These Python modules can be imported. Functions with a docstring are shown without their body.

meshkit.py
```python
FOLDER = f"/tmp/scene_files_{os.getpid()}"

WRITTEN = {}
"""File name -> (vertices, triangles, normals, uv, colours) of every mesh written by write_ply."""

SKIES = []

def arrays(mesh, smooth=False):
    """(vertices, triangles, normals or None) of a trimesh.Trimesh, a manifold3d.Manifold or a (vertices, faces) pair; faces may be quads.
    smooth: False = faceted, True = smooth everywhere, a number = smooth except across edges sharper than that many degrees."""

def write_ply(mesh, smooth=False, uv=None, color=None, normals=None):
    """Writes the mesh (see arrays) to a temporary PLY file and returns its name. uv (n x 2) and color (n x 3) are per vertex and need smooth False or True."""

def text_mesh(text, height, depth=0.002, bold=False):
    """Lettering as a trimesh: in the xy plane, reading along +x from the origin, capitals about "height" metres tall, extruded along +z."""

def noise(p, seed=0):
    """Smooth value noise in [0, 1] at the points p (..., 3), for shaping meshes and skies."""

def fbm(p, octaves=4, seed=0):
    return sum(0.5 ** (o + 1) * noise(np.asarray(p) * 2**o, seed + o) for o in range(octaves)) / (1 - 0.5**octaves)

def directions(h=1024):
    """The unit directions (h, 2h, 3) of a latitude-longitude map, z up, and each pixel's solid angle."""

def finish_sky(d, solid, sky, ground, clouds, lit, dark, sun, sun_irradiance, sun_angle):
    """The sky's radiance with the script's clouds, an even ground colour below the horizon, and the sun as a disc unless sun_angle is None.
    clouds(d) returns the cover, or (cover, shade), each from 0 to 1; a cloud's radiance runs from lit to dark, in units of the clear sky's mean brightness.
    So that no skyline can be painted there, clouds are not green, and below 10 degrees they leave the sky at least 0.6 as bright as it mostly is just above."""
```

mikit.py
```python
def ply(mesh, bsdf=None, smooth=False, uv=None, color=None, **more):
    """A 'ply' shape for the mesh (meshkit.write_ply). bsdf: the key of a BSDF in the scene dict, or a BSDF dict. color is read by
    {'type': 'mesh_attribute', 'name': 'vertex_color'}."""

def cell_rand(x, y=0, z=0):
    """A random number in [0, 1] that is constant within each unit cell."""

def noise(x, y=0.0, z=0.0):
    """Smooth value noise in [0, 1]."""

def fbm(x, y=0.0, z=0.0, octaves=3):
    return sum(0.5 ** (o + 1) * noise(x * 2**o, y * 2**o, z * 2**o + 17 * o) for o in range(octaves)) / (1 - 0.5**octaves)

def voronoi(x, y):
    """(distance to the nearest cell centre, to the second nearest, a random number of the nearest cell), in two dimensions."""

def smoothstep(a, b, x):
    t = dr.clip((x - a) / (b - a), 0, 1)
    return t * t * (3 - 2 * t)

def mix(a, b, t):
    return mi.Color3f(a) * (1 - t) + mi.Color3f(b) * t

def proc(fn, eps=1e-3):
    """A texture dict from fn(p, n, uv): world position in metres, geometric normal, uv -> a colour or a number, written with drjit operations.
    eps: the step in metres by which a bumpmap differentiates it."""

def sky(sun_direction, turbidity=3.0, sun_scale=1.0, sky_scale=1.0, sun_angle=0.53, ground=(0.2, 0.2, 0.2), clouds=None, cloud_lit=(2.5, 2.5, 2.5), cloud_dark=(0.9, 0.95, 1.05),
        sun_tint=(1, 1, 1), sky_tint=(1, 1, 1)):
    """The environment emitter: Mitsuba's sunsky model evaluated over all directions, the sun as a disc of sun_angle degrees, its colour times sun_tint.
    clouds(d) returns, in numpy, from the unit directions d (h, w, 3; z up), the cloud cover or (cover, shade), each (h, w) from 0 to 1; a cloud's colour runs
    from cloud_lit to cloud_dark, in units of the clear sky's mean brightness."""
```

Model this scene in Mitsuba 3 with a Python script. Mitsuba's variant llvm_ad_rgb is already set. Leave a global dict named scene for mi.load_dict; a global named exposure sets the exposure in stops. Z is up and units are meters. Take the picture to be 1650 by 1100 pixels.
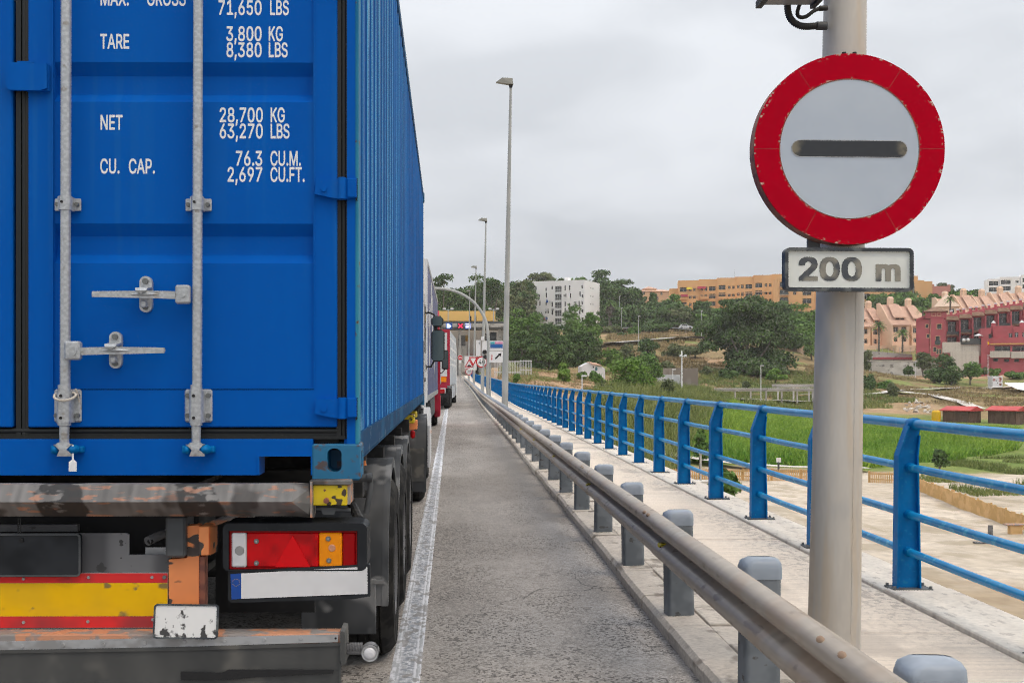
import math, random
import numpy as np, trimesh, manifold3d as m3, drjit as dr, mitsuba as mi
import mikit, meshkit
from mikit import noise, fbm, smoothstep, mix, voronoi, cell_rand
from shapely.geometry import Polygon, LineString, Point, box as sbox
from shapely import union_all
from scipy.interpolate import RBFInterpolator

T4 = mi.ScalarTransform4f
# ------------------------------------------------------------------ camera, sky, exposure
EYE_H = 1.55                       # eye height above the road, metres
FOCAL = 1920.0 / 1650.0            # focal length over frame width
exposure = 2.2
scene, labels = {'type': 'scene'}, {}
scene['camera'] = {'type': 'perspective', 'fov': math.degrees(2 * math.atan(0.5 / FOCAL)), 'fov_axis': 'x',
                   'near_clip': 0.1, 'far_clip': 6000.0,
                   'principal_point_offset_x': 85 / 1650.0, 'principal_point_offset_y': -59.5 / 1100.0,
                   'to_world': T4().look_at(origin=[0, 0, EYE_H], target=[0, 1, EYE_H], up=[0, 0, 1])}

def overcast(d):
    el = np.clip(d[..., 2], 0, 1)
    az = np.arctan2(d[..., 0], d[..., 1])
    q = np.stack([az * 3.0, el * 9.0, np.zeros_like(el)], -1)
    w = meshkit.fbm(q + 3.7, 4, seed=5) - 0.5
    b = meshkit.fbm(np.stack([az * 5 + 2.2 * w, el * 17 + 1.6 * w, az * 0 + 4.0], -1), 5, seed=11)
    b = np.clip((b - 0.36) / 0.34, 0, 1)
    shade = 0.95 - 0.95 * el ** 1.5 - 0.26 * np.exp(-el * 2.2) * (b - 0.45)
    return np.ones_like(el), np.clip(shade, 0, 1)

scene['sky_light'] = mikit.sky((0.40, -0.42, 0.85), turbidity=4, sun_scale=0.16, sun_angle=26, clouds=overcast,
                               cloud_lit=(3.20, 3.27, 3.40), cloud_dark=(1.20, 1.27, 1.37), sun_tint=(1.0, 0.97, 0.92))

# thin haze over the whole valley
scene['air'] = {'type': 'homogeneous', 'albedo': {'type': 'rgb', 'value': [.95, .95, .95]}, 'sigma_t': .00017}
scene['haze'] = {'type': 'cube', 'to_world': T4().translate([250, 960, 40]).scale([780, 1070, 56]), 'bsdf': {'type': 'null'}, 'interior': {'type': 'ref', 'id': 'air'}}
labels['haze'] = {'kind': 'stuff', 'label': 'thin pale haze hanging over the valley and hills', 'category': 'haze'}
scene['camera']['medium'] = {'type': 'ref', 'id': 'air'}

# ------------------------------------------------------------------ helpers
rng = np.random.default_rng(7)
def lin(r, g, b):                  # sRGB 0..255 -> linear
    c = np.array([r, g, b]) / 255.0
    return tuple(np.where(c <= 0.04045, c / 12.92, ((c + 0.055) / 1.055) ** 2.4))

def at(px, py, y):                 # the point y metres ahead that is seen at photograph pixel (px, py)
    return np.array([(px - 740) * y / 1920.0, y, EYE_H + (609.5 - py) * y / 1920.0])

def numbered(k):
    if k not in scene and k not in labels: return k
    i = 1
    while f'{k}_{i:03d}' in scene or f'{k}_{i:03d}' in labels: i += 1
    return f'{k}_{i:03d}'

def mesh_of(m):
    if isinstance(m, trimesh.Trimesh): return m
    if hasattr(m, 'to_mesh'):
        q = m.to_mesh(); return trimesh.Trimesh(q.vert_properties[:, :3], q.tri_verts, process=False)
    return trimesh.Trimesh(np.asarray(m[0], float), np.asarray(m[1], int), process=False)

def cat(*ms):
    ms = [mesh_of(m) for m in ms]
    return trimesh.util.concatenate(ms) if len(ms) > 1 else ms[0]

def put(key, mesh, mat, smooth=False, fr=None, label=None, kind=None, reuse=None):
    key = numbered(key)
    if reuse is not None:
        scene[key] = {**scene[reuse[0]], 'to_world': reuse[1]}
    else:
        m = mesh_of(mesh)
        if fr is not None: m = m.copy(); m.apply_transform(fr)
        scene[key] = mikit.ply(m, mat, smooth=smooth)
    if label or kind:
        labels[key] = {}
        if label: labels[key]['label'] = label
        if kind: labels[key]['kind'] = kind
    return key

def thing(key, label, category, group=None):
    key = numbered(key)
    labels[key] = {'label': label, 'category': category}
    if group: labels[key]['group'] = group
    return key

def tag(key, label, category, group=None):
    labels[key] = {'label': label, 'category': category}
    if group: labels[key]['group'] = group
    return key

def structure(key, mesh, mat, smooth=False):
    k = put(key, mesh, mat, smooth); labels[k] = {'kind': 'structure'}; return k

def B(x0, x1, y0, y1, z0, z1, ch=0.0):
    x0, x1 = sorted((x0, x1)); y0, y1 = sorted((y0, y1)); z0, z1 = sorted((z0, z1))
    if ch <= 0:
        return trimesh.creation.box(bounds=[[x0, y0, z0], [x1, y1, z1]])
    ch = min(ch, (x1 - x0) * .45, (y1 - y0) * .45, (z1 - z0) * .45)
    P = []
    for sx in (0, 1):
        for sy in (0, 1):
            for sz in (0, 1):
                c = np.array([x1 if sx else x0, y1 if sy else y0, z1 if sz else z0])
                d = np.array([-1 if sx else 1, -1 if sy else 1, -1 if sz else 1]) * ch
                for k in range(3):
                    e = d.copy(); e[k] = 0; P.append(c + e)
    return mesh_of(m3.Manifold.hull_points(np.array(P)))

def hull(P): return mesh_of(m3.Manifold.hull_points(np.asarray(P, float)))
def man(m):
    m = mesh_of(m); return m3.Manifold(m3.Mesh(np.asarray(m.vertices, np.float32), np.asarray(m.faces, np.uint32)))
def mbox(x0, x1, y0, y1, z0, z1): return m3.Manifold.cube([x1 - x0, y1 - y0, z1 - z0]).translate([x0, y0, z0])

def frames(P):
    P = np.asarray(P, float); t = np.gradient(P, axis=0); t /= np.linalg.norm(t, axis=1, keepdims=True)
    n = np.cross(t[0], [0, 0, 1.0]);
    if np.linalg.norm(n) < .1: n = np.cross(t[0], [1.0, 0, 0])
    N = []
    for i in range(len(P)):
        n = n - t[i] * n.dot(t[i]); n /= np.linalg.norm(n); N.append(n)
    N = np.array(N); return P, t, N, np.cross(t, N)

def tube(P, r, seg=10, caps=True):
    P, t, N, Bn = frames(P); r = np.broadcast_to(np.asarray(r, float), (len(P),))
    a = np.linspace(0, 2 * np.pi, seg, endpoint=False)
    V = (P[:, None] + r[:, None, None] * (np.cos(a)[None, :, None] * N[:, None] + np.sin(a)[None, :, None] * Bn[:, None])).reshape(-1, 3)
    F = []
    for i in range(len(P) - 1):
        for j in range(seg):
            p, q = i * seg + j, i * seg + (j + 1) % seg
            F += [[p, q, q + seg], [p, q + seg, p + seg]]
    if caps:
        V = np.vstack([V, P[0], P[-1]]); a0, a1, L = len(V) - 2, len(V) - 1, (len(P) - 1) * seg
        for j in range(seg):
            F += [[a0, (j + 1) % seg, j], [a1, L + j, L + (j + 1) % seg]]
    m = trimesh.Trimesh(V, F, process=False)
    if m.volume < 0: m.invert()
    return m

def cyl(p0, p1, r0, r1=None, seg=16): return tube([p0, p1], [r0, r0 if r1 is None else r1], seg)

def prism(pts, axis, a, b, holes=None):
    """polygon extruded from a to b. axis y: pts are (x,z); axis x: pts are (y,z); axis z: pts are (x,y)."""
    pg = pts if hasattr(pts, 'geom_type') else Polygon(pts, holes)
    m = trimesh.creation.extrude_polygon(pg, b - a, engine='earcut'); v = m.vertices.copy(); v[:, 2] += a
    if axis == 'y': v = np.stack([v[:, 0], v[:, 2], v[:, 1]], 1)
    if axis == 'x': v = np.stack([v[:, 2], v[:, 0], v[:, 1]], 1)
    m = trimesh.Trimesh(v, m.faces, process=False)
    if m.volume < 0: m.invert()
    return m

def rrect(x0, x1, y0, y1, r): return sbox(min(x0, x1) + r, min(y0, y1) + r, max(x0, x1) - r, max(y0, y1) - r).buffer(r, quad_segs=5)

def lathe(prof, seg=32):
    return trimesh.creation.revolve(np.asarray(prof, float), sections=seg)

def face_text(s, h, x, z, y, sx=1.0, bold=False, depth=.0012, align='l'):
    """lettering on an upright face that looks towards -y"""
    m = meshkit.text_mesh(s, h, depth, bold); v = m.vertices.copy()
    w = v[:, 0].max() * sx
    x0 = x if align == 'l' else (x - w if align == 'r' else x - w / 2)
    m.vertices = np.stack([x0 + v[:, 0] * sx, y - v[:, 2], z + v[:, 1]], 1)
    if m.volume < 0: m.invert()
    return m

def loft(ring, stations, closed_ring=True, caps=True):
    """ring (n,2) in (x,z) repeated at stations (x,y,z)"""
    ring = np.asarray(ring, float); n, S = len(ring), np.asarray(stations, float)
    V = (S[:, None, :] + np.stack([ring[:, 0], np.zeros(n), ring[:, 1]], 1)[None]).reshape(-1, 3)
    F, e = [], n if closed_ring else n - 1
    for i in range(len(S) - 1):
        for j in range(e):
            p, q = i * n + j, i * n + (j + 1) % n
            F += [[p, q, q + n], [p, q + n, p + n]]
    m = trimesh.Trimesh(V, F, process=False)
    if closed_ring and caps:
        pg = Polygon(ring); vv, ff = trimesh.creation.triangulate_polygon(pg, engine='earcut')
        for s, flip in ((S[0], 1), (S[-1], 0)):
            cv = s + np.stack([vv[:, 0], np.zeros(len(vv)), vv[:, 1]], 1)
            m = trimesh.util.concatenate([m, trimesh.Trimesh(cv, ff[:, ::-1] if flip else ff, process=False)])
    if closed_ring and m.volume < 0: m.invert()
    return m

def rotz(a, loc=(0, 0, 0)):
    M = np.eye(4); c, s = math.cos(a), math.sin(a); M[:2, :2] = [[c, -s], [s, c]]; M[:3, 3] = loc; return M

# ------------------------------------------------------------------ materials
def M(name, color, rough=.6, metal=0.0, bump=None, spec=.5, **k):
    col = {'type': 'rgb', 'value': list(color)} if not callable(color) else mikit.proc(color)
    b = {'type': 'principled', 'base_color': col, 'roughness': rough, 'metallic': metal, 'specular': spec, **k}
    if bump: b = {'type': 'bumpmap', 'arbitrary': mikit.proc(bump[0], eps=bump[2] if len(bump) > 2 else 1e-3), 'scale': bump[1], 'bsdf': b}
    scene['mat_' + name] = {'type': 'twosided', 'bsdf': b}
    return 'mat_' + name

def mottled(a, b, f, lo=.4, hi=.65, fz=None, amt=1.0, c=None, f2=None, lo2=.62, hi2=.7):
    fz = f if fz is None else fz
    def fn(p, n, uv):
        r = mix(a, b, amt * smoothstep(lo, hi, fbm(p.x * f, p.y * f, p.z * fz)))
        if c is not None: r = mix(r, c, smoothstep(lo2, hi2, fbm(p.x * f2 + 9.1, p.y * f2 + 3.3, p.z * f2 + 5.7)))
        return r
    return fn
BLUE = (.0015, .074, .36)
def blue_fn(p, n, uv):
    t = fbm(p.x * 14, p.y * 14, p.z * 1.1)
    r = mix((.0002, .088, .41), (.0003, .104, .45), t)
    s = smoothstep(.60, .80, noise(p.x * 34 + 3, p.y * 3, p.z * .8)) * smoothstep(.45, .7, noise(p.x * 2, p.y * 2, p.z * 1.3 + 4))
    r = mix(r, (.012, .13, .42), .35 * s)
    return r
M('container_blue', blue_fn, .5, spec=.07)
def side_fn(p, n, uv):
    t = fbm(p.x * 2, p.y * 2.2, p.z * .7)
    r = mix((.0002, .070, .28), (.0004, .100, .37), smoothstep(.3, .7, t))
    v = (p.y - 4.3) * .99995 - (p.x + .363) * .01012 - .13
    q = v / .278 - dr.floor(v / .278)                       # sky reflection painted as pale lines on the ridges of the pressings
    ridge_glint = smoothstep(.15, .7, noise(dr.floor(v / .278) * 1.7, p.z * .5, 8.0))
    r = mix(r, (.10, .36, .60), smoothstep(.962, .976, q) * (.25 + .75 * ridge_glint) * (.08 + .92 * smoothstep(6.5, 1.5, v)))
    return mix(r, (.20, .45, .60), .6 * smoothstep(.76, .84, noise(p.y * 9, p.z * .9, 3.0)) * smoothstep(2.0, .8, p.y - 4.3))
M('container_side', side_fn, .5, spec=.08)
M('container_rail', mottled((.0006, .045, .125), (.004, .075, .18), 3, c=(.05, .11, .17), f2=13, lo2=.66, hi2=.76), .5, spec=.1)
M('teal_edge', mottled((.004, .12, .27), (.03, .22, .33), 5, fz=1.2, c=(.13, .07, .04), f2=23, lo2=.72, hi2=.78), .5, spec=.15)
def teal_rust(p, n, uv):
    r = mix((.004, .10, .25), (.015, .16, .27), fbm(p.x * 9, p.y * 9, p.z * 9))
    return mix(r, (.085, .042, .022), .85 * smoothstep(.55, .66, fbm(p.x * 26 + 4, p.y * 26, p.z * 26, octaves=4)))
M('casting', teal_rust, .55)
M('rubber_seal', (.006, .008, .008), .55)
M('galv', mottled((.40, .42, .435), (.50, .52, .535), 110, c=(.30, .28, .25), f2=30, lo2=.68, hi2=.80), .36, .45)
M('bolt', (.16, .17, .17), .5, .4)
M('black', (.008, .008, .009), .6)
M('rust', (.30, .20, .13), .7)
M('dark_chassis', mottled((.012, .012, .013), (.035, .033, .03), 12), .7)
M('white_text', (.74, .76, .78), .5)
def beam_fn(p, n, uv):
    r = mix((.10, .095, .092), (.20, .195, .19), fbm(p.x * 5, p.y * 5, p.z * 14))
    r = mix(r, (.40, .18, .10), .7 * smoothstep(.60, .68, fbm(p.x * 17, p.y * 30 + 2, p.z * 60)))
    r = mix(r, (.028, .024, .022), .8 * smoothstep(.50, .64, fbm(p.x * 8 + 5, p.y * 7, p.z * 8)))
    r = r * (.7 + .6 * noise(p.x * 60, p.y * 10, p.z * 7))
    xe = p.x + .035 * (fbm(p.z * 16, p.x * 9, 3.0) - .5) + .30 * (p.z - 1.11)
    band = smoothstep(-1.480, -1.468, xe) * smoothstep(-1.298, -1.312, xe) + smoothstep(-.985, -.970, xe) * smoothstep(-.828, -.842, xe)
    return mix(r, (.016, .016, .016), .93 * band * smoothstep(.66, .55, fbm(p.x * 20, p.y * 20, p.z * 30)))
M('worn_beam', beam_fn, .5)
M('wrap', (.008, .008, .0085), .6, spec=.3)
M('yellow_paint', mottled((.62, .46, .005), (.55, .42, .01), 9, c=(.05, .035, .02), f2=26, lo2=.60, hi2=.64), .5)
M('orange_paint', mottled((.86, .29, .095), (.78, .26, .09), 7, c=(.06, .045, .04), f2=15, lo2=.57, hi2=.60), .55)
M('orange_worn', mottled((.50, .235, .135), (.24, .22, .21), 22, .42, .55), .6)
M('grey_panel', mottled((.17, .17, .175), (.075, .075, .08), 6, fz=1.2, c=(.04, .04, .04), f2=28, lo2=.68, hi2=.72), .55)
M('dark_grey', mottled((.05, .055, .06), (.085, .09, .095), 9), .55)
M('plate_black', mottled((.009, .011, .014), (.022, .025, .03), 7), .5, spec=.3)
M('board_red', mottled((.72, .035, .035), (.36, .045, .05), 6, .4, .7), .45, spec=.2)
M('board_yellow', mottled((.86, .50, .002), (.78, .46, .01), 5, c=(.26, .18, .06), f2=19, lo2=.66, hi2=.76), .45, spec=.2)
M('alu', mottled((.42, .43, .44), (.30, .30, .30), 20), .4, .4)
def flap_fn(p, n, uv):
    r = mix((.026, .028, .030), (.090, .090, .085), fbm(p.x * 9, p.y * 9, p.z * 2.2))
    return mix(r, (.17, .16, .14), .6 * smoothstep(.55, .75, fbm(p.x * 7 + 3, p.y * 7, p.z * 7)))
M('rubber_flap', flap_fn, .6)
M('mudguard', mottled((.030, .034, .039), (.070, .075, .082), 6, fz=2.5, c=(.20, .205, .21), f2=5, lo2=.62, hi2=.70), .5)
M('tyre', mottled((.010, .010, .010), (.028, .027, .025), 16), .85, spec=.25)
def flutes(p, n, uv): return .5 + .5 * dr.sin(p.x * 900)
def lens_fn(p, n, uv): return mix((.34, .0004, .003), (.56, .0008, .005), smoothstep(.25, .75, noise(p.x * 26, 3.0, p.z * 18)))
M('lens_red', lens_fn, .22, bump=(flutes, .0012, .0004), spec=.3)
M('lens_triangle', (.62, .004, .008), .3, spec=.2)
M('lens_dark_red', (.28, .0006, .003), .25, spec=.2)
M('lens_amber', (.85, .27, .002), .22, bump=(flutes, .0012, .0004), spec=.3)
M('lens_white', (.58, .58, .60), .12, clearcoat=1.0)
M('plate_white', mottled((.66, .66, .67), (.56, .56, .57), 6), .35)
M('euro_blue', (.003, .055, .29), .4)
def dirty_fn(p, n, uv):
    return mix((.70, .70, .69), (.045, .045, .045), smoothstep(.47, .55, .62 * fbm(p.x * 26 + 2.2, p.y * 15, p.z * 9) + .38 * fbm(p.x * 70, 2.0, p.z * 60) + 1.5 * (.655 - p.z)))
M('dirty_plate', dirty_fn, .5)
M('truck_white', mottled((.56, .57, .585), (.64, .65, .66), 2.0, fz=.8), .4)
M('truck_purple', mottled((.065, .075, .17), (.09, .10, .21), 1.5), .4)
M('truck_red', (.36, .006, .03), .4)
M('truck_silver', mottled((.40, .43, .47), (.48, .51, .55), 1.2), .4)
M('mirror_glass', (.10, .13, .13), .08, .6)
# ground
def asphalt_fn(p, n, uv):
    big = fbm(p.x * .9, p.y * .35, 2.0)
    r = mix((.205, .190, .177), (.29, .272, .255), smoothstep(.25, .75, big))
    r = r * (.80 + .40 * fbm(p.x * 26, p.y * 26, 1.0, octaves=2))
    d, d2, w = voronoi(p.x * 85, p.y * 85)
    r = r * (.64 + .50 * w + .22 * noise(p.x * 150, p.y * 110, 2.0))
    r = mix(r, (.062, .056, .052), .75 * smoothstep(.60, .74, noise(p.x * 75, p.y * 60, 7.0)) * smoothstep(.25, .6, fbm(p.x * 3, p.y * 2, 9.0)))
    edge = smoothstep(.55, 1.22, p.x) * smoothstep(.35, .7, fbm(p.x * 2, p.y * .8, 5.0))
    r = mix(r, (.12, .105, .09), .5 * edge)
    tr = dr.exp(-dr.square((p.x + .02 + .05 * noise(p.y * .2, 3.0)) / .16)) + dr.exp(-dr.square((p.x - .72 + .06 * noise(p.y * .25, 5.0)) / .17))
    r = r * (1 - .16 * tr * fbm(p.x * 8, p.y * .7, 6.0))
    d, d2, w2 = voronoi(p.x * .55 + .35 * fbm(p.x * 3, p.y * 3, 1.0), p.y * .38 + .35 * fbm(p.x * 3 + 5, p.y * 3, 1.0))
    return mix(r, (.055, .05, .045), .7 * smoothstep(.012, .003, d2 - d) * smoothstep(.5, .62, fbm(p.x * .7, p.y * .5, 8.0)))
def asphalt_bump(p, n, uv): return noise(p.x * 80, p.y * 80, 0.0)
M('asphalt', asphalt_fn, .85, bump=(asphalt_bump, .0035, .004), spec=.3)
def line_fn(p, n, uv):
    q = p.x + .2 + (p.y - 6.0) * .0072           # 0 at the right edge, grows to the left
    worn = fbm(p.x * 55, p.y * 14, 3.0)
    streak = noise(q * 95, p.y * .25, 2.0)
    cross = noise(q * 60, p.y * 42, 6.0)
    t = smoothstep(.30, .62, worn * .55 + streak * .45)
    t = t * (1 - .55 * smoothstep(.52, .7, cross) * smoothstep(-.055, -.075, q))
    r = mix((.31, .325, .345), (.55, .56, .59), t)
    band = smoothstep(-.03, -.045, q) * smoothstep(-.125, -.10, q)
    r = mix(r, (.16, .175, .205), .75 * band * smoothstep(.2, .65, cross * .6 + streak * .4))
    return mix(r, (.17, .16, .15), .7 * smoothstep(.60, .68, fbm(p.x * 22, p.y * 9, 4.0)))
M('line_paint', line_fn, .6)
def stone_fn(p, n, uv):
    r = mix((.33, .30, .26), (.50, .455, .40), fbm(p.x * 5, p.y * 2.2, p.z * 6))
    r = r * (.78 + .44 * fbm(p.x * 45, p.y * 45, p.z * 45, octaves=2))
    return mix(r, (.12, .10, .085), .6 * smoothstep(.59, .76, fbm(p.x * 9 + 7, p.y * 6, p.z * 9)))
M('kerb_stone', stone_fn, .8, spec=.3)
def walk_fn(p, n, uv):
    r = mix((.50, .43, .355), (.60, .53, .45), fbm(p.x * 1.4, p.y * .8, 1.0))
    r = r * (.90 + .20 * noise(p.x * 3, p.y * 85, 4.0))
    r = r * (.92 + .16 * fbm(p.x * 55, p.y * 55, 2.0, octaves=2))
    st = smoothstep(2.15, 2.85, p.x) * smoothstep(.38, .62, fbm(p.x * 1.6, p.y * .5, 3.0))
    r = mix(r, (.24, .21, .18), .6 * st * smoothstep(.44, .70, fbm(p.x * 30, p.y * 20, 6.0)))
    return mix(r, (.32, .28, .24), .5 * smoothstep(.58, .74, fbm(p.x * 2.3, p.y * 1.1, 8.0)))
M('walk', walk_fn, .85, spec=.3)
def edge_fn(p, n, uv):
    r = mix((.50, .455, .395), (.61, .57, .51), fbm(p.x * 4, p.y * 1.3, 1.0)) * (.88 + .24 * fbm(p.x * 40, p.y * 40, 2.0, octaves=2))
    return mix(r, (.25, .225, .20), .45 * smoothstep(.62, .78, fbm(p.x * 24, p.y * 9, 6.0)))
M('edge_concrete', edge_fn, .85, spec=.3)
M('tube_blue', mottled((.004, .23, .50), (.002, .19, .44), 6, fz=14, c=(.05, .32, .52), f2=18, lo2=.62, hi2=.75), .35, spec=.45)
M('pole_far', mottled((.33, .345, .34), (.40, .41, .40), .8), .5)
M('rail_blue', mottled((.0004, .155, .42), (.0003, .13, .37), 8, c=(.01, .19, .42), f2=40, lo2=.68, hi2=.75), .45, spec=.12)
def guard_fn(p, n, uv):
    r = mix((.30, .250, .20), (.43, .375, .31), fbm(p.x * 3, p.y * .9, p.z * 22))
    r = r * (.92 + .16 * noise(p.x * 10, p.y * 22, p.z * 14))
    r = mix(r, (.36, .25, .17), .4 * smoothstep(.50, .68, fbm(p.x * 5, p.y * 3.2, p.z * 9 + 4)))
    return mix(r, (.16, .13, .11), .6 * smoothstep(.66, .80, fbm(p.x * 18, p.y * 7, p.z * 18)))
M('guardrail', guard_fn, .38, .25)
M('post_grey', mottled((.12, .138, .155), (.16, .18, .20), 9, c=(.08, .08, .08), f2=21, lo2=.68, hi2=.75), .5)
M('cap_grey', mottled((.25, .29, .34), (.29, .33, .385), 12), .5)
def pole_fn(p, n, uv):
    r = mix((.45, .42, .375), (.56, .53, .48), fbm(p.x * 9, p.y * 9, p.z * 1.6))
    r = mix(r, (.54, .43, .30), .45 * smoothstep(.52, .66, fbm(p.x * 14, p.y * 14, p.z * 1.0 + 2)))
    return mix(r, (.30, .32, .34), .5 * smoothstep(.5, .68, fbm(p.x * 6 + 3, p.y * 6, p.z * 2.2 + 7)))
M('pole', pole_fn, .5, .15)
def signred_fn(p, n, uv):
    rr = dr.sqrt(dr.square(p.x - 1.848) + dr.square(p.z - 2.6355))
    e = dr.maximum(smoothstep(.432, .447, rr), 1 - smoothstep(.333, .343, rr))
    chip = e * smoothstep(.63, .68, fbm(p.x * 70, 2.0, p.z * 70))
    r = mix((.46, .0003, .016), (.41, .0003, .014), fbm(p.x * 6, 1.0, p.z * 6))
    return mix(r, (.55, .40, .33), chip)
M('sign_red', signred_fn, .5, spec=.04)
M('sign_white', mottled((.47, .53, .60), (.44, .50, .575), 3), .5, spec=.3)
M('sign_back', (.16, .17, .18), .5, .3)
M('sign_edge', mottled((.17, .06, .045), (.28, .10, .06), 30), .6)
def bar_fn(p, n, uv):
    e = smoothstep(.20, .27, dr.abs(p.x - 1.848))
    return mix((.022, .026, .032), (.19, .17, .12), e * smoothstep(.30, .7, fbm(p.x * 22, 3.0, p.z * 22)))
M('sign_bar', bar_fn, .45)
def digit_fn(p, n, uv): return mix((.060, .068, .078), (.26, .245, .20), smoothstep(.38, .66, fbm(p.x * 12 + 1, 2.0, p.z * 12)))
M('sign_digits', digit_fn, .5)
M('plaque', mottled((.70, .72, .68), (.65, .67, .63), 5), .5)
M('plaque_frame', mottled((.03, .036, .044), (.11, .12, .12), 26, .5, .7), .5)
M('cabinet', (.25, .25, .24), .5, .2)
M('conduit', (.018, .018, .017), .55)
M('lamp_head', (.26, .26, .23), .5)
M('white_paint', (.72, .72, .73), .5)
M('road_sign_red', (.50, .012, .022), .45)
M('road_sign_white', (.72, .72, .72), .45)
M('concrete', mottled((.42, .40, .37), (.52, .50, .47), .5, c=(.16, .15, .14), f2=.9, lo2=.55, hi2=.75), .85)
M('path', mottled((.40, .375, .34), (.48, .455, .42), .6), .9)
M('far_road', mottled((.27, .26, .25), (.33, .32, .31), .3), .9)
M('glass_dark', (.030, .034, .038), .12)
M('frame_white', (.66, .66, .67), .5)
M('wall_white', mottled((.80, .79, .78), (.76, .745, .735), .12, fz=.05), .8)
M('wall_orange', mottled((.70, .405, .185), (.64, .36, .165), .25, fz=.12), .8)
M('wall_tan', mottled((.60, .40, .245), (.55, .35, .22), .3), .8)
M('wall_peach', mottled((.74, .53, .38), (.69, .485, .345), .3), .8)
M('wall_red', mottled((.44, .095, .115), (.39, .083, .10), .3), .8)
M('wall_yellow', (.76, .48, .15), .7)
def tile_fn(p, n, uv):
    r = mix((.46, .28, .20), (.62, .41, .31), fbm(p.x * 1.1, p.y * 1.1, p.z * 1.1))
    return r * (.86 + .28 * noise(p.x * 4 + p.y * 4, p.z * 5, 3.0))
M('roof_tile', tile_fn, .85)
M('roof_brown', mottled((.17, .095, .06), (.25, .15, .10), 1.3), .85)
M('roof_red', mottled((.50, .05, .045), (.42, .042, .04), 1.2), .5)
M('brown_wood', mottled((.10, .055, .042), (.14, .08, .06), 3, fz=.4), .75)
M('fence_wood', mottled((.50, .31, .12), (.60, .38, .17), 2), .75)
M('tank_yellow', (.72, .42, .005), .45)
M('awning_red', (.30, .02, .05), .8)
M('awning_yellow', (.55, .42, .02), .8)
M('bark', mottled((.10, .085, .07), (.17, .15, .125), 4), .9)
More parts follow.
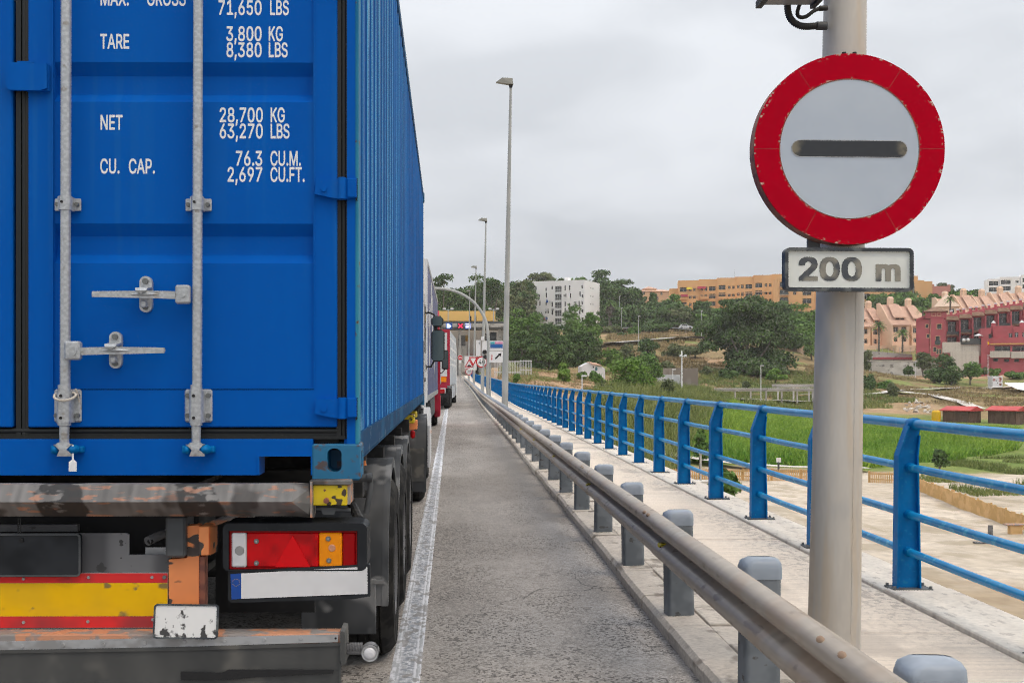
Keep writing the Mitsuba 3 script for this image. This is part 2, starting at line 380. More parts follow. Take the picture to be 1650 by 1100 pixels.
# foliage
def leaf(name, a, b, f=.55):
    def fn(p, n, uv):
        t = fbm(p.x * f, p.y * f, p.z * f, octaves=2)
        return mix(a, b, smoothstep(.25, .75, t * .6 + .4 * noise(p.x * 5, p.y * 5, p.z * 5)))
    scene['mat_' + name] = {'type': 'twosided', 'bsdf': {'type': 'principled', 'base_color': mikit.proc(fn), 'roughness': .65, 'specular': .25}}
leaf('leaf_dark', (.036, .075, .022), (.10, .165, .048))
leaf('leaf_mid', (.052, .12, .022), (.14, .24, .05))
leaf('leaf_bright', (.065, .14, .018), (.16, .27, .045))
leaf('leaf_olive', (.075, .10, .040), (.16, .185, .085))
leaf('leaf_grey', (.075, .10, .055), (.15, .18, .105))
leaf('reed', (.12, .27, .030), (.36, .48, .075), .13)
leaf('dry', (.20, .15, .075), (.36, .28, .145), .4)
leaf('weed', (.12, .17, .045), (.27, .29, .10), .3)
# ------------------------------------------------------------------ terrain, road, pavement
def road_z(y):
    y = np.asarray(y, float)
    t = np.clip(y - 58, 0, None); a = np.where(t < 20, .0078 * t * t / 40, .0078 * (t - 10))
    u = np.clip(y - 190, 0, None); return a + .016 * u
def road_x(y): return -.28 * (np.clip(np.asarray(y, float) - 60, 0, None) / 100) ** 2
WALK = .12
CP = [(5, 18, -5.5), (25, 25, -5.5), (60, 30, -5.5), (120, 40, -5.3), (10, 55, -5.5), (40, 60, -5.5), (80, 60, -5.5), (12, 86, -5.4), (35, 90, -5.5), (70, 95, -5.5), (120, 100, -5.3),
      (24, 120, -5.4), (50, 125, -5.4), (90, 130, -5.2), (48, 155, -5.1), (75, 150, -5.0), (8, 105, -2.6), (-40, 60, -1), (-60, 200, 2), (9, -40, -5.5), (100, -40, -5.5), (250, 100, -4)]
PX = [(1580, 678, 178), (1500, 672, 175), (1400, 640, 230), (1600, 627, 262), (1640, 640, 230), (1300, 660, 190), (1180, 655, 200), (1240, 626, 235), (830, 606, 150), (870, 612, 140), (960, 606, 170),
      (900, 628, 120), (960, 646, 112), (1005, 658, 120), (1105, 533, 375), (1000, 535, 385), (985, 553, 310), (1125, 547, 320), (1080, 578, 280), (1240, 600, 262), (1350, 592, 285), (1090, 618, 228),
      (1450, 605, 290), (1640, 603, 290), (915, 535, 410), (870, 548, 380), (850, 592, 200), (800, 596, 245), (1180, 505, 470), (1300, 512, 450), (1300, 548, 380), (1450, 545, 360), (1600, 545, 360),
      (1640, 478, 520), (1500, 490, 500), (1000, 500, 520), (900, 505, 520), (780, 525, 400), (720, 560, 330), (1180, 640, 215), (1500, 640, 225), (1560, 660, 200), (1385, 606, 304), (1450, 606, 304), (1520, 607, 304), (1590, 608, 304), (1660, 608, 304), (1660, 600, 312), (1385, 600, 312), (1520, 600, 312)]
for q in PX: CP.append(tuple(at(*q)))
CP += [(-200, 800, 34), (0, 800, 46), (200, 800, 48), (500, 800, 50), (900, 700, 40), (500, 300, 4), (-250, 400, 10), (0, 1500, 30), (900, 1500, 30), (-400, 1500, 30)]
CP = np.array(CP, float)
_rbf = RBFInterpolator(CP[:, :2] / 100, CP[:, 2], kernel='linear', smoothing=.002)
def sstep(a, b, x):
    t = np.clip((x - a) / (b - a), 0, 1); return t * t * (3 - 2 * t)
def terr(x, y):
    x, y = np.broadcast_arrays(np.asarray(x, float), np.asarray(y, float)); sh = x.shape
    xy = np.stack([x.ravel(), y.ravel()], 1); z = _rbf(xy / 100)
    far = sstep(90, 200, xy[:, 1])
    z = z + (meshkit.fbm(np.c_[xy / 9, xy[:, :1] * 0], 3, seed=3) - .5) * (.25 + 1.1 * far) + (meshkit.fbm(np.c_[xy / 1.7, xy[:, :1] * 0], 2, seed=8) - .5) * .16
    rz = road_z(xy[:, 1]); rx = xy[:, 0] - road_x(xy[:, 1])
    z = z + (rz - .9 - z) * (1 - sstep(3.1, 6.2, rx)) * (1 - sstep(265, 300, xy[:, 1]))
    return z.reshape(sh)
def tz(x, y): return float(terr(np.array([x]), np.array([y]))[0])

gx = np.concatenate([np.linspace(-500, -30, 24), np.linspace(-22, 2, 7), np.arange(2.6, 9, .5), np.arange(9, 70, 1.6), np.arange(70, 230, 4), np.arange(230, 1001, 35)])
gy = np.concatenate([np.arange(-80, 10, 10), np.arange(10, 120, 1.5), np.arange(120, 420, 2.5), np.arange(420, 640, 8), np.arange(640, 2001, 60)])
GX, GY = np.meshgrid(gx, gy)
GZ = terr(GX, GY)
idx = np.arange(GX.size).reshape(GX.shape)
gf = np.concatenate([np.stack([idx[:-1, :-1], idx[:-1, 1:], idx[1:, 1:]], -1).reshape(-1, 3), np.stack([idx[:-1, :-1], idx[1:, 1:], idx[1:, :-1]], -1).reshape(-1, 3)])
def ground_fn(p, n, uv):
    big, mid, fine = fbm(p.x * .06, p.y * .06, 1.0), fbm(p.x * .35, p.y * .35, 2.0), fbm(p.x * 2.5, p.y * 2.5, 3.0)
    sand = mix((.35, .30, .235), (.46, .405, .335), smoothstep(.25, .75, mid * .6 + big * .4)) * (.78 + .44 * fine)
    sand = mix(sand, (.24, .20, .14), .5 * smoothstep(.55, .72, fbm(p.x * .8 + 4, p.y * .5, 5.0)))
    dry = mix((.17, .115, .06), (.25, .195, .105), mid) * (.75 + .5 * fine)
    dirt = mix((.23, .145, .080), (.33, .235, .15), mid) * (.8 + .4 * fine)
    green = mix((.075, .125, .028), (.17, .20, .06), mid) * (.75 + .5 * fine)
    r = mix(dry, green, smoothstep(.50, .66, big * .65 + mid * .35) * .8)
    r = mix(r, dirt, smoothstep(.56, .66, fbm(p.x * .09 + 30, p.y * .05, 7.0)))
    bank = smoothstep(8, 14, p.y - 96 + 0 * p.x) * smoothstep(26, 17, p.x) * smoothstep(215, 190, p.y)
    r = mix(r, dirt, bank * smoothstep(-1.5, .6, p.z))
    lawn = smoothstep(88, 94, p.y + 5 * (mid - .5)) * smoothstep(186, 172, p.y) * smoothstep(-2.6, -3.6, p.z)
    r = mix(r, green, lawn)
    flat = smoothstep(92, 87, p.y + 6 * (mid - .5)) * smoothstep(-4.4, -4.9, p.z)
    r = mix(r, sand, flat)
    brown = smoothstep(45, 37, p.y + 10 * (mid - .5)) * flat
    return mix(r, mix((.24, .18, .115), (.33, .255, .17), fine), brown * .85)
M('ground', ground_fn, .95, spec=.15)
structure('ground', (np.stack([GX.ravel(), GY.ravel(), GZ.ravel()], 1), gf), 'mat_ground', smooth=True)

ST = np.concatenate([np.arange(-6, 60, 6.), np.arange(60, 262, 4.)])
SP = np.stack([road_x(ST), ST, road_z(ST)], 1)
Z0 = np.zeros(3)
def strip(x0, x1, z, y0, y1, step=4.):
    s = np.arange(y0, y1 + step * .5, step); S = np.stack([road_x(s), s, road_z(s)], 1)
    return loft([(x0, z), (x1, z)], S, closed_ring=False)
def flip_up(m):
    if m.face_normals[:, 2].mean() < 0: m.invert()
    return m
structure('road', flip_up(strip(-14, 1.24, 0, -6, 262)), 'mat_asphalt')
# white edge line: worn paint, slightly oblique to the kerb
ys = np.arange(2.0, 150, 2.0)
lr = -.200 - (ys - 6) * .0066; lw = .160
V = np.concatenate([np.stack([lr + road_x(ys), ys, road_z(ys) + .004], 1), np.stack([lr - lw + road_x(ys), ys, road_z(ys) + .004], 1)])
n = len(ys); F = np.concatenate([[[i, i + 1, n + i + 1], [i, n + i + 1, n + i]] for i in range(n - 1)])
structure('road_marking', flip_up(trimesh.Trimesh(V, F, process=False)), 'mat_line_paint')
# deck: solid slab under pavement, its right face drops to the valley
structure('bridge_deck', loft([(1.30, -.9), (3.22, -.9), (3.22, .085), (1.30, .085)], SP), 'mat_concrete')
# kerb: single stones near, one run beyond
labels['kerb'] = {'kind': 'structure'}
prng = np.random.default_rng(3)
y = 1.0
while y < 24:
    dx, dz = prng.normal(0, .006), prng.normal(0, .004)
    st = hull([(1.235 + dx, y + .006, -.05), (1.225 + dx, y + .006, .072 + dz), (1.25 + dx, y + .006, .098 + dz), (1.462 + dx, y + .006, .106 + dz), (1.462 + dx, y + .006, -.05),
               (1.235 + dx, y + .994, -.05), (1.225 + dx, y + .994, .072 + dz), (1.25 + dx, y + .994, .098 + dz), (1.462 + dx, y + .994, .106 + dz), (1.462 + dx, y + .994, -.05)])
    put('kerb__stone', st, 'mat_kerb_stone'); y += 1.0
s2 = np.concatenate([[24.], np.arange(28, 262, 4.)])
put('kerb__far_run', loft([(1.235, -.05), (1.225, .072), (1.25, .098), (1.462, .106), (1.462, -.05)], np.stack([road_x(s2), s2, road_z(s2)], 1)), 'mat_kerb_stone')
# slabs between kerb and pavement
labels['paving'] = {'kind': 'structure'}
y = 1.0
while y < 24:
    L = .5; dz = prng.normal(0, .004)
    put('paving__slab', B(1.470, 1.668, y + .005, y + L - .005, -.02, .108 + dz, .006), 'mat_kerb_stone'); y += L
put('paving__far_run', loft([(1.470, -.02), (1.470, .108), (1.668, .108), (1.668, -.02)], np.stack([road_x(s2), s2, road_z(s2)], 1)), 'mat_kerb_stone')
# pavement slabs with open joints, then the pale edge beam that carries the railing
labels['pavement'] = {'kind': 'structure'}
J = [-4.0, 0.2, 4.3, 6.72, 10.6, 14.8, 19.1, 23.2, 27.4, 31.5, 35.7, 40, 44, 48, 52, 56]
for a, b in zip(J[:-1], J[1:]):
    put('pavement__slab', B(1.678, 2.845, a + .006, b - .006, -.02, WALK + prng.normal(0, .002), .005), 'mat_walk')
s3 = np.arange(56, 262, 4.)
put('pavement__far_run', loft([(1.678, -.02), (1.678, WALK), (2.845, WALK), (2.845, -.02)], np.stack([road_x(s3), s3, road_z(s3)], 1)), 'mat_walk')
labels['deck_edge'] = {'kind': 'structure'}
for a in np.arange(-2, 56, 2.):
    put('deck_edge__coping', B(2.853, 3.30, a + .004, a + 1.996, -.12, WALK + .022 + prng.normal(0, .002), .008), 'mat_edge_concrete')
put('deck_edge__far_run', loft([(2.853, -.12), (2.853, WALK + .022), (3.30, WALK + .022), (3.30, -.12)], np.stack([road_x(s3), s3, road_z(s3)], 1)), 'mat_edge_concrete')

# ------------------------------------------------------------------ guardrail with its capped posts
GR = thing('guardrail', 'weathered metal crash barrier beam with a row of grey capped posts along the kerb', 'crash barrier')
gp = np.array([(1.245, .742), (1.225, .748), (1.195, .738), (1.172, .715), (1.165, .69), (1.170, .665), (1.190, .640), (1.222, .622), (1.238, .610), (1.238, .598), (1.222, .586), (1.190, .568),
               (1.170, .543), (1.165, .518), (1.172, .493), (1.195, .470), (1.225, .460), (1.245, .466)])
gp[:, 1] = .47 + (gp[:, 1] - .46) * .845
for _ in range(2): gp = np.concatenate([gp[:1], np.stack([gp[:-1] * .75 + gp[1:] * .25, gp[:-1] * .25 + gp[1:] * .75], 1).reshape(-1, 2), gp[-1:]])
wb = np.array(LineString(gp).buffer(.0025, cap_style=2, join_style=1, quad_segs=1).exterior.coords)[:-1]
y, k = -.95, 0
seg_y = []
while y < 235:
    L = 4.0 if y < 80 else 20.0
    s = np.linspace(y - .16, y + L + .16, 3 if L < 5 else 6); off = np.array([0, 0, 0]) if k % 2 == 0 else np.array([-.006, 0, .0])
    put(GR + '__beam', loft(wb, np.stack([road_x(s), s, road_z(s)], 1) + off), 'mat_guardrail', smooth=35)
    seg_y.append(y); y += L; k += 1
pc = rrect(-.082, .082, -.075, .075, .026)
post = prism(pc, 'z', .06, .64)
ring = lambda g, z: [(q[0], q[1], z) for q in g.exterior.coords]
cap = hull(ring(rrect(-.087, .087, -.080, .080, .032), .630) + ring(rrect(-.087, .087, -.080, .080, .032), .672) + ring(rrect(-.078, .085, -.074, .076, .03), .700) + ring(rrect(-.050, .076, -.060, .064, .03), .716) + [(-.03, 0, .721), (.03, 0, .721)])
strap = cat(B(-.060, .020, -.0785, -.0765, .405, .418), B(-.02, .035, -.0785, -.0765, .414, .424))
first = {}
prs = np.random.default_rng(12)
for i in range(103):
    y = 3.46 + 1.95 * i
    Mx = T4().translate([1.358 + float(road_x(y)), y, float(road_z(y)) + .02]).rotate([0, 0, 1], float(prs.normal(0, 2.0))).rotate([0, 1, 0], float(prs.normal(0, .7)))
    def add(nm, mesh, mat, sm, lab=None):
        k = numbered(GR + '__' + nm)
        if nm not in first: first[nm] = mikit.ply(mesh, mat, smooth=sm)
        scene[k] = {**first[nm], 'to_world': Mx}
        return k
    pk = add('post', post, 'mat_post_grey', 40)
    for nm, mesh, mat, sm in (('cap', cap, 'mat_cap_grey', 50),) + ((('strap', strap, 'mat_alu', False),) if i < 12 else ()):
        kk = pk + '__' + nm
        if nm not in first: first[nm] = mikit.ply(mesh, mat, smooth=sm)
        scene[kk] = {**first[nm], 'to_world': Mx}
# bolt heads on the upper crest, slots and yellow spacers in the valley
for yb in (3.67, 3.89, 7.45, 7.60, 11.35, 11.5, 15.25, 15.4):
    b = trimesh.creation.icosphere(2, 1.0); b.apply_scale([.007, .032, .013]); b.apply_translation([1.1785, yb, .699])
    b.apply_transform(trimesh.transformations.rotation_matrix(math.radians(42), [0, 1, 0], [1.1785, yb, .699])); put(GR + '__bolt', b, 'mat_rust', True)
for yb in (3.03, 7.03, 11.03, 15.03, 19.03, 23.03):
    put(GR + '__spacer', B(1.176, 1.30, yb - .05, yb + .05, .50, .58, .01), 'mat_yellow_paint')
for yb in (5.67, 9.5, 13.4):
    put(GR + '__slot', B(1.232, 1.2365, yb - .012, yb + .012, .567, .583), 'mat_white_text')
for yb in (5.9, 8.05, 12.1):
    put(GR + '__seam', B(1.2335, 1.2372, yb - .006, yb + .006, .57, .63), 'mat_black')

# ------------------------------------------------------------------ blue railing along the pavement edge
RL = thing('bridge_railing', 'blue metal bridge railing with bent flat posts and four round rails', 'railing')
post_pg = Polygon([(2.925, .150), (2.930, .62), (2.936, 1.035), (3.005, 1.235), (3.022, 1.268), (3.048, 1.286), (3.078, 1.284), (3.098, 1.262), (3.098, 1.235), (3.083, 1.17), (3.070, 1.03), (3.080, .62), (3.088, .150)])
pm = prism(post_pg.buffer(-.004).buffer(.004), 'y', -.011, .011)
web = cat(prism([(2.925, .150), (2.936, 1.035), (3.005, 1.235), (3.013, 1.232), (2.945, 1.03), (2.935, .150)], 'y', -.045, .045),
          prism([(3.088, .150), (3.070, 1.03), (3.083, 1.17), (3.075, 1.17), (3.060, 1.03), (3.078, .150)], 'y', -.045, .045))
pmesh = cat(pm, web)
plate = B(2.885, 3.155, -.09, .09, .136, .150, .003)
pd, pl = mikit.ply(pmesh, 'mat_rail_blue'), mikit.ply(plate, 'mat_dark_grey')
RYS = np.concatenate([[6.02 - 2 * 1.985], 6.02 + 1.985 * np.arange(-1, 112)])
for y in RYS:
    Mx = T4().translate([float(road_x(y)), float(y), float(road_z(y))])
    k = numbered(RL + '__post'); scene[k] = {**pd, 'to_world': Mx}
    if y < 60: scene[k + '__base_plate'] = {**pl, 'to_world': Mx}
    if y < 16:
        for bx in (2.90, 3.14):
            for by in (-.07, .07): put(k + '__anchor_bolt', cyl((bx, y + by, .149), (bx, y + by, .168), .011, .010, 6), 'mat_bolt')
rs = np.concatenate([np.arange(-2, 60, 1.0), np.arange(60, 228, 4.)])
for (x, z, r) in ((3.055, 1.243, .034), (3.018, .955, .026), (3.012, .640, .026), (3.008, .392, .026)):
    sag = .003 * np.sin(rs * math.pi / 1.985)
    put(RL + '__rail', tube(np.stack([x + road_x(rs), rs, z + road_z(rs) + sag], 1), r, 14), 'mat_tube_blue', True)
# fixing collars where a rail meets the near posts
for y in RYS[:12]:
    for (x, z, r) in ((3.055, 1.243, .040), (3.018, .955, .032), (3.012, .640, .032), (3.008, .392, .032)):
        put(RL + '__collar', cyl((x, y - .06, z), (x, y + .06, z), r, seg=14), 'mat_rail_blue', True)
# ------------------------------------------------------------------ truck frame: origin under the container's rear right corner, x right, y forward
TRK = rotz(math.radians(.58), (-.363, 4.30, 0))
K = 1920 / 4.30
def U(px, v=0.0): return ((px - 740) * (4.30 + v) / 1920.0 + .363) + .0101 * v
def W(py, v=0.0): return EYE_H + (609.5 - py) * (4.30 + v) / 1920.0
CN = thing('shipping_container', 'long blue corrugated shipping container with white weight lettering on its rear doors', 'shipping container')
def cn(part, mesh, mat, smooth=False, **k): return put(CN + '__' + part, mesh, mat, smooth, fr=TRK, **k)
TOP, BOT, WID, LEN = 4.09, 1.195, 2.438, 12.19
uR, uL = 0.0, -WID
# rear frame
post_u0 = U(559)
cn('corner_post', cat(B(post_u0, -.004, 0, .10, W(715), TOP - .12), B(post_u0 - .012, post_u0, .02, .05, W(715), TOP - .12)), 'mat_container_blue')
cn('corner_post', B(uL + .004, uL - post_u0, 0, .10, W(715), TOP - .12), 'mat_container_blue')
cn('corner_post_edge', B(-.012, .0, -.003, .105, W(715), TOP - .12, .003), 'mat_teal_edge')
cn('header', B(uL + .18, -.18, 0, .12, TOP - .13, TOP), 'mat_container_blue')
sill = man(B(uL + .17, U(504), 0, .13, W(765), W(707))) - mbox(U(418), U(501), -.1, .5, W(775), W(735)) - mbox(uL - U(501), uL - U(418), -.1, .5, W(775), W(735))
cn('sill', sill, 'mat_container_blue')
cn('sill_flange', cat(B(U(418) - .006, U(501), -.004, .04, W(735), W(732)), B(U(418) - .007, U(418), -.004, .04, W(764), W(735))), 'mat_container_blue')
# corner castings with oval holes
for s, (a, b) in enumerate(((U(503), .006), (uL - .006, uL - U(503)))):
    c = man(B(a, b, -.006, .165, BOT - .012, W(715), .006))
    hx, hz = (a + b) / 2 - .006, W(741)
    ov = Polygon([(hx + .026 * math.cos(t) , hz + .021 * math.sin(t) + (.022 if math.sin(t) > 0 else -.022)) for t in np.linspace(0, 2 * math.pi, 28, endpoint=False)])
    c = c - man(prism(ov, 'y', -.05, .13)) - mbox(a - .05 if s else b - .05, a + .05 if s else b + .05, .05, .11, hz - .03, hz + .03)
    cn('corner_casting', c, 'mat_casting', 30)
    cn('corner_casting', B(a, b, LEN - .165, LEN, BOT - .012, W(715), .006), 'mat_casting')
    cn('corner_casting', B(a, b, 0, .165, TOP - .118, TOP + .004, .006), 'mat_casting')
    cn('corner_casting', B(a, b, LEN - .165, LEN, TOP - .118, TOP + .004, .006), 'mat_casting')
# doors: pressed sheet in a flat frame
dz0, dz1 = W(688), TOP - .15
grooves = [100 - 520, 100 - 260, 100, 360]
def door(u0, u1, s0, s1, key, lab):
    d = CN + '__door' if CN + '__door' not in scene else CN + '__door_001'
    fr_ = man(B(u0, u1, .006, .045, dz0, dz1, .004)) - mbox(s0, s1, -.1, .2, W(690 - 62), dz1 - .10)
    put(d, fr_, 'mat_container_blue', fr=TRK, label=lab)
    prof = [(W(626), .013)]
    for g in grooves[::-1]:
        prof += [(W(g + 64), .013), (W(g + 49), .046), (W(g + 19), .046), (W(g), .013)]
    prof += [(dz1 - .10, .013)]
    out = [(z, v) for z, v in prof] + [(z, v + .004) for z, v in prof[::-1]]
    m = prism([(v, z) for z, v in out], 'x', s0, s1)
    put(d + '__sheet', m, 'mat_container_blue', fr=TRK)
    # end cheeks of the pressings
    for g in grooves:
        for a in (s0, s1):
            put(d + '__cheek', prism([(.013, W(g)), (.046, W(g + 19)), (.046, W(g + 49)), (.013, W(g + 64))], 'x', a - .002, a + .002), 'mat_container_blue', fr=TRK)
    put(d + '__seam', B(s0 - .01, s1 + .008, .0035, .0075, W(626.5), W(624.5)), 'mat_container_blue', fr=TRK)
    return d
DR = door(U(46), U(543), U(87), U(505), 'door', 'right container door with lock rods, handles and white lettering')
DL = door(uL + (-U(543)), U(21), uL - U(505), U(-20), 'door', 'left container door, only its edge in view')
put(DR + '__edge_line', B(U(505), U(507), .002, .007, W(626), dz1 - .1), 'mat_container_blue', fr=TRK)
put(DR + '__edge_line', B(U(85), U(87), .002, .007, W(626), dz1 - .1), 'mat_container_blue', fr=TRK)
# rubber seals
def lip(u): return cat(B(u - .022, u - .004, .016, .05, W(707), dz1 + .01), cyl((u + .006, .026, W(707)), (u + .006, .026, dz1), .011, seg=12), B(u + .012, u + .022, .018, .05, W(707), dz1))
for u in (U(551), (U(35)), uL - U(551)):
    cn('door_seal', lip(u), 'mat_rubber_seal', 40)
cn('door_seal', cat(B(uL + .08, U(548), .02, .05, W(707), W(696)), cyl((uL + .08, .024, W(694)), (U(545), .024, W(694)), .010, seg=12), B(uL + .08, U(556), .012, .05, W(707.5), W(702))), 'mat_rubber_seal', 40)
cn('inner_wall', B(uL + .08, -.08, .052, .10, W(715), TOP - .1), 'mat_black')
# hinges
hpg = [(508, 314), (510, 291), (540, 291), (548, 289), (575, 288), (575, 319), (556, 322), (548, 322), (530, 319)]
for dy in (0, 352, -352):
    H = cn('hinge', prism([(U(a), W(b + dy)) for a, b in hpg[:-2]] + [(U(a), W(b + dy)) for a, b in hpg[-2:]], 'y', -.020, .008), 'mat_container_blue')
    put(H + '__knuckle', cyl((U(552), -.022, W(288 + dy)), (U(552), -.022, W(322 + dy)), .014, seg=14), 'mat_container_blue', 40, fr=TRK); put(H + '__nut', cyl((U(523), -.027, W(306 + dy)), (U(523), -.01, W(306 + dy)), .011, seg=8), 'mat_container_blue', 40, fr=TRK); put(H + '__leaf', B(U(560), U(574), -.026, -.01, W(320 + dy), W(289 + dy), .003), 'mat_container_blue', fr=TRK)
cn('hinge_gap', cat(B(U(573.5), U(576), -.006, 0, W(676), W(640)), B(U(573.5), U(576), -.006, 0, W(324), W(288))), 'mat_black')
# plate that bridges both doors
cn('door_latch_plate', cat(prism([(U(15), W(112)), (U(19), W(105)), (U(80), W(106)), (U(81), W(146)), (U(70), W(150)), (U(20), W(149)), (U(15), W(140))], 'y', -.026, -.010), B(U(46), U(82), -.012, .01, W(149), W(107)), B(U(33), U(60), -.024, -.010, W(105), W(103))), 'mat_container_blue')
# lock rods
def lockrod(px, rr, first_rod):
    u = U(px, -.05)
    R = CN + '__lock_rod' if CN + '__lock_rod' not in scene else CN + '__lock_rod_001'
    rod = cat(cyl((u + .003, -.042, W(622)), (u + .010, -.042, TOP - .05), rr, seg=20), lathe_at(u, -.042, [(rr * .9, W(712)), (rr * .98, W(685)), (rr * 1.25, W(684)), (rr * 1.25, W(680)), (rr * 1.05, W(679.5)), (rr, W(630)), (rr * 1.2, W(628)), (rr * 1.2, W(620)), (rr, W(619.5))]))
    put(R, rod, 'mat_galv', 35, fr=TRK)
    # guide bracket
    for zc in (331, 331 - 450):
        bw = U(130) - U(88)
        g = cat(B(u - bw / 2, u + bw / 2, -.006, .006, W(zc + 10), W(zc - 10), .003), cyl((u + .004, -.042, W(zc + 11)), (u + .004, -.042, W(zc - 11)), rr * 1.28, seg=20), B(u - rr * 1.28, u + rr * 1.28, -.042, 0, W(zc + 11), W(zc - 11)))
        G = put(R + '__guide', g, 'mat_galv', 35, fr=TRK)
    for zc in (331,):
        for s in (-1, 1): put(R + '__bolt', cyl((u + s * .035, -.020, W(zc)), (u + s * .035, .0, W(zc)), .0075, .0085, 10), 'mat_bolt', fr=TRK)
        put(R + '__pin', cyl((u - .002, -.068, W(zc - 1)), (u - .002, -.05, W(zc - 1)), .005, seg=10), 'mat_black', fr=TRK)
    bw = U(127) - U(83)
    g = cat(B(u - bw / 2, u + bw / 2, -.008, .008, W(680), W(627), .006), cyl((u, -.042, W(680)), (u, -.042, W(628)), rr * 1.42, seg=22), B(u - rr * 1.42, u + rr * 1.42, -.042, 0, W(680), W(628)))
    put(R + '__bearing', g, 'mat_galv', 35, fr=TRK)
    for s in (-1, 1):
        for zz in (637, 669): put(R + '__bolt', cyl((u + s * .037, -.021, W(zz)), (u + s * .037, .0, W(zz)), .0085, .0095, 10), 'mat_bolt', fr=TRK)
    for zz in (637, 672): put(R + '__hole', cyl((u - .004, -.071, W(zz)), (u - .004, -.06, W(zz)), .0055, seg=12), 'mat_black', fr=TRK)
    # cam end between two blue keepers
    cam = cat(hull([(u - .018, -.060, W(711)), (u + .018, -.060, W(711)), (u - .030, -.055, W(716)), (u + .030, -.055, W(714)), (u - .012, -.062, W(723)), (u + .012, -.062, W(723)), (u - .012, -.03, W(723)), (u + .012, -.03, W(712))]),
              hull([(u - .010, -.062, W(721)), (u + .010, -.062, W(721)), (u - .022, -.058, W(733)), (u + .033, -.058, W(733)), (u + .033, -.058, W(730)), (u - .018, -.03, W(733)), (u + .02, -.03, W(733))]),
              hull([(u - .034, -.058, W(714)), (u + .034, -.058, W(713)), (u - .034, -.052, W(717)), (u + .034, -.052, W(716)), (u, -.03, W(714))]))
    put(R + '__cam', cam, 'mat_galv', fr=TRK)
    k1 = trimesh.creation.icosphere(2, 1); k1.apply_scale([.019, .028, .017]); k1.apply_translation([u + .034, -.040, W(722.5)])
    k2 = trimesh.creation.icosphere(2, 1); k2.apply_scale([.013, .026, .017]); k2.apply_translation([u - .032, -.036, W(723)])
    put(R + '__keeper', cat(k1, B(u + .028, u + .062, -.03, .0, W(728), W(718), .003)), 'mat_rail_blue', True, fr=TRK); put(R + '__keeper', cat(k2, B(u - .055, u - .028, -.026, .0, W(729), W(717), .003)), 'mat_rail_blue', True, fr=TRK)
    return R, u
def lathe_at(u, v, prof, seg=20):
    m = lathe([(0.0, prof[0][1])] + prof + [(0.0, prof[-1][1])], seg); m.apply_translation([u, v, 0])
    if m.volume < 0: m.invert()
    return m
R1, u1 = lockrod(104, .0185, True)
R2, u2 = lockrod(316, .0175, False)
# handles: (tip, hub, bar height, catch plate x)
def handle(tip, hub0, hub1, zc, cx, cz0, cz1, rod):
    s = 1 if hub0 > tip else -1
    Hh = DR + '__handle' if DR + '__handle' not in scene else DR + '__handle_001'
    a, b = U(tip, -.05), U(hub0 if s > 0 else hub1, -.05); zb = W(zc, -.05)
    mid = U(cx, -.05)
    bar = cat(hull([(a, -.062, zb - .010), (a, -.062, zb + .010), (a, -.046, zb - .010), (a, -.046, zb + .010), (a - s * .004, -.054, zb), (mid, -.066, zb - .014), (mid, -.066, zb + .012), (mid, -.046, zb - .013), (mid, -.046, zb + .012)]),
              hull([(mid, -.066, zb - .014), (mid, -.066, zb + .012), (mid, -.046, zb - .013), (mid, -.046, zb + .012), (b, -.066, zb - .017), (b, -.066, zb + .010), (b, -.044, zb - .017), (b, -.044, zb + .010)]),
              hull([(mid - .055, -.0665, zb - .002), (mid + .055, -.0665, zb - .002), (mid, -.074, zb), (mid, -.060, zb + .016), (mid, -.060, zb - .016)]))
    put(Hh, bar, 'mat_galv', 30, fr=TRK)
    h = cat(B(U(hub0, -.05), U(hub1, -.05), -.076, -.036, zb - .034, zb + .032, .006), cyl((U((hub0 + hub1) / 2, -.05), -.082, zb - .002), (U((hub0 + hub1) / 2, -.05), -.07, zb - .002), .012 if s > 0 else .019, seg=14))
    put(Hh + '__hub', h, 'mat_galv', 30, fr=TRK)
    c0, c1 = U(cx - 10), U(cx + 10)
    pg = sbox(c0, W(cz1 - 9), c1, W(cz0 + 9)).union(Point((c0 + c1) / 2, W(cz1 - 9.5)).buffer((c1 - c0) / 2)).union(Point((c0 + c1) / 2, W(cz0 + 9.5)).buffer((c1 - c0) / 2))
    C = DR + '__catch' if DR + '__catch' not in scene else DR + '__catch_001'
    put(C, cat(prism(pg, 'y', -.010, .012), hull([(c0, -.07, zb + .022), (c1, -.07, zb + .022), (c0 + .004, -.078, zb + .012), (c1 - .004, -.078, zb + .012), ((c0 + c1) / 2, -.074, zb + .001), (c0, -.01, zb + .028), (c1, -.01, zb + .028), (c0, -.012, zb + .02), (c1, -.012, zb + .02)]),
           B(c0 + .012, c1 - .012, -.045, -.008, zb - .045, zb - .02, .004)), 'mat_galv', 30, fr=TRK)
    for zz in (cz0 + 8, cz1 - 8): put(C + '_bolt' if False else DR + '__catch_bolt', cyl(((c0 + c1) / 2, -.020, W(zz)), ((c0 + c1) / 2, -.008, W(zz)), .0105, .0115, 12), 'mat_bolt', fr=TRK)
handle(151, 285, 308, 474.5, 236.5, 446, 503, u2)
handle(266, 108, 133, 564.5, 188, 535, 593, u1)
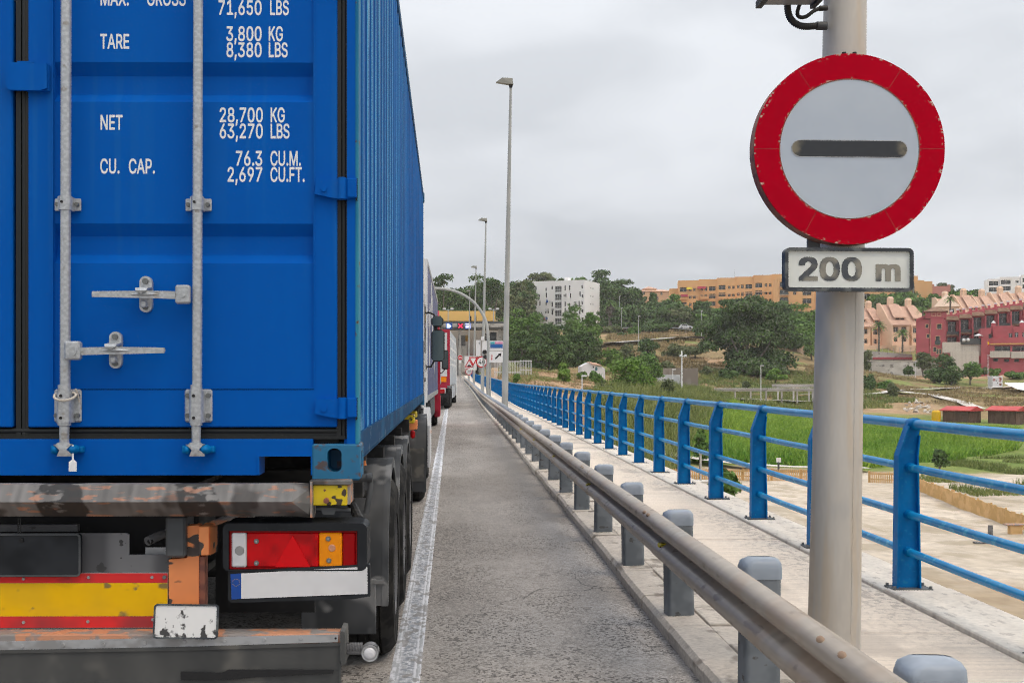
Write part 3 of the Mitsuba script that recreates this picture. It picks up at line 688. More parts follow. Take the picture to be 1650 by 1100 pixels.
# rope loop, seal tag
t = np.linspace(0, 2 * math.pi, 40)
lo = np.stack([u1 + .008 + .040 * np.cos(t), -.062 - .018 * np.sin(t) + .02, W(634) + .016 * np.sin(t) - .004 * np.cos(2 * t)], 1)
lo[:, 1] = -.042 - .034 * np.abs(np.sin(t / 2 + .8))
def rope(P, r):
    P = np.asarray(P); d = np.linspace(0, 1, len(P)) * 2 * math.pi * 14; _, tt, N, Bn = frames(P)
    return cat(*[tube(P + r * .6 * (np.cos(d + o)[:, None] * N + np.sin(d + o)[:, None] * Bn), r * .62, 6) for o in (0, 2.1, 4.2)])
t = np.linspace(0, 2 * math.pi, 90)
lo = np.stack([u1 + .006 + .038 * np.cos(t), -.052 - .024 * np.sin(t), W(636.5) - .017 * np.sin(t) * (np.sin(t) > 0) - .012 * np.sin(t) * (np.sin(t) < 0)], 1)
tag(put('rope_loop', cat(rope(lo, .0042), rope(np.stack([u1 + .038 + .014 * np.linspace(0, 1, 30), np.full(30, -.035), W(627) - .045 * np.linspace(0, 1, 30) ** 1.5], 1), .004)), 'mat_edge_concrete', True, fr=TRK), 'frayed beige rope looped round the left lock rod above its lower bracket', 'rope')
tag(put('seal_tag', cat(hull([(u1 + .021, -.058, W(742)), (u1 + .048, -.058, W(742)), (u1 + .021, -.053, W(742)), (u1 + .048, -.053, W(742)), (u1 + .021, -.058, W(757)), (u1 + .048, -.058, W(757)), (u1 + .021, -.053, W(757)), (u1 + .048, -.053, W(757)), (u1 + .030, -.056, W(738.5)), (u1 + .040, -.056, W(738.5))]),
    B(u1 + .032, u1 + .038, -.058, -.054, W(740), W(715))), 'mat_white_text', fr=TRK), 'small white seal tag hanging from the foot of the left lock rod', 'seal tag')
# lettering
def word(s, px, base, h, sx=.60, al='l'):
    put(CN + '__lettering', face_text(s, h / K * 1.01, U(px), W(base), .0132, sx, True, .0012, al), 'mat_white_text', fr=TRK)
for s, px, base in (('MAX.', 160, 8.5), ('GROSS', 235, 8.5), ('TARE', 160, 78), ('NET', 160, 208.5), ('CU.', 160, 279), ('CAP.', 206, 279)): word(s, px, base, 22.5)
for a, ax, b, bx, base in (('71,650', 421, 'LBS', 433, 23), ('3,800', 421, 'KG', 431, 65), ('8,380', 421, 'LBS', 431, 91), ('28,700', 423, 'KG', 434, 196), ('63,270', 423, 'LBS', 434, 222), ('76.3', 422, 'CU.M.', 434, 266), ('2,697', 422, 'CU.FT.', 434, 292)):
    word(a, ax, base, 22.5, .66, 'r'); word(b, bx, base, 22.5, .56)
# side walls: trapezoid corrugation
def corr(u_out, sgn):
    pts, v = [], .13
    while v < LEN - .20:
        pts += [(u_out - .010 * sgn, v), (u_out - .010 * sgn, v + .072), (u_out - .046 * sgn, v + .140), (u_out - .046 * sgn, v + .210)]; v += .278
    pts += [(u_out - .010 * sgn, LEN - .12)]
    inner = [(u - .003 * sgn, vv) for u, vv in pts[::-1]]
    return prism(pts + inner, 'z', W(707), TOP - .06)
zs = W(694, .1)
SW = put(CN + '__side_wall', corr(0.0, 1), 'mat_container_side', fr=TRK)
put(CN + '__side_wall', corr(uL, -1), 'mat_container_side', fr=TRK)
for s, a in ((1, 0.0), (-1, uL)):
    put(CN + '__bottom_rail', cat(B(a - .004 * s, a - .050 * s, .165, LEN - .165, BOT + .055, W(702), .004), B(a - .004 * s, a - .10 * s, .165, LEN - .165, BOT + .050, BOT + .056), B(a - .002 * s, a - .012 * s, .11, LEN - .11, W(704), W(699))), 'mat_container_rail', fr=TRK)
    put(CN + '__top_rail', B(a - .002 * s, a - .06 * s, .165, LEN - .165, TOP - .075, TOP - .005, .004), 'mat_container_rail', fr=TRK)
put(CN + '__roof', B(uL + .06, -.06, .1, LEN - .1, TOP - .03, TOP - .012), 'mat_container_rail', fr=TRK)
put(CN + '__floor', B(uL + .05, -.05, .12, LEN - .1, BOT + .09, BOT + .16), 'mat_dark_chassis', fr=TRK)
put(CN + '__front_wall', B(uL + .01, -.01, LEN - .11, LEN - .01, BOT + .05, TOP - .02), 'mat_container_rail', fr=TRK)
for v in np.arange(.7, LEN - .5, .6): put(CN + '__crossmember', B(uL + .06, -.06, v, v + .05, BOT + .05, BOT + .09), 'mat_dark_chassis', fr=TRK)
# ------------------------------------------------------------------ container trailer (skeletal chassis)
TL = thing('container_trailer', 'grimy container trailer with red and yellow rear board, tail lamp and black mudguards', 'trailer')
def tl(part, mesh, mat, smooth=False, **k): return put(TL + '__' + part, mesh, mat, smooth, fr=TRK, **k)
MU = -1.219                                                     # centre line
# main beams and cross members
for s in (-1, 1): tl('chassis_beam', cat(B(MU + s * .49 - .07, MU + s * .49 + .07, .25, LEN + .4, 1.12, 1.14), B(MU + s * .49 - .01, MU + s * .49 + .01, .25, LEN + .4, .78, 1.13), B(MU + s * .49 - .07, MU + s * .49 + .07, .25, LEN + .4, .76, .79)), 'mat_dark_chassis')
for v in (.9, 2.6, 4.0, 5.3, 7.2, 9.2, 11.2): tl('cross_member', B(uL + .05, -.05, v, v + .12, 1.03, 1.15), 'mat_dark_chassis')
# rear bumper beam: chamfered front, slanted rust end
v0 = -.16
bu0, bu1, bu2 = uL - .0 + (-U(500, v0)), U(470, v0), U(500, v0)
sec = [(.0, W(777, 0)), (v0 + .05, W(779, v0 + .05)), (v0, W(808, v0)), (v0 + .07, W(831, v0 + .07)), (.0, W(831, 0))]
body = prism(sec, 'x', uL - bu1, bu1)
tl('bumper_beam', body, 'mat_worn_beam')
tl('bumper_end', hull([(bu1, v, z) for v, z in sec] + [(bu2, -.06, W(779, 0)), (bu2, -.075, W(808, 0)), (bu2, -.06, W(831, 0)), (bu2, 0, W(779, 0)), (bu2, 0, W(831, 0))]), 'mat_worn_beam')
tl('bumper_end_plate', B(U(500, -.08), U(503, -.08), -.085, .04, W(833, -.08), W(776, -.08)), 'mat_orange_worn')
def grow(sec, e): return np.array(Polygon(sec).buffer(e, join_style=2).exterior.coords)[:-1]
# twist-lock block and its bolt
tl('twist_lock', cat(B(U(503, -.05), U(560, -.05), -.06, .10, W(814, -.05), W(780, -.05), .004)), 'mat_yellow_paint')
tl('twist_lock_top', B(U(500, -.04), U(567, -.04), -.07, .12, W(780, -.04), W(772.5, -.04), .003), 'mat_worn_beam')
tl('twist_lock_bolt', cat(cyl((U(529), -.075, W(803)), (U(529), -.06, W(803)), .010, seg=12), cyl((U(526), -.062, W(787)), (U(526), -.055, W(787)), .004, seg=8)), 'mat_sign_edge')
tl('twist_lock_side', B(U(560, -.05), U(564, -.05), -.055, .10, W(812, -.05), W(780, -.05)), 'mat_orange_worn')
tl('twist_lock_handle', cat(cyl((U(512), -.03, W(818)), (U(566), -.03, W(820)), .008, seg=10), hull([(U(518), -.04, W(815)), (U(545), -.04, W(815)), (U(522), -.04, W(826)), (U(540), -.04, W(827)), (U(522), 0, W(826)), (U(540), 0, W(815))])), 'mat_dark_grey', 40)
tl('lock_pin', cat(cyl((U(560, .1), .10, W(776)), (U(592, .1), .10, W(773)), .014, seg=12), tube([(U(596, .1), .10, W(768)), (U(597, .1), .10, W(790)), (U(593, .1), .10, W(815)), (U(590, .1), .10, W(832))], .011, 10), cyl((U(592, .1), .09, W(772)), (U(600, .1), .09, W(772)), .017, seg=12)), 'mat_dark_grey', 40)
# cross plates between bumper and lower rail, and black sheets added for shade
tl('rear_panel', prism([(U(-90), W(1020)), (U(-90), W(858)), (U(205), W(858)), (U(209), W(861)), (U(209), W(893)), (U(276), W(893)), (U(276), W(1020))], 'y', .0, .012), 'mat_grey_panel')
tl('rear_shade_plate', B(uL + .1, U(300), .22, .24, W(1030), W(835)), 'mat_black')  # added black sheet stands in for the shade under the trailer
tl('rear_shade_plate', B(U(300), U(480), .55, .57, W(1034), W(835)), 'mat_black')  # second added sheet, darkens the shaded gap below the number plate
tl('upper_bar', B(U(-90), U(122), .03, .06, W(857), W(846)), 'mat_grey_panel')
tl('air_pipe', cat(tube([(U(243, .1), .06, W(871, .06)), (U(258, .1), .12, W(862, .1)), (U(270, .1), .2, W(855, .2))], .017, 12)), 'mat_grey_panel', 40)
tl('pipe_bore', cyl((U(242.5, .06), .055, W(871.5, .06)), (U(244, .06), .066, W(871, .06)), .010, seg=10), 'mat_black')
tl('small_tag', B(U(235, .05), U(268, .05), .05, .055, W(893, .05), W(881, .05)), 'mat_alu')
PH = tl('plate_holder', cat(prism(rrect(U(-75, -.03), U(130, -.03), W(926, -.03), W(860, -.03), .012), 'y', -.030, -.002), B(U(96, -.03), U(116, -.03), -.026, -.0, W(927.5, -.03), W(924, -.03))), 'mat_plate_black', label='empty black plate holder')
put(PH + '__rim', prism(rrect(U(-75, -.03), U(130, -.03), W(926, -.03), W(860, -.03), .012).exterior.buffer(.0035), 'y', -.034, -.028), 'mat_dark_grey', fr=TRK)
put(PH + '__rivet', cyl((U(37, -.03), -.036, W(869, -.03)), (U(37, -.03), -.03, W(869, -.03)), .008, seg=10), 'mat_black', fr=TRK)
tl('hanger', cat(B(U(35), U(37), -.03, -.028, W(866), W(830)), B(U(39), U(40.5), -.03, -.028, W(866), W(830))), 'mat_black')
tl('square_tube', B(U(268, -.04), U(300, -.04), -.05, .10, W(897, -.04), W(830, -.04), .008), 'mat_dark_grey')
tl('bracket', cat(prism([(U(274), W(977)), (U(274), W(900)), (U(303), W(897)), (U(303), W(846)), (U(322), W(845)), (U(322), W(977))], 'y', -.012, .05)), 'mat_orange_paint')
tl('bracket_side', B(U(322), U(331), -.006, .05, W(977), W(896)), 'mat_sign_edge')
tl('bracket_box', cat(B(U(322, -.03), U(339, -.03), -.045, .08, W(893, -.03), W(847, -.03), .003), hull([(U(340, -.03), -.045, W(893, -.03)), (U(340, -.03), -.045, W(848, -.03)), (U(349), .02, W(889)), (U(349), .02, W(848)), (U(340), .05, W(889)), (U(340), .05, W(848))])), 'mat_orange_paint')
tl('bracket_arm', cat(tube([(U(345, .2), .12, W(846, .1)), (U(365, .2), .2, W(834, .2)), (U(400, .3), .3, W(830, .3))], .012, 10), B(U(380, .1), U(404, .1), .15, .2, W(842, .15), W(832, .15))), 'mat_orange_worn')
# reflective board
def rivets(key, pts, v, r=.0062):
    for px, py in pts:
        k = put(key + '__rivet', cyl((U(px, v), v - .0045, W(py, v)), (U(px, v), v, W(py, v)), r * .8, r, 12), 'mat_alu', fr=TRK)
BD = tl('marker_board', B(U(-110), U(272), -.006, -.001, W(1010), W(921)), 'mat_alu', label='red and yellow reflective marker board')
for a, b, m_ in ((921.5, 937, 'board_red'), (937, 990.5, 'board_yellow'), (990.5, 1009, 'board_red')):
    put(BD + '__stripe', B(U(-110), U(271.5), -.0082, -.006, W(b), W(a + .4)), 'mat_' + m_, fr=TRK)
rivets(BD, [(40, 931), (144, 929), (246, 929), (40, 1001), (143, 1000), (247, 997), (-62, 931), (-62, 1001)], -.0082)
put(BD + '__stud', cyl((U(267), -.016, W(928)), (U(267), -.008, W(928)), .007, seg=10), 'mat_bolt', fr=TRK)
# lower rail with rubber flap
vb = -.10
tl('lower_rail', B(uL + .02, U(550, vb), vb, .0, W(1040, vb), W(1021, vb), .004), 'mat_orange_worn')
AS = tl('trim_strip', prism([(U(-150, vb), W(1048, vb)), (U(-150, vb), W(1034, vb)), (U(545, vb), W(1021, vb)), (U(545, vb), W(1033, vb)), (U(300, vb), W(1040, vb))], 'y', vb - .006, vb - .001), 'mat_alu')
rivets(AS, [(38, 1039.5), (103, 1038), (168, 1036.5), (234, 1034.8), (298, 1033), (362, 1031), (426, 1029.5), (485, 1028), (-27, 1041)], vb - .006, .0075)
put(AS + '__rivet', cyl((U(541, vb), vb - .008, W(1027, vb)), (U(541, vb), vb - .006, W(1027, vb)), .004, seg=8), 'mat_black', fr=TRK)
# flap: hangs in soft waves
nu, nw = 60, 10
us = np.linspace(U(-160, vb), U(549, vb), nu); ws = np.linspace(W(1036, vb), .30, nw)
UU, WW = np.meshgrid(us, ws); VV = vb - .002 + .006 * np.sin(UU * 9 + WW * 3) * (WW.max() - WW) + .010 * (WW.max() - WW)
fid = np.arange(nu * nw).reshape(nw, nu)
ff = np.concatenate([np.stack([fid[:-1, :-1], fid[1:, :-1], fid[1:, 1:]], -1).reshape(-1, 3), np.stack([fid[:-1, :-1], fid[1:, 1:], fid[:-1, 1:]], -1).reshape(-1, 3)])
vv = np.stack([UU.ravel(), VV.ravel(), WW.ravel()], 1)
fl = trimesh.Trimesh(np.vstack([vv, vv + [0, .008, 0]]), np.vstack([ff, ff[:, ::-1] + len(vv)]), process=False)
tl('rubber_flap', fl, 'mat_rubber_flap', True)
tl('flap_lip', prism([(U(-150, vb), W(1052, vb)), (U(-150, vb), W(1047, vb)), (U(300, vb), W(1040, vb)), (U(549, vb), W(1034, vb)), (U(549, vb), W(1039, vb)), (U(300, vb), W(1046, vb))], 'y', vb - .009, vb - .003), 'mat_rubber_flap')
tl('flap_tear', prism([(U(295, -.08), W(1091, -.08)), (U(295, -.08), W(1077, -.08)), (U(360, -.08), W(1079, -.08)), (U(372, -.08), W(1074, -.08)), (U(540, -.08), W(1075, -.08)), (U(538, -.08), W(1081, -.08)), (U(420, -.08), W(1086, -.08)), (U(380, -.08), W(1090, -.08))], 'y', vb - .0125, vb - .0105), 'mat_black')
tl('flap_edge', B(U(546, vb), U(549, vb), vb - .006, vb + .03, .3, W(1036, vb)), 'mat_rubber_flap')
EC = tl('rail_end_cap', hull([(U(549, vb), vb - .02, W(1060, vb)), (U(549, vb), vb - .02, W(1014, vb)), (U(556, vb), vb - .02, W(1016, vb)), (U(558, vb), vb - .02, W(1066, vb)), (U(552, vb), vb - .02, W(1070, vb)), (U(549, vb), .03, W(1060, vb)), (U(549, vb), .03, W(1014, vb)), (U(558, vb), .03, W(1066, vb)), (U(556, vb), .03, W(1016, vb))]), 'mat_rubber_flap')
# spring mounted side lamp
sy = vb + .04
sp = [(U(555 + 2.55 * i / 8., sy) + 0.0, sy + .012 * math.sin(i * math.pi / 4), W(1043, sy) + .017 * math.cos(i * math.pi / 4)) for i in range(0, 96)]
SLm = tl('side_lamp', cat(cyl((U(553, sy), sy, W(1043)), (U(600, sy), sy, W(1043)), .011, seg=14), tube(sp, .003, 6)), 'mat_grey_panel', 40, label='spring mounted round side lamp')
lam = trimesh.creation.cylinder(.031, .046, sections=28); lam.apply_transform(trimesh.transformations.rotation_matrix(math.pi / 2, [1, 0, 0])); lam.apply_translation([U(597, sy), sy - .01, W(1042)])
put(SLm + '__body', cat(lam, B(U(597, sy), U(609, sy), sy - .03, sy + .02, W(1055), W(1030), .008)), 'mat_grey_panel', 40, fr=TRK)
le = trimesh.creation.icosphere(3, 1); le.apply_scale([.022, .011, .022]); le.apply_translation([U(597, sy), sy - .036, W(1042)]); put(SLm + '__lens', le, 'mat_lens_white', True, fr=TRK)
put(SLm + '__rim', prism(Point(U(597, sy), W(1042)).buffer(.0255).exterior.buffer(.0035), 'y', sy - .041, sy - .034), 'mat_alu', fr=TRK)
# dirty small plate, tilted
DPm = prism(rrect(-.110, .110, -.057, .057, .010), 'y', -.004, .004); rim = prism(rrect(-.110, .110, -.057, .057, .010).exterior.buffer(.003), 'y', -.008, .004)
Rt = trimesh.transformations.rotation_matrix(math.radians(.8), [0, 1, 0]); Rt[:3, 3] = [U(299.5, vb - .03), vb - .02, W(1001, vb - .03)]
for m_ in (DPm, rim): m_.apply_transform(trimesh.transformations.rotation_matrix(math.radians(-8), [1, 0, 0])); m_.apply_transform(Rt)
DP = tl('dirty_plate', DPm, 'mat_dirty_plate', label='small white plate smeared with black dirt'); put(DP + '__rim', rim, 'mat_plaque_frame', fr=TRK)
# tail lamp cluster
vt = -.06
hs = rrect(U(362, vt), U(592, vt), W(917, vt), W(841, vt), .022)
TLm = tl('tail_lamp', hull([(x, vt, z) for x, z in hs.exterior.coords] + [(x * 1.0, vt + .10, z - .004 * 0) for x, z in rrect(U(362, vt), U(594, vt), W(915, vt), W(838, vt), .03).exterior.coords]), 'mat_plate_black', 30, label='wide tail lamp with white, red and amber lenses')
fr2 = prism(Polygon(hs.exterior.coords).difference(sbox(U(371, vt), W(915, vt), U(577, vt), W(853, vt))), 'y', vt - .030, vt); put(TLm + '__hood', fr2, 'mat_plate_black', fr=TRK)
def lens(part, a, b, m_, vv=vt - .022, t0=856, t1=912):
    return put(TLm + '__' + part, B(U(a, vt), U(b, vt), vv, vt, W(t1, vt), W(t0, vt), .005), 'mat_' + m_, fr=TRK)
lens('white_lens', 375, 399, 'lens_white'); lens('red_lens', 399.6, 514.4, 'lens_red'); lens('amber_lens', 515, 552, 'lens_amber'); lens('dark_lens', 552.6, 574, 'lens_dark_red')
put(TLm + '__base_edge', prism(sbox(U(372, vt), W(914.5, vt), U(576, vt), W(853.5, vt)).difference(sbox(U(375, vt), W(912, vt), U(574, vt), W(856.5, vt))), 'y', vt - .018, vt), 'mat_lens_dark_red', fr=TRK)
put(TLm + '__triangle', prism([(U(445, vt), W(911, vt)), (U(473, vt), W(861, vt)), (U(501, vt), W(911, vt))], 'y', vt - .026, vt - .021), 'mat_lens_triangle', fr=TRK)
# fluted ribs of the lenses
for a, b, m_ in ((420, 444, 'lens_red'), (502, 513, 'lens_red')):
    for x in np.arange(a, b, 6.0): put(TLm + '__flute', B(U(x, vt), U(x + 2.0, vt), vt - .0232, vt - .021, W(908, vt), W(860, vt)), 'mat_' + m_, fr=TRK)
for px, py in ((415, 870), (415, 905), (530, 866), (531, 901)): put(TLm + '__screw', cyl((U(px, vt), vt - .026, W(py, vt)), (U(px, vt), vt - .02, W(py, vt)), .0085, .010, 12), 'mat_bolt', fr=TRK); put(TLm + '__screw_slot', cyl((U(px, vt), vt - .0268, W(py, vt)), (U(px, vt), vt - .0255, W(py, vt)), .0035, seg=8), 'mat_alu', fr=TRK)
for px, py, r_ in ((388, 885, .018), (536, 881, .014)): put(TLm + '__bulb', cyl((U(px, vt), vt - .0245, W(py, vt)), (U(px, vt), vt - .021, W(py, vt)), r_ * .8, r_, 18), 'mat_' + ('alu' if px < 400 else 'orange_worn'), fr=TRK)
# number plate, left without characters as in the photograph
pl_ = [(370, 921), (594, 910), (595, 958), (571, 962), (374, 968), (370, 964)]
vp = vt - .02
NP = tl('number_plate', prism(Polygon([(U(a, vp), W(b, vp)) for a, b in pl_]).buffer(.004), 'y', vp - .006, vp + .03), 'mat_plate_black', label='blank white number plate with blue band of stars')
put(NP + '__sheet', prism([(U(389.5, vp), W(922.5, vp)), (U(592, vp), W(912, vp)), (U(592.5, vp), W(955.5, vp)), (U(389.5, vp), W(963, vp))], 'y', vp - .0085, vp - .005), 'mat_plate_white', fr=TRK)
put(NP + '__band', prism([(U(372.5, vp), W(923.5, vp)), (U(389.3, vp), W(922.5, vp)), (U(389.3, vp), W(963, vp)), (U(374, vp), W(964, vp))], 'y', vp - .0085, vp - .005), 'mat_euro_blue', fr=TRK)
for i in range(12):
    a = i * math.pi / 6; st = [(U(381.5, vp) + .0125 * math.cos(a) + (.0016 if j % 2 == 0 else .0007) * math.sin(j * math.pi / 5), W(937, vp) + .0125 * math.sin(a) + (.0016 if j % 2 == 0 else .0007) * math.cos(j * math.pi / 5)) for j in range(10)]
    put(NP + '__star', prism(st, 'y', vp - .0094, vp - .008), 'mat_board_yellow', fr=TRK)
# wheels, mudguards, flaps
def wheel_mesh(r=.50, w=.33):
    tp = [(.29, -w / 2), (r - .06, -w / 2), (r - .02, -w / 2 + .03), (r, -w / 2 + .07)]
    for g in (-.09, -.03, .03, .09): tp += [(r, g - .008), (r - .012, g - .005), (r - .012, g + .005), (r, g + .008)]
    tp += [(r, w / 2 - .07), (r - .02, w / 2 - .03), (r - .06, w / 2), (.29, w / 2), (.29, -w / 2)]
    ty = lathe(tp, 56)
    ri = lathe([(0, w / 2 - .10), (.12, w / 2 - .10), (.13, w / 2 - .06), (.20, w / 2 - .09), (.27, w / 2 - .02), (.292, w / 2 - .005), (.292, -w / 2), (0, -w / 2)], 40)
    Rm = trimesh.transformations.rotation_matrix(math.pi / 2, [0, 1, 0])
    for m_ in (ty, ri):
        m_.apply_transform(Rm)
        if m_.volume < 0: m_.invert()
    return ty, ri
TY, RI = wheel_mesh()
NUT = cat(*[cyl((.165 - .11, .13 * math.cos(a), .13 * math.sin(a)), (.165 - .07, .13 * math.cos(a), .13 * math.sin(a)), .014, seg=6) for a in np.arange(10) * math.pi / 5])
def wheel(host, u, v, fr=TRK, r=.5, flip=1, rim='mat_grey_panel', part='wheel'):
    s = r / .5; D = np.diag([s * flip, s, s, 1.0]); D[:3, 3] = [u, v, r]
    def g(m_):
        m_ = m_.copy(); m_.apply_transform(fr @ D)
        if m_.volume < 0: m_.invert()
        return m_
    wk = put(host + '__' + part, g(TY), 'mat_tyre', 30)
    scene[wk + '__rim'] = mikit.ply(g(RI), rim, smooth=30); scene[wk + '__nuts'] = mikit.ply(g(NUT), 'mat_bolt')
    return wk
AX = [2.45, 3.76, 5.07]
uW = U(641, 2.5) - .165 - .004
def guard(host, u0, u1, v, fr=TRK, r=.585, a0=-12, a1=168, mat='mat_mudguard'):
    a = np.radians(np.linspace(a0, a1, 26)); z0 = .5
    out = [(v - r * math.cos(t), z0 + r * math.sin(t)) for t in a]; inn = [(v - (r - .010) * math.cos(t), z0 + (r - .010) * math.sin(t)) for t in a[::-1]]
    lipo = [(v - (r + .004) * math.cos(t), z0 + (r + .004) * math.sin(t)) for t in a]; lipi = [(v - (r - .055) * math.cos(t), z0 + (r - .055) * math.sin(t)) for t in a[::-1]]
    g = cat(prism(out + inn, 'x', u0, u1 - .03), prism(lipo + lipi, 'x', u1 - .012, u1), prism([(p[0], p[1]) for p in lipo] + inn, 'x', u1 - .032, u1 - .010))
    return put(host + '__mudguard', g, mat, 30, fr=fr)
for i, v in enumerate(AX):
    wheel(TL, uW, v); wheel(TL, uL - uW, v, flip=-1)
    for s in (1, -1):
        a, b = uW - .25, uW + .145
        if s > 0: guard(TL, a, b, v, r=.60)
        else:
            Mf = TRK @ np.diag([-1.0, 1, 1, 1]) @ np.eye(4); Mf = TRK.copy(); guard(TL, uL - uW - .185, uL - uW + .25, v, r=.60)
    put(TL + '__axle', cyl((uL + .3, v, .5), (-.3, v, .5), .07, seg=14), 'mat_dark_chassis', fr=TRK)
    put(TL + '__hub_cap', cyl((uW + .02, v, .5), (uW + .10, v, .5), .085, .07, 18), 'mat_grey_panel', 40, fr=TRK)
v_ = AX[0] - .60
tl('mudflap', cat(B(uW - .30, uW + .085, v_ - .02, v_ - .008, .235, .52, .004), B(uW - .30, uW + .13, v_ - .028, v_ - .006, .495, .515)), 'mat_mudguard')
tl('side_marker', B(U(586, .6), U(589.5, .6), .6, .64, W(750, .6), W(724, .6)), 'mat_orange_paint')
tl('mudguard_stay', cat(cyl((uW - .4, v_ + .05, .95), (uW + .05, v_ + .05, .95), .02, seg=10), cyl((U(570), .3, 1.0), (uW - .1, v_ + .1, 1.0), .02, seg=10)), 'mat_dark_chassis')
tl('landing_bracket', B(-.11, -.005, 8.62, 8.76, .99, 1.10, .008), 'mat_orange_paint'); tl('landing_arm', B(-.075, -.03, 8.55, 8.62, 1.10, 1.165, .006), 'mat_orange_worn'); tl('lock_block', B(-.20, -.02, 8.05, 8.40, 1.085, 1.165, .008), 'mat_yellow_paint'); tl('lock_block', B(-.20, -.03, 9.3, 9.6, 1.10, 1.17, .008), 'mat_yellow_paint')
# ------------------------------------------------------------------ tractor in front of it
TT = thing('tractor_unit', 'white truck tractor with black door mirrors pulling the blue container', 'truck')
def tt(part, mesh, mat, smooth=False, **k): return put(TT + '__' + part, mesh, mat, smooth, fr=TRK, **k)
tt('chassis', B(MU - .45, MU + .45, LEN - 3.2, LEN + 4.2, .62, .95), 'mat_dark_chassis')
cab = prism([(LEN + .75, 1.12), (LEN + .75, 3.05), (LEN + .95, 3.30), (LEN + 1.5, 3.34), (LEN + 2.6, 3.0), (LEN + 2.95, 2.1), (LEN + 3.02, .95), (LEN + 2.95, .55), (LEN + 2.2, .55), (LEN + 2.1, 1.12)], 'x', uL + .03, -.03)
tt('cab', cab, 'mat_truck_white')
tt('fairing', cat(B(-.055, -.03, LEN + .22, LEN + .745, 1.15, 3.05, .01), B(uL + .03, uL + .055, LEN + .22, LEN + .745, 1.15, 3.05, .01)), 'mat_truck_white')
tt('fairing_edge', B(-.052, -.034, LEN + .17, LEN + .218, 1.25, 2.95), 'mat_rubber_flap')
tt('cab_window', B(-.036, -.022, LEN + 1.9, LEN + 2.75, 1.95, 2.7, .02), 'mat_glass_dark')
tt('door_handle', B(-.03, -.012, LEN + 1.7, LEN + 1.86, 1.5, 1.56), 'mat_black')
tt('door_seam', cat(B(-.033, -.027, LEN + 1.62, LEN + 1.64, 1.1, 2.85), B(-.033, -.024, LEN + 1.15, LEN + 1.2, 1.3, 2.1)), 'mat_black')
tt('side_skirt', hull([(a_, v_s, z_s) for a_ in (.0, .085) for v_s, z_s in ((LEN - .55, .36), (LEN - .60, .92), (LEN - .25, 1.16), (LEN + .1, 1.05), (LEN + 1.1, 1.0), (LEN + 1.1, .40))]), 'mat_truck_white')
tt('side_marker', B(.085, .092, LEN + .3, LEN + .42, .78, .82), 'mat_orange_paint')
tt('fuel_tank', B(-.62, -.12, LEN - .3, LEN + 1.0, .45, .95, .08), 'mat_alu')
vd = LEN - 1.35
wheel(TT, -.13, vd, part='wheel'); wheel(TT, uL + .22, vd, flip=-1); wheel(TT, -.13, LEN + 1.75, part='wheel'); wheel(TT, uL + .24, LEN + 1.75, flip=-1)
guard(TT, -.40, .06, vd, r=.60, a0=-35, a1=200); guard(TT, -.40, .07, LEN + 1.75, r=.60, a0=10, a1=170)
tt('mudflap', B(-.38, .04, vd - .64, vd - .625, .30, .70), 'mat_rubber_flap'); tt('tail_light', B(-.13, -.07, vd - .66, vd - .61, .82, .92, .02), 'mat_lens_red')
tt('coupling', cat(B(-.30, -.12, vd - .9, vd - .72, .98, 1.10, .01), B(-.22, -.10, vd - .4, vd - .3, 1.02, 1.12)), 'mat_orange_paint'); tt('coupling_block', cat(B(-.40, -.22, vd - 1.3, vd - 1.0, 1.02, 1.10), B(-.34, -.14, vd + .3, vd + .6, 1.05, 1.16)), 'mat_yellow_paint')
tt('air_duct', tube([(-.10, LEN + .3, 3.0), (-.10, LEN + .3, 1.0)], .05, 10), 'mat_black')
vm = LEN + 2.75
for part, z0, z1, w_ in (('mirror', 2.38, 2.56, .20), ('mirror', 1.82, 2.34, .22), ):
    mk = tt(part, B(.06, .06 + w_, vm, vm + .12, z0, z1, .05), 'mat_black', label=None)
    put(mk + '__glass', prism(rrect(.08, .04 + w_, z0 + .02, z1 - .02, .03), 'y', vm - .006, vm + .001), 'mat_mirror_glass', fr=TRK)
tt('mirror_arm', cat(tube([(-.04, vm + .1, 2.60), (.02, vm + .08, 2.62), (.11, vm + .06, 2.58), (.13, vm + .06, 2.50)], .016, 8), tube([(-.04, vm + .1, 1.74), (.06, vm + .07, 1.74), (.12, vm + .06, 1.86)], .016, 8), tube([(.13, vm + .06, 2.4), (.14, vm + .06, 2.3)], .03, 8)), 'mat_black', True)
tt('mirror_base', hull([(-.04, vm - .05, 1.80), (-.04, vm + .15, 1.80), (.0, vm + .05, 1.74), (-.04, vm + .05, 1.62)]), 'mat_dark_grey')
# ------------------------------------------------------------------ second and third truck of the queue
F2 = rotz(math.radians(.1), (-.66, 24.6, 0))
A2 = thing('curtain_side_truck', 'purple sided lorry with a red cab queued behind the white tractor', 'lorry')
def p2(part, mesh, mat, smooth=False): return put(A2 + '__' + part, mesh, mat, smooth, fr=F2)
p2('box_body', B(-2.5, 0, .06, 13.2, 1.12, 4.0, .03), 'mat_truck_purple'); p2('rear_frame', cat(B(-2.5, .005, 0, .06, 1.05, 1.25), B(-.1, .005, 0, .06, 1.25, 3.9), B(-2.5, .005, 0, .06, 3.85, 4.02), B(-2.5, -2.4, 0, .06, 1.25, 3.9)), 'mat_truck_white')
p2('rear_door', B(-2.4, -.1, .02, .059, 1.25, 3.85), 'mat_truck_white'); p2('edge_rail', cat(B(-.02, .012, .06, 13.2, 1.08, 1.2), B(-.02, .012, .06, 13.2, 3.9, 4.0)), 'mat_alu')
r_ = np.random.default_rng(4)
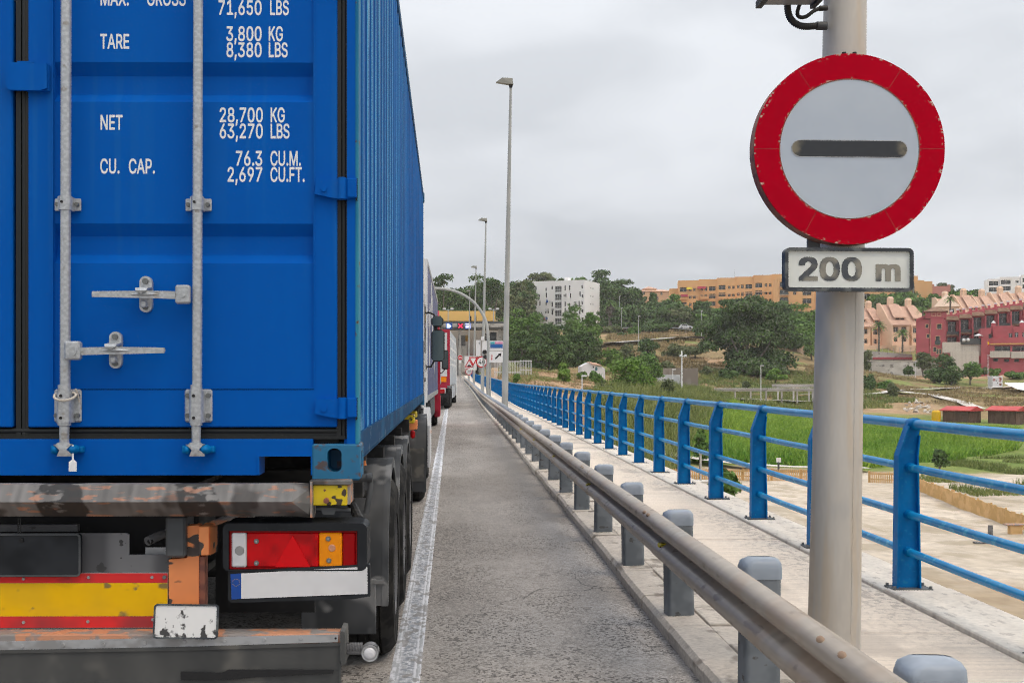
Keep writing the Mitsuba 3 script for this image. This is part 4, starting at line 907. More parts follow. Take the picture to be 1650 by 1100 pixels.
for i in range(16):                                   # pale abstract print on the curtain
    y_, z_ = r_.uniform(.5, 9), r_.uniform(1.6, 3.6); p2('curtain_print', prism(Point(y_, z_).buffer(r_.uniform(.1, .32), quad_segs=3), 'x', 0.001, .006), 'mat_truck_white')
p2('chassis', B(-1.9, -.6, .3, 16, .7, 1.04), 'mat_dark_chassis'); p2('bumper', B(-2.4, -.1, .02, .15, .5, .75), 'mat_black')
for v in (2.0, 3.3, 4.6, 14.6): wheel(A2, -.2, v, F2)
p2('side_skirt', B(-.14, -.06, 5.6, 11.5, .5, 1.0, .02), 'mat_dark_grey')
p2('cab', prism([(13.6, .5), (13.6, 3.3), (14.2, 3.75), (15.2, 3.5), (15.75, 2.2), (15.85, .5)], 'x', -2.46, .03), 'mat_truck_red')
p2('cab_step', cat(B(-.12, .06, 13.9, 15.6, .30, 1.0, .03), B(.03, .07, 13.7, 13.8, .35, 2.3)), 'mat_truck_red')
mk = p2('mirror', B(.10, .32, 15.3, 15.42, 1.85, 2.5, .03), 'mat_black'); put(mk + '__glass', B(.12, .30, 15.295, 15.31, 1.9, 2.45), 'mat_mirror_glass', fr=F2)
p2('mirror_arm', cat(tube([(0, 15.4, 2.55), (.2, 15.38, 2.52)], .02, 6), tube([(0, 15.4, 1.72), (.12, 15.4, 1.74), (.2, 15.36, 1.86)], .02, 6)), 'mat_black')
F3 = rotz(math.radians(-1.2), (-.47, 59, .02))
A3 = thing('refrigerated_truck', 'silver box lorry with white rear doors framed in red at the head of the queue', 'lorry')
def p3(part, mesh, mat, smooth=False): return put(A3 + '__' + part, mesh, mat, smooth, fr=F3)
p3('box_body', B(-2.55, 0, .08, 13.4, 1.18, 3.95, .03), 'mat_truck_silver')
p3('rear_frame', cat(B(-.13, .006, 0, .08, 1.18, 3.96), B(-2.556, -2.42, 0, .08, 1.18, 3.96), B(-2.42, -.13, 0, .08, 3.80, 3.96), B(-2.42, -.13, 0, .08, 1.05, 1.2)), 'mat_truck_red')
for a, b in ((-2.42, -1.285), (-1.275, -.13)): p3('rear_door', B(a, b, .015, .07, 1.62, 3.80), 'mat_truck_white')
for u in (-.45, -.75, -1.8, -2.1): p3('lock_rod', cyl((u, 0, 1.25), (u, 0, 3.75), .022, seg=8), 'mat_galv')
p3('warning_board', B(-.98, -.17, -.01, .012, 1.36, 1.60), 'mat_lens_amber'); p3('warning_board_edge', B(-1.0, -.15, 0, .013, 1.33, 1.63), 'mat_board_red')
p3('rear_band', B(-2.42, -.13, .02, .07, 1.2, 1.62), 'mat_truck_red')
p3('bumper', cat(B(-2.5, -.02, .0, .2, .55, .82), B(-2.4, -.1, .3, 1.0, .4, 1.0)), 'mat_black'); p3('light_panel', B(-2.3, -.2, -.03, .0, .80, 1.05, .01), 'mat_truck_white')
p3('tail_light', B(-.9, -.25, -.06, -.03, .80, 1.0, .03), 'mat_lens_red'); p3('mudflap', B(-.5, -.02, 1.2, 1.22, .15, .8), 'mat_black')
for v in (2.2, 3.5, 4.8, 14.5): wheel(A3, -.2, v, F3)
for i, z in enumerate((3.5, 3.0, 2.5, 2.2)): p3('body_stripe', B(.001, .005, .3, 13.0, z, z + .12), 'mat_truck_white')
p3('cab', prism([(13.8, .5), (13.8, 3.2), (14.4, 3.6), (15.6, 3.3), (16.1, 2.1), (16.2, .5)], 'x', -2.5, -.02), 'mat_truck_white'); p3('side_guard', B(-.1, -.02, 5.7, 11, .45, 1.1, .02), 'mat_truck_silver')
p3('chassis', B(-1.9, -.6, .3, 16, .7, 1.1), 'mat_dark_chassis')
# ------------------------------------------------------------------ lamp posts along the bridge; the first carries the big sign
def tilt(base, top):
    return np.array(base), np.array(top)
SPx, SPy = 1.857, 5.92
PO = thing('lamp_post', 'stout weathered galvanised lamp post in front, carrying the round customs sign', 'lamp post', None)
def lean(z): return SPx + .0175 * z
put(PO + '__pole', tube([(lean(z), SPy, z) for z in (.12, 1.0, 2.0, 3.4, 8.0, 14.6)], [.129, .121, .115, .103, .082, .045], 32), 'mat_pole', True)
put(PO + '__weld_seam', tube([(lean(z) + .045, SPy - math.sqrt(float(np.interp(z, (.12, 1, 2, 3.4), (.129, .121, .115, .103))) ** 2 - .045 ** 2), z) for z in (.3, .8, 1.3, 1.8, 2.0)], .0025, 6), 'mat_pole', True)
put(PO + '__base_plate', B(lean(.1) - .2, lean(.1) + .2, SPy - .2, SPy + .2, .122, .145, .004), 'mat_dark_grey')
hd = hull([(lean(14.6) - 1.05, SPy - .12, 14.62), (lean(14.6) - 1.05, SPy + .12, 14.62), (lean(14.6) + .12, SPy - .18, 14.5), (lean(14.6) + .12, SPy + .18, 14.5), (lean(14.6) - .7, SPy - .15, 14.85), (lean(14.6) + .1, SPy - .15, 14.83), (lean(14.6) - .7, SPy + .15, 14.85), (lean(14.6) + .1, SPy + .15, 14.83)])
put(PO + '__lamp_head', hd, 'mat_lamp_head')
# cabinet and conduits near the top edge
cab_y = SPy - .16
CB = thing('equipment_cabinet', 'grey cabinet at the top of the sign post with black corrugated conduits', 'cabinet')
x0, x1, zc = (1226 - 740) * (cab_y + .0) / 1920, (1322 - 740) * cab_y / 1920, EYE_H + (609.5 - 3) * cab_y / 1920
put(CB + '__box', B(x0, x1 - .02, cab_y - .06, cab_y + .06, zc, zc + .5, .008), 'mat_cabinet')
put(CB + '__rim', B(x0 - .008, x0 + .02, cab_y - .07, cab_y + .07, zc - .012, zc + .02), 'mat_black'); put(CB + '__rim', B(x1 - .03, x1 - .008, cab_y - .07, cab_y + .07, zc - .014, zc + .02), 'mat_black')
put(CB + '__clamp', B(x1 - .02, lean(3.6) - .08, SPy - .05, SPy + .05, zc + .1, zc + .16), 'mat_cabinet')
def P(px, py, y=SPy - .06): q = at(px, py, y); return q
def smooth_path(pts, n=40):
    from scipy.interpolate import splprep, splev
    tck, _ = splprep(np.array(pts).T, s=0, k=3); return np.array(splev(np.linspace(0, 1, n), tck)).T
cp = smooth_path([P(1270, -8), P(1269, 12), P(1275, 32), P(1290, 42), P(1305, 43), P(1322, 42)], 90)
ribs = .0165 + .0022 * np.sin(np.arange(90) * 2.1)
put(CB + '__conduit', tube(cp, ribs, 12), 'mat_conduit', True)
put(CB + '__gland', cyl(P(1316, 42), P(1332, 42), .021, seg=12), 'mat_dark_grey', 40)
put(CB + '__cable', tube(smooth_path([P(1291, -8), P(1287, 12), P(1287, 27), P(1296, 28), P(1310, 19), P(1322, 14), P(1332, 13)], 40), .0095, 10), 'mat_conduit', True)
put(CB + '__cable_gland', cyl(P(1320, 14), P(1333, 13.5), .013, seg=10), 'mat_conduit', 40)
# round prohibition sign
sx, sz, sy_ = 1.848, 2.6355, 5.65
SG = thing('customs_sign', 'large round red ringed white sign with a horizontal black bar', 'road sign')
disc = lathe([(0, 0), (.452, 0), (.452, .075), (.445, .083), (0, .083)], 96); disc.apply_transform(trimesh.transformations.rotation_matrix(math.pi / 2, [1, 0, 0])); disc.apply_translation([sx, sy_ + .08, sz])
put(SG + '__shell', disc, 'mat_sign_edge', 30)
put(SG + '__ring', prism(Point(sx, sz).buffer(.4515, quad_segs=40).difference(Point(sx, sz).buffer(.331, quad_segs=40)), 'y', sy_ - .008, sy_ - .0022), 'mat_sign_red')
for a in (0.0, 57, 123, 180, 242, 300):                    # joints of the ring's foil
    ca, sa = math.cos(math.radians(a)), math.sin(math.radians(a))
    put(SG + '__joint', tube([(sx + .334 * ca, sy_ - .0082, sz + .334 * sa), (sx + .449 * ca, sy_ - .0082, sz + .449 * sa)], .0009, 5), 'mat_sign_edge')
put(SG + '__face', prism(Point(sx, sz).buffer(.3306, quad_segs=40), 'y', sy_ - .0062, sy_ - .0022), 'mat_sign_white')
put(SG + '__rim', prism(Point(sx, sz).buffer(.3325, quad_segs=40).difference(Point(sx, sz).buffer(.3285, quad_segs=40)), 'y', sy_ - .0092, sy_ - .0025), 'mat_sign_edge')
bar = LineString([(sx - .234, sz + .003), (sx + .234, sz - .002)]).buffer(.0395, quad_segs=12)
put(SG + '__bar', prism(bar, 'y', sy_ - .0082, sy_ - .006), 'mat_sign_bar'); put(SG + '__bar_edge', prism(bar.exterior.buffer(.0018), 'y', sy_ - .0088, sy_ - .0061), 'mat_alu')
put(SG + '__clamp', cat(B(sx - .02, sx + .12, sy_ + .075, SPy - .02, sz + .2, sz + .26), B(sx - .02, sx + .12, sy_ + .075, SPy - .02, sz - .28, sz - .22), B(sx - .17, sx - .11, sy_ + .09, sy_ + .105, sz - .47, sz + .3)), 'mat_sign_back')
put(SG + '__bolt', cat(cyl((sx - .02, sy_ + .01, sz + .45), (sx - .02, sy_ + .01, sz + .462), .010, seg=8), cyl((sx + .03, sy_ + .01, sz + .45), (sx + .03, sy_ + .01, sz + .462), .010, seg=8)), 'mat_black')
# distance plate
PLy = 5.66
pa, pb = at(1264, 399, PLy), at(1471, 468.5, PLy)
DP2 = thing('distance_plate', 'small rectangular black framed plate reading 200 m under the round sign', 'road sign')
pgo = rrect(pa[0], pb[0], pb[2], pa[2], .026); pgo = Polygon([(x, z - .006 * (x - pa[0])) for x, z in pgo.exterior.coords])
pgi = pgo.buffer(-.016).buffer(-.004).buffer(.004)
put(DP2 + '__frame', prism(pgo.difference(pgi), 'y', PLy - .012, PLy + .045), 'mat_plaque_frame'); put(DP2 + '__plate', prism(pgo.buffer(-.01), 'y', PLy + .002, PLy + .03), 'mat_plaque')
put(DP2 + '__bevel', prism(pgi.exterior.buffer(.0022), 'y', PLy - .0015, PLy + .003), 'mat_plaque')
for s, px, w_ in (('2', 1288.5, 28), ('0', 1322, 30), ('0', 1357.5, 30), ('m', 1412.5, 37.5)):
    h = .108
    m_ = meshkit.text_mesh(s, h, .002, True); e = m_.vertices[:, :2]; x_0, x_1 = e[:, 0].min(), e[:, 0].max(); y_0, y_1 = e[:, 1].min(), e[:, 1].max()
    a, b = at(px, 451.5, PLy), at(px + w_, 414.2 if s != 'm' else 425.5, PLy)
    vx = a[0] + (m_.vertices[:, 0] - x_0) / (x_1 - x_0) * (b[0] - a[0]); vz = a[2] + (m_.vertices[:, 1] - y_0) / (y_1 - y_0) * (b[2] - a[2]) - .006 * (vx - pa[0])
    m_.vertices = np.stack([vx, PLy + .0018 - m_.vertices[:, 2], vz], 1)
    m_ = cat(*[m_.copy().apply_translation([ox, -.0002 * q_, oz]) for q_, (ox, oz) in enumerate(((0, 0), (.004, .002), (-.004, .002), (.004, -.002), (-.004, -.002)))])
    if m_.volume < 0: m_.invert()
    put(DP2 + '__character', m_, 'mat_sign_digits')
put(DP2 + '__clamp', B(sx, sx + .12, PLy + .03, SPy - .05, pb[2] + .03, pb[2] + .08), 'mat_sign_back')
# further lamp posts
for i, (y, xx, tp, lab) in enumerate(((55, 2.10, (823, 137), 'tall grey lamp post beside the railing, nearest of the far ones'), (104, 2.02, (783, 357), 'second far grey lamp post, left of the nearest far one'),
                                 (152, 1.85, (767, 432), 'third far grey lamp post, rising before the dark trees'), (200, 1.55, (757, 470), 'fourth far grey lamp post, the most distant by the customs canopy'))):
    k = thing('lamp_post', lab, 'lamp post', 'lamp posts along the bridge'); bz = float(road_z(y)) + WALK; q = at(*tp, y)
    b0 = np.array([xx, y, bz]); d = q - b0
    put(k + '__pole', tube([b0 + d * t for t in (0, .15, .5, 1.0)], [.15, .135, .11, .055], 16), 'mat_pole_far', True)
    hx = q[0]
    put(k + '__lamp_head', hull([(hx - .68, y - .12, q[2] + .10), (hx - .68, y + .12, q[2] + .10), (hx + .10, y - .2, q[2] - .02), (hx + .10, y + .2, q[2] - .02), (hx - .40, y - .15, q[2] + .30), (hx + .08, y - .15, q[2] + .27), (hx - .4, y + .15, q[2] + .30), (hx + .08, y + .15, q[2] + .27)]), 'mat_lamp_head')
    put(k + '__bracket', hull([(hx - .06, y - .08, q[2] - .15), (hx + .06, y - .08, q[2] - .15), (hx - .06, y + .08, q[2] - .15), (hx + .12, y - .08, q[2] + .05), (hx - .1, y - .08, q[2] + .05), (hx + .12, y + .08, q[2] + .05), (hx - .1, y + .08, q[2] + .05)]), 'mat_black')
# curved gantry arm over the lane
GA = thing('curved_gantry', 'pale curved steel arm arching from the pavement over the truck lane', 'gantry')
gy_ = 80.0; gp_ = [at(a, b, gy_) for a, b in ((787, 636), (787, 560), (786, 535), (782, 515), (774, 500), (762, 486), (748, 476), (732, 469), (716, 465.5), (700, 464.5), (660, 464), (600, 463.5))]
gp_[0][2] = float(road_z(gy_)) + WALK
put(GA + '__arm', tube(smooth_path(gp_, 60), np.linspace(.115, .08, 60), 14), 'mat_pole_far', True)
put(GA + '__base_plate', B(gp_[0][0] - .3, gp_[0][0] + .3, gy_ - .3, gy_ + .3, gp_[0][2], gp_[0][2] + .04), 'mat_dark_grey')

def post_at(host, px, y, ztop, r=.045, mat='mat_pole_far'):
    x = (px - 740) * y / 1920; b = float(road_z(y)) + WALK if x > 1.0 + float(road_x(y)) else float(road_z(y))
    put(host + '__post', cyl((x, y, b), (x, y, ztop), r, seg=10), mat, True)
def disc_sign(host, px, py, y, rp, ring, face, text=None, rfrac=.80):
    c = at(px, py, y); r = rp * y / 1920
    put(host + '__back', prism(Point(c[0], c[2]).buffer(r, quad_segs=12), 'y', y - .02, y), 'mat_sign_back')
    put(host + '__ring', prism(Point(c[0], c[2]).buffer(r, quad_segs=12), 'y', y - .026, y - .021), ring)
    put(host + '__face', prism(Point(c[0], c[2]).buffer(r * rfrac, quad_segs=12), 'y', y - .031, y - .027), face)
    if text: put(host + '__number', face_text(text, r * .72, c[0], c[2] - r * .36, y - .0312, .92, True, .004, 'c'), 'mat_black')
s = thing('speed_limit_sign', 'round red ringed speed limit sign reading 40', 'road sign'); disc_sign(s, 776, 583, 88, 9.2, 'mat_road_sign_red', 'mat_road_sign_white', '40'); post_at(s, 776, 88.06, at(776, 575, 88)[2], .07)
s = thing('speed_limit_sign', 'small round speed limit sign reading 20 under the hump warning', 'road sign'); disc_sign(s, 755.5, 598.5, 130, 5.8, 'mat_road_sign_red', 'mat_road_sign_white', '20')
def tri(host, pts, y, red, white, sc=.66):
    q = np.array([at(a, b, y)[[0, 2]] for a, b in pts]); c = q.mean(0)
    put(host + '__back', prism(q, 'y', y - .02, y), 'mat_sign_back'); put(host + '__border', prism(q, 'y', y - .026, y - .021), red); put(host + '__face', prism(c + (q - c) * sc, 'y', y - .031, y - .027), white)
    return c
s = thing('hump_warning_sign', 'triangular red bordered warning sign with a black road hump', 'road sign')
c = tri(s, [(748.5, 591.5), (763.5, 591.5), (756, 578)], 130, 'mat_road_sign_red', 'mat_road_sign_white'); w_ = .28
put(s + '__hump', prism([(c[0] - .26, c[1] - .22), (c[0] - .14, c[1] - .08), (c[0], c[1] - .02), (c[0] + .14, c[1] - .08), (c[0] + .26, c[1] - .22)], 'y', 129.962, 129.968), 'mat_black'); post_at(s, 756, 130.1, at(756, 579, 130)[2], .06)
put(s + '__panel', prism(sbox(at(748.5, 0, 130.06)[0], at(0, 593.2, 130.06)[2], at(768, 0, 130.06)[0], at(0, 573.5, 130.06)[2]), 'y', 130.01, 130.04), 'mat_road_sign_white')
s = thing('give_way_sign', 'downward pointing white triangular give way sign with a red border', 'road sign'); tri(s, [(755, 575), (770, 575), (762.5, 590)], 129, 'mat_road_sign_red', 'mat_road_sign_white', .62); post_at(s, 762.5, 129.1, at(0, 580, 129)[2], .06)
put(s + '__plate', prism(sbox(at(757, 0, 128.9)[0], at(0, 596, 128.9)[2], at(768, 0, 128.9)[0], at(0, 592.5, 128.9)[2]), 'y', 128.9, 128.93), 'mat_plaque')
s = thing('no_entry_sign', 'small red round no entry sign at the customs island', 'road sign'); disc_sign(s, 741.5, 576, 178, 4.1, 'mat_road_sign_white', 'mat_road_sign_red', None, .93)
c = at(741.5, 576, 178); put(s + '__bar', B(c[0] - .24, c[0] + .24, 177.955, 177.965, c[2] - .06, c[2] + .06), 'mat_road_sign_white'); post_at(s, 741.5, 178.1, c[2], .05)
c = at(741.5, 582.5, 178); put(s + '__plate', prism(Point(c[0], c[2]).buffer(.2), 'y', 177.96, 177.98), 'mat_road_sign_white')
s = thing('traffic_light', 'two lamp black traffic light on a white board beside the curved gantry', 'traffic light')
for a, b, t0, t1 in ((767, 774.5, 548, 574), (776.5, 785.5, 549, 566)): q0, q1 = at(a, t1, 84), at(b, t0, 84); put(s + '__board', B(q0[0], q1[0], 84, 84.05, q0[2], q1[2], .01), 'mat_white_paint')
for px, py in ((781, 567), (782, 575)): c = at(px, py, 83.8); put(s + '__lamp', prism(Point(c[0], c[2]).buffer(.15), 'y', 83.7, 83.9), 'mat_black')
c = at(777.5, 545.5, 84); put(s + '__camera', B(c[0] - .11, c[0] + .11, 83.8, 84.1, c[2] - .12, c[2] + .12, .02), 'mat_white_paint'); put(s + '__arrow', prism([(at(772, 553, 84)[0] + a, at(772, 553, 84)[2] + b) for a, b in ((-.05, 0), (.05, .06), (.05, -.06))], 'y', 83.98, 83.995), 'mat_black')
post_at(s, 779, 84.2, at(0, 530, 84)[2], .06)
s = thing('information_sign', 'blue, pink and teal information board above a white arrow board', 'information sign')
iy = 70.0
def panel(a, b, t0, t1, mat, d=0): q0, q1 = at(a, t1, iy), at(b, t0, iy); put(s + '__panel', B(q0[0], q1[0], iy - .03 - d, iy + .0 - d, q0[2], q1[2]), mat)
panel(789, 811, 549, 565, 'mat_white_paint'); panel(790, 797, 550.5, 554, 'mat_information_teal' if 'mat_information_teal' in scene else M('information_teal', (.06, .38, .42), .5), .034); panel(797.5, 810, 550.5, 554, M('information_pink', (.62, .28, .42), .5), .034); panel(790, 810, 554.4, 560.5, M('information_blue', (.012, .10, .33), .5), .034)
panel(788.5, 811, 566, 584, 'mat_white_paint')
A_ = lambda a, b: at(a, b, iy)[[0, 2]]
put(s + '__arrow', cat(prism(LineString([A_(798, 578), A_(804.5, 571.5)]).buffer(.045, cap_style=2), 'y', iy - .045, iy - .032), prism([A_(802.2, 569.8), A_(807.5, 569), A_(806.8, 574.6)], 'y', iy - .0452, iy - .0322)), 'mat_black')
put(s + '__symbol', cat(*[B(at(791, 0, iy)[0], at(793.6, 0, iy)[0], iy - .04, iy - .031, at(0, b + 1.7, iy)[2], at(0, b, iy)[2]) for b in (572, 575, 578)]), 'mat_road_sign_red')
post_at(s, 790, 70.1, at(0, 549, iy)[2], .05); post_at(s, 810, 70.1, at(0, 549, iy)[2], .05)
# ------------------------------------------------------------------ buildings
def bframe(px, y, deg, z=None):
    """frame whose origin stands on the ground where pixel column px is seen y metres ahead; local x along the facade to the right, local -y out of it"""
    x = (px - 740) * y / 1920; return rotz(math.radians(deg), (x, y, tz(x, y) if z is None else z))
def facade(host, fr, x0, x1, y0, y1, z0, z1, wins, wall, part='wall', pane='mat_glass_dark', frame=None, depth=.28, side=None):
    """box of wall with real window openings (x, z, w, h) in its front and, in side, (y, z, w, h) in its right end"""
    m_ = mbox(x0, x1, y0, y1, z0, z1)
    cuts = [mbox(x, x + w, y0 - .1, y0 + depth, z, z + h) for x, z, w, h in wins] + [mbox(x1 - depth, x1 + .1, y, y + w, z, z + h) for y, z, w, h in (side or [])]
    if cuts: m_ = m_ - m3.Manifold.batch_boolean(cuts, m3.OpType.Add)
    put(host + '__' + part, m_, wall, fr=fr)
    for x, z, w, h in wins:
        k = put(host + '__window', B(x + .001, x + w - .001, y0 + depth - .06, y0 + depth + .02, z + .001, z + h - .001), pane, fr=fr)
        if frame: scene[k + '__frame'] = mikit.ply(tr(cat(B(x - .12, x + w + .12, y0 - .05, y0 + .03, z + h, z + h + .13), B(x - .12, x + w + .12, y0 - .05, y0 + .03, z - .13, z), B(x - .12, x, y0 - .05, y0 + .03, z, z + h), B(x + w, x + w + .12, y0 - .05, y0 + .03, z, z + h)), fr), frame)
        elif w > .7 and h > .9: scene[k + '__frame'] = mikit.ply(tr(cat(B(x + w / 2 - .05, x + w / 2 + .05, y0 + depth - .12, y0 + depth - .07, z, z + h), B(x, x + w, y0 + depth - .12, y0 + depth - .071, z + h * .68, z + h * .68 + .08)), fr), 'mat_frame_white')
    for y, z, w, h in (side or []): put(host + '__window', B(x1 - depth - .02, x1 - depth + .06, y + .001, y + w - .001, z + .001, z + h - .001), pane, fr=fr)
def tr(m_, fr): m_ = mesh_of(m_).copy(); m_.apply_transform(fr); return m_
def hip(x0, x1, y0, y1, z, h, inset=None, over=.35, th=.12):
    i = inset if inset is not None else min(x1 - x0, y1 - y0) / 2
    b = [(x0 - over, y0 - over, z), (x1 + over, y0 - over, z), (x0 - over, y1 + over, z), (x1 + over, y1 + over, z)]
    return hull(b + [(a, c, z - th) for a, c, _ in b] + [(x0 + i, (y0 + y1) / 2, z + h), (x1 - i, (y0 + y1) / 2, z + h)])

# white apartment block
WB = thing('apartment_block', 'white five storey apartment block with a glazed stair strip and small windows', 'apartment block')
fw = bframe(858, 424, -24); H0 = at(858, 452, 415)[2] - fw[2, 3]; fl = 2.82
wins = []
cols = [(1.1, .5), (2.5, .55), (4.9, .5), (5.7, .5), (7.1, .6), (12.0, .5), (13.6, .5), (14.4, .9), (17.1, .55), (18.2, .55)]
br = np.random.default_rng(5)
for r in range(6):
    zz = H0 - 2.6 - r * fl
    for x, w in cols:
        if br.random() < .12: continue
        wins.append((x + br.normal(0, .25) * (r % 2), zz - (.5 if br.random() < .5 else 0), w, 1.15 if br.random() < .45 else 1.7))
side = []
for r in range(6):
    for yy in (6.4, 9.2): side.append((yy, H0 - 2.3 - r * fl, 1.3, .45))
# keep windows apart
keep = []
for w in wins:
    if not any(abs(w[0] - k[0]) < (w[2] + k[2]) / 2 + .3 and abs(w[1] - k[1]) < 1.9 for k in keep) and not 7.9 < w[0] + w[2] / 2 < 11.3: keep.append(w)
facade(WB, fw, 0, 19.4, 0, 17.6, -4, H0, keep, 'mat_wall_white', side=side, pane='mat_glass_dark')
for r in range(6):
    zz = H0 - 3.6 - r * fl
    k = put(WB + '__glazed_balcony', B(8.6, 10.9, -.10, .05, zz, zz + 2.0), 'mat_glass_dark', fr=fw)
    put(k + '__frame', cat(*[B(8.5 + i * .8, 8.6 + i * .8, -.16, -.09, zz, zz + 2.0) for i in range(4)], B(8.5, 11, -.17, -.09, zz + .75, zz + .85), B(8.5, 11, -.2, .0, zz - .82, zz - .02)), 'mat_frame_white', fr=fw)
put(WB + '__parapet', cat(B(-.06, 19.46, -.06, .25, H0 + .003, H0 + .35), B(19.2, 19.46, .25, 17.6, H0 + .003, H0 + .35)), 'mat_wall_white', fr=fw)
put(WB + '__roof_hut', B(10.0, 11.3, 6, 9, H0, H0 + 1.9), 'mat_wall_white', fr=fw)
for i, (x, z, m_) in enumerate(((4.2, H0 - 13.4, 'awning_red'), (5.1, H0 - 13.3, 'euro_blue'), (5.3, H0 - 7.2, 'euro_blue'), (6.2, H0 - 7.4, 'truck_white'), (4.9, H0 - 10.3, 'truck_white'))):
    put(WB + '__laundry', B(x, x + .7, -.45, -.42, z, z + .9), 'mat_' + m_, fr=fw)
for i, (x, z) in enumerate(((11.9, H0 - 13.6), (11.8, H0 - 5.2), (7.3, H0 - 10.0), (15.6, H0 - 7.7))): put(WB + '__air_unit', B(x, x + .8, -.4, -.01, z, z + .55, .04), 'mat_cabinet', fr=fw)

# orange apartments on the hill: stepped parapets, balconies
OB = thing('apartment_building', 'long orange apartment building with stepped roof and recessed balconies on the hill', 'apartment building')
oy = 470; fo = bframe(1093, oy, -9, 24.0); S = oy / 1920
Hn = lambda py: EYE_H + (609.5 - py) * S - 24.0
nx, x = 0, 0.0
segs = [(8, 452), (7, 450.5), (7, 448.5), (7, 447), (7, 445), (6, 443.5), (5, 442)]
for i, (w, tp) in enumerate(segs):
    top = Hn(tp); wn = []
    for r in range(4):
        zb = Hn(467) - r * 2.95 + (top - Hn(448)) * .8
        if i % 2 == 0: wn += [(x + .6, zb, 2.6, 1.75), (x + 4.2, zb + .25, .9, 1.2)] + ([(x + 5.8, zb + .25, .9, 1.2)] if w > 6.9 else [])
        else: wn += [(x + .7, zb + .25, .9, 1.2), (x + 2.2, zb + .1, 1.0, 1.5), (x + 3.9, zb, 2.5, 1.75)]
    wn = [(a, b, min(c, x + w - .2 - a), d) for a, b, c, d in wn if a + .5 < x + w]
    facade(OB, fo, x + .002, x + w - .002, (i % 2) * .5 - (i * .0), 13, -6, top, wn, 'mat_wall_orange', depth=.9)
    put(OB + '__cornice', B(x + .3, x + w - .3, (i % 2) * .5 - .35, (i % 2) * .5 - .003, Hn(475) + (top - Hn(448)) * .8, Hn(474) + (top - Hn(448)) * .8), 'mat_wall_tan', fr=fo)
    put(OB + '__balcony', cat(B(x + .4, x + 3.6, -.9, -.004 + (i % 2) * .5, Hn(482.5), Hn(478.5)), B(x + .4, x + 3.6, -.9, -.004 + (i % 2) * .5, Hn(494.5), Hn(490.5))), 'mat_wall_orange', fr=fo)
    x += w
for a, b, zt, m_ in ((3.2, 5.2, 463, 'awning_yellow'), (7.4, 10.6, 462, 'awning_red'), (1.0, 3.6, 474.5, 'awning_red')):
    put(OB + '__awning', hull([(a, -.01, Hn(zt)), (b, -.01, Hn(zt)), (a - .1, -1.2, Hn(zt + 3.5)), (b + .1, -1.2, Hn(zt + 3.5)), (a - .1, -1.2, Hn(zt + 3.9)), (b + .1, -1.2, Hn(zt + 3.9))]), 'mat_' + m_, fr=fo)
put(OB + '__end_wing', B(-3.4, -.01, 2.5, 13, -6, Hn(464)), 'mat_wall_orange', fr=fo); put(OB + '__antenna', cyl((22, 6, Hn(447)), (22, 6, Hn(433)), .06, seg=6), 'mat_galv', fr=fo)
OC = thing('apartment_building', 'orange apartment wing just left of the sign post, with open balconies', 'apartment building')
fo2 = bframe(1253, 440, -6, 20.0); S2 = 440 / 1920; H2 = lambda py: EYE_H + (609.5 - py) * S2 - 20.0
facade(OC, fo2, 0, 13.2, 0, 12, -6, H2(448), [(.8, H2(462), 3.0, 1.8), (.8, H2(474.5), 3.0, 1.8), (5.6, H2(475), 1.2, 1.3), (5.6, H2(462), 1.2, 1.3), (9.0, H2(463), 3.2, 1.8), (9.0, H2(476), 3.2, 1.8), (9.0, H2(489), 3.2, 1.8), (.8, H2(487), 3.0, 1.8)], 'mat_wall_orange', depth=.9)
for z in (462, 474.5, 487): put(OC + '__railing', B(.7, 3.9, -.5, -.46, H2(z + .5), H2(z - 3.2)), 'mat_dark_grey', fr=fo2); put(OC + '__balcony', B(.6, 4.0, -.55, -.004, H2(z + 1.6), H2(z + .5)), 'mat_wall_tan', fr=fo2)
put(OC + '__stair_tower', B(12.0, 15.6, 1.0, 8, -6, H2(452)), 'mat_wall_orange', fr=fo2)
OD = thing('apartment_building', 'orange stepped tower block standing just right of the distance plate', 'apartment building')
fo3 = bframe(1388, 430, -4, 22.0); S3 = 430 / 1920; H3 = lambda py: EYE_H + (609.5 - py) * S3 - 22.0
facade(OD, fo3, 0, 17, 0, 10, -6, H3(470.5), [(.8, H3(482), 2.4, 2.0), (4.3, H3(480.5), 1.2, 1.3), (7.2, H3(480.5), 1.0, 1.3), (10, H3(481), 2.0, 1.8), (13.8, H3(481), 2.0, 1.8)], 'mat_wall_orange', depth=.8)
facade(OD, fo3, 17.003, 22.2, .3, 10, -6, H3(452), [(18.0, H3(474), .8, 2.4), (18.0, H3(464), .8, 1.6)], 'mat_wall_orange', part='tower'); put(OD + '__tower_top', B(18.2, 20.2, 1, 8, H3(452), H3(444.5)), 'mat_wall_orange', fr=fo3)
put(OD + '__tower_top', B(22.203, 25.3, 1, 8, -6, H3(453.5)), 'mat_wall_orange', fr=fo3)
put(OD + '__pink_wing', B(25.305, 32, 2, 9, -6, H3(461)), M('wall_pink', (.55, .23, .19), .8), fr=fo3); put(OD + '__pink_parapet', cat(B(25.4, 26.2, 1.9, 2.4, H3(461), H3(458)), B(31.0, 32, 1.9, 2.4, H3(461), H3(459))), 'mat_wall_pink', fr=fo3)
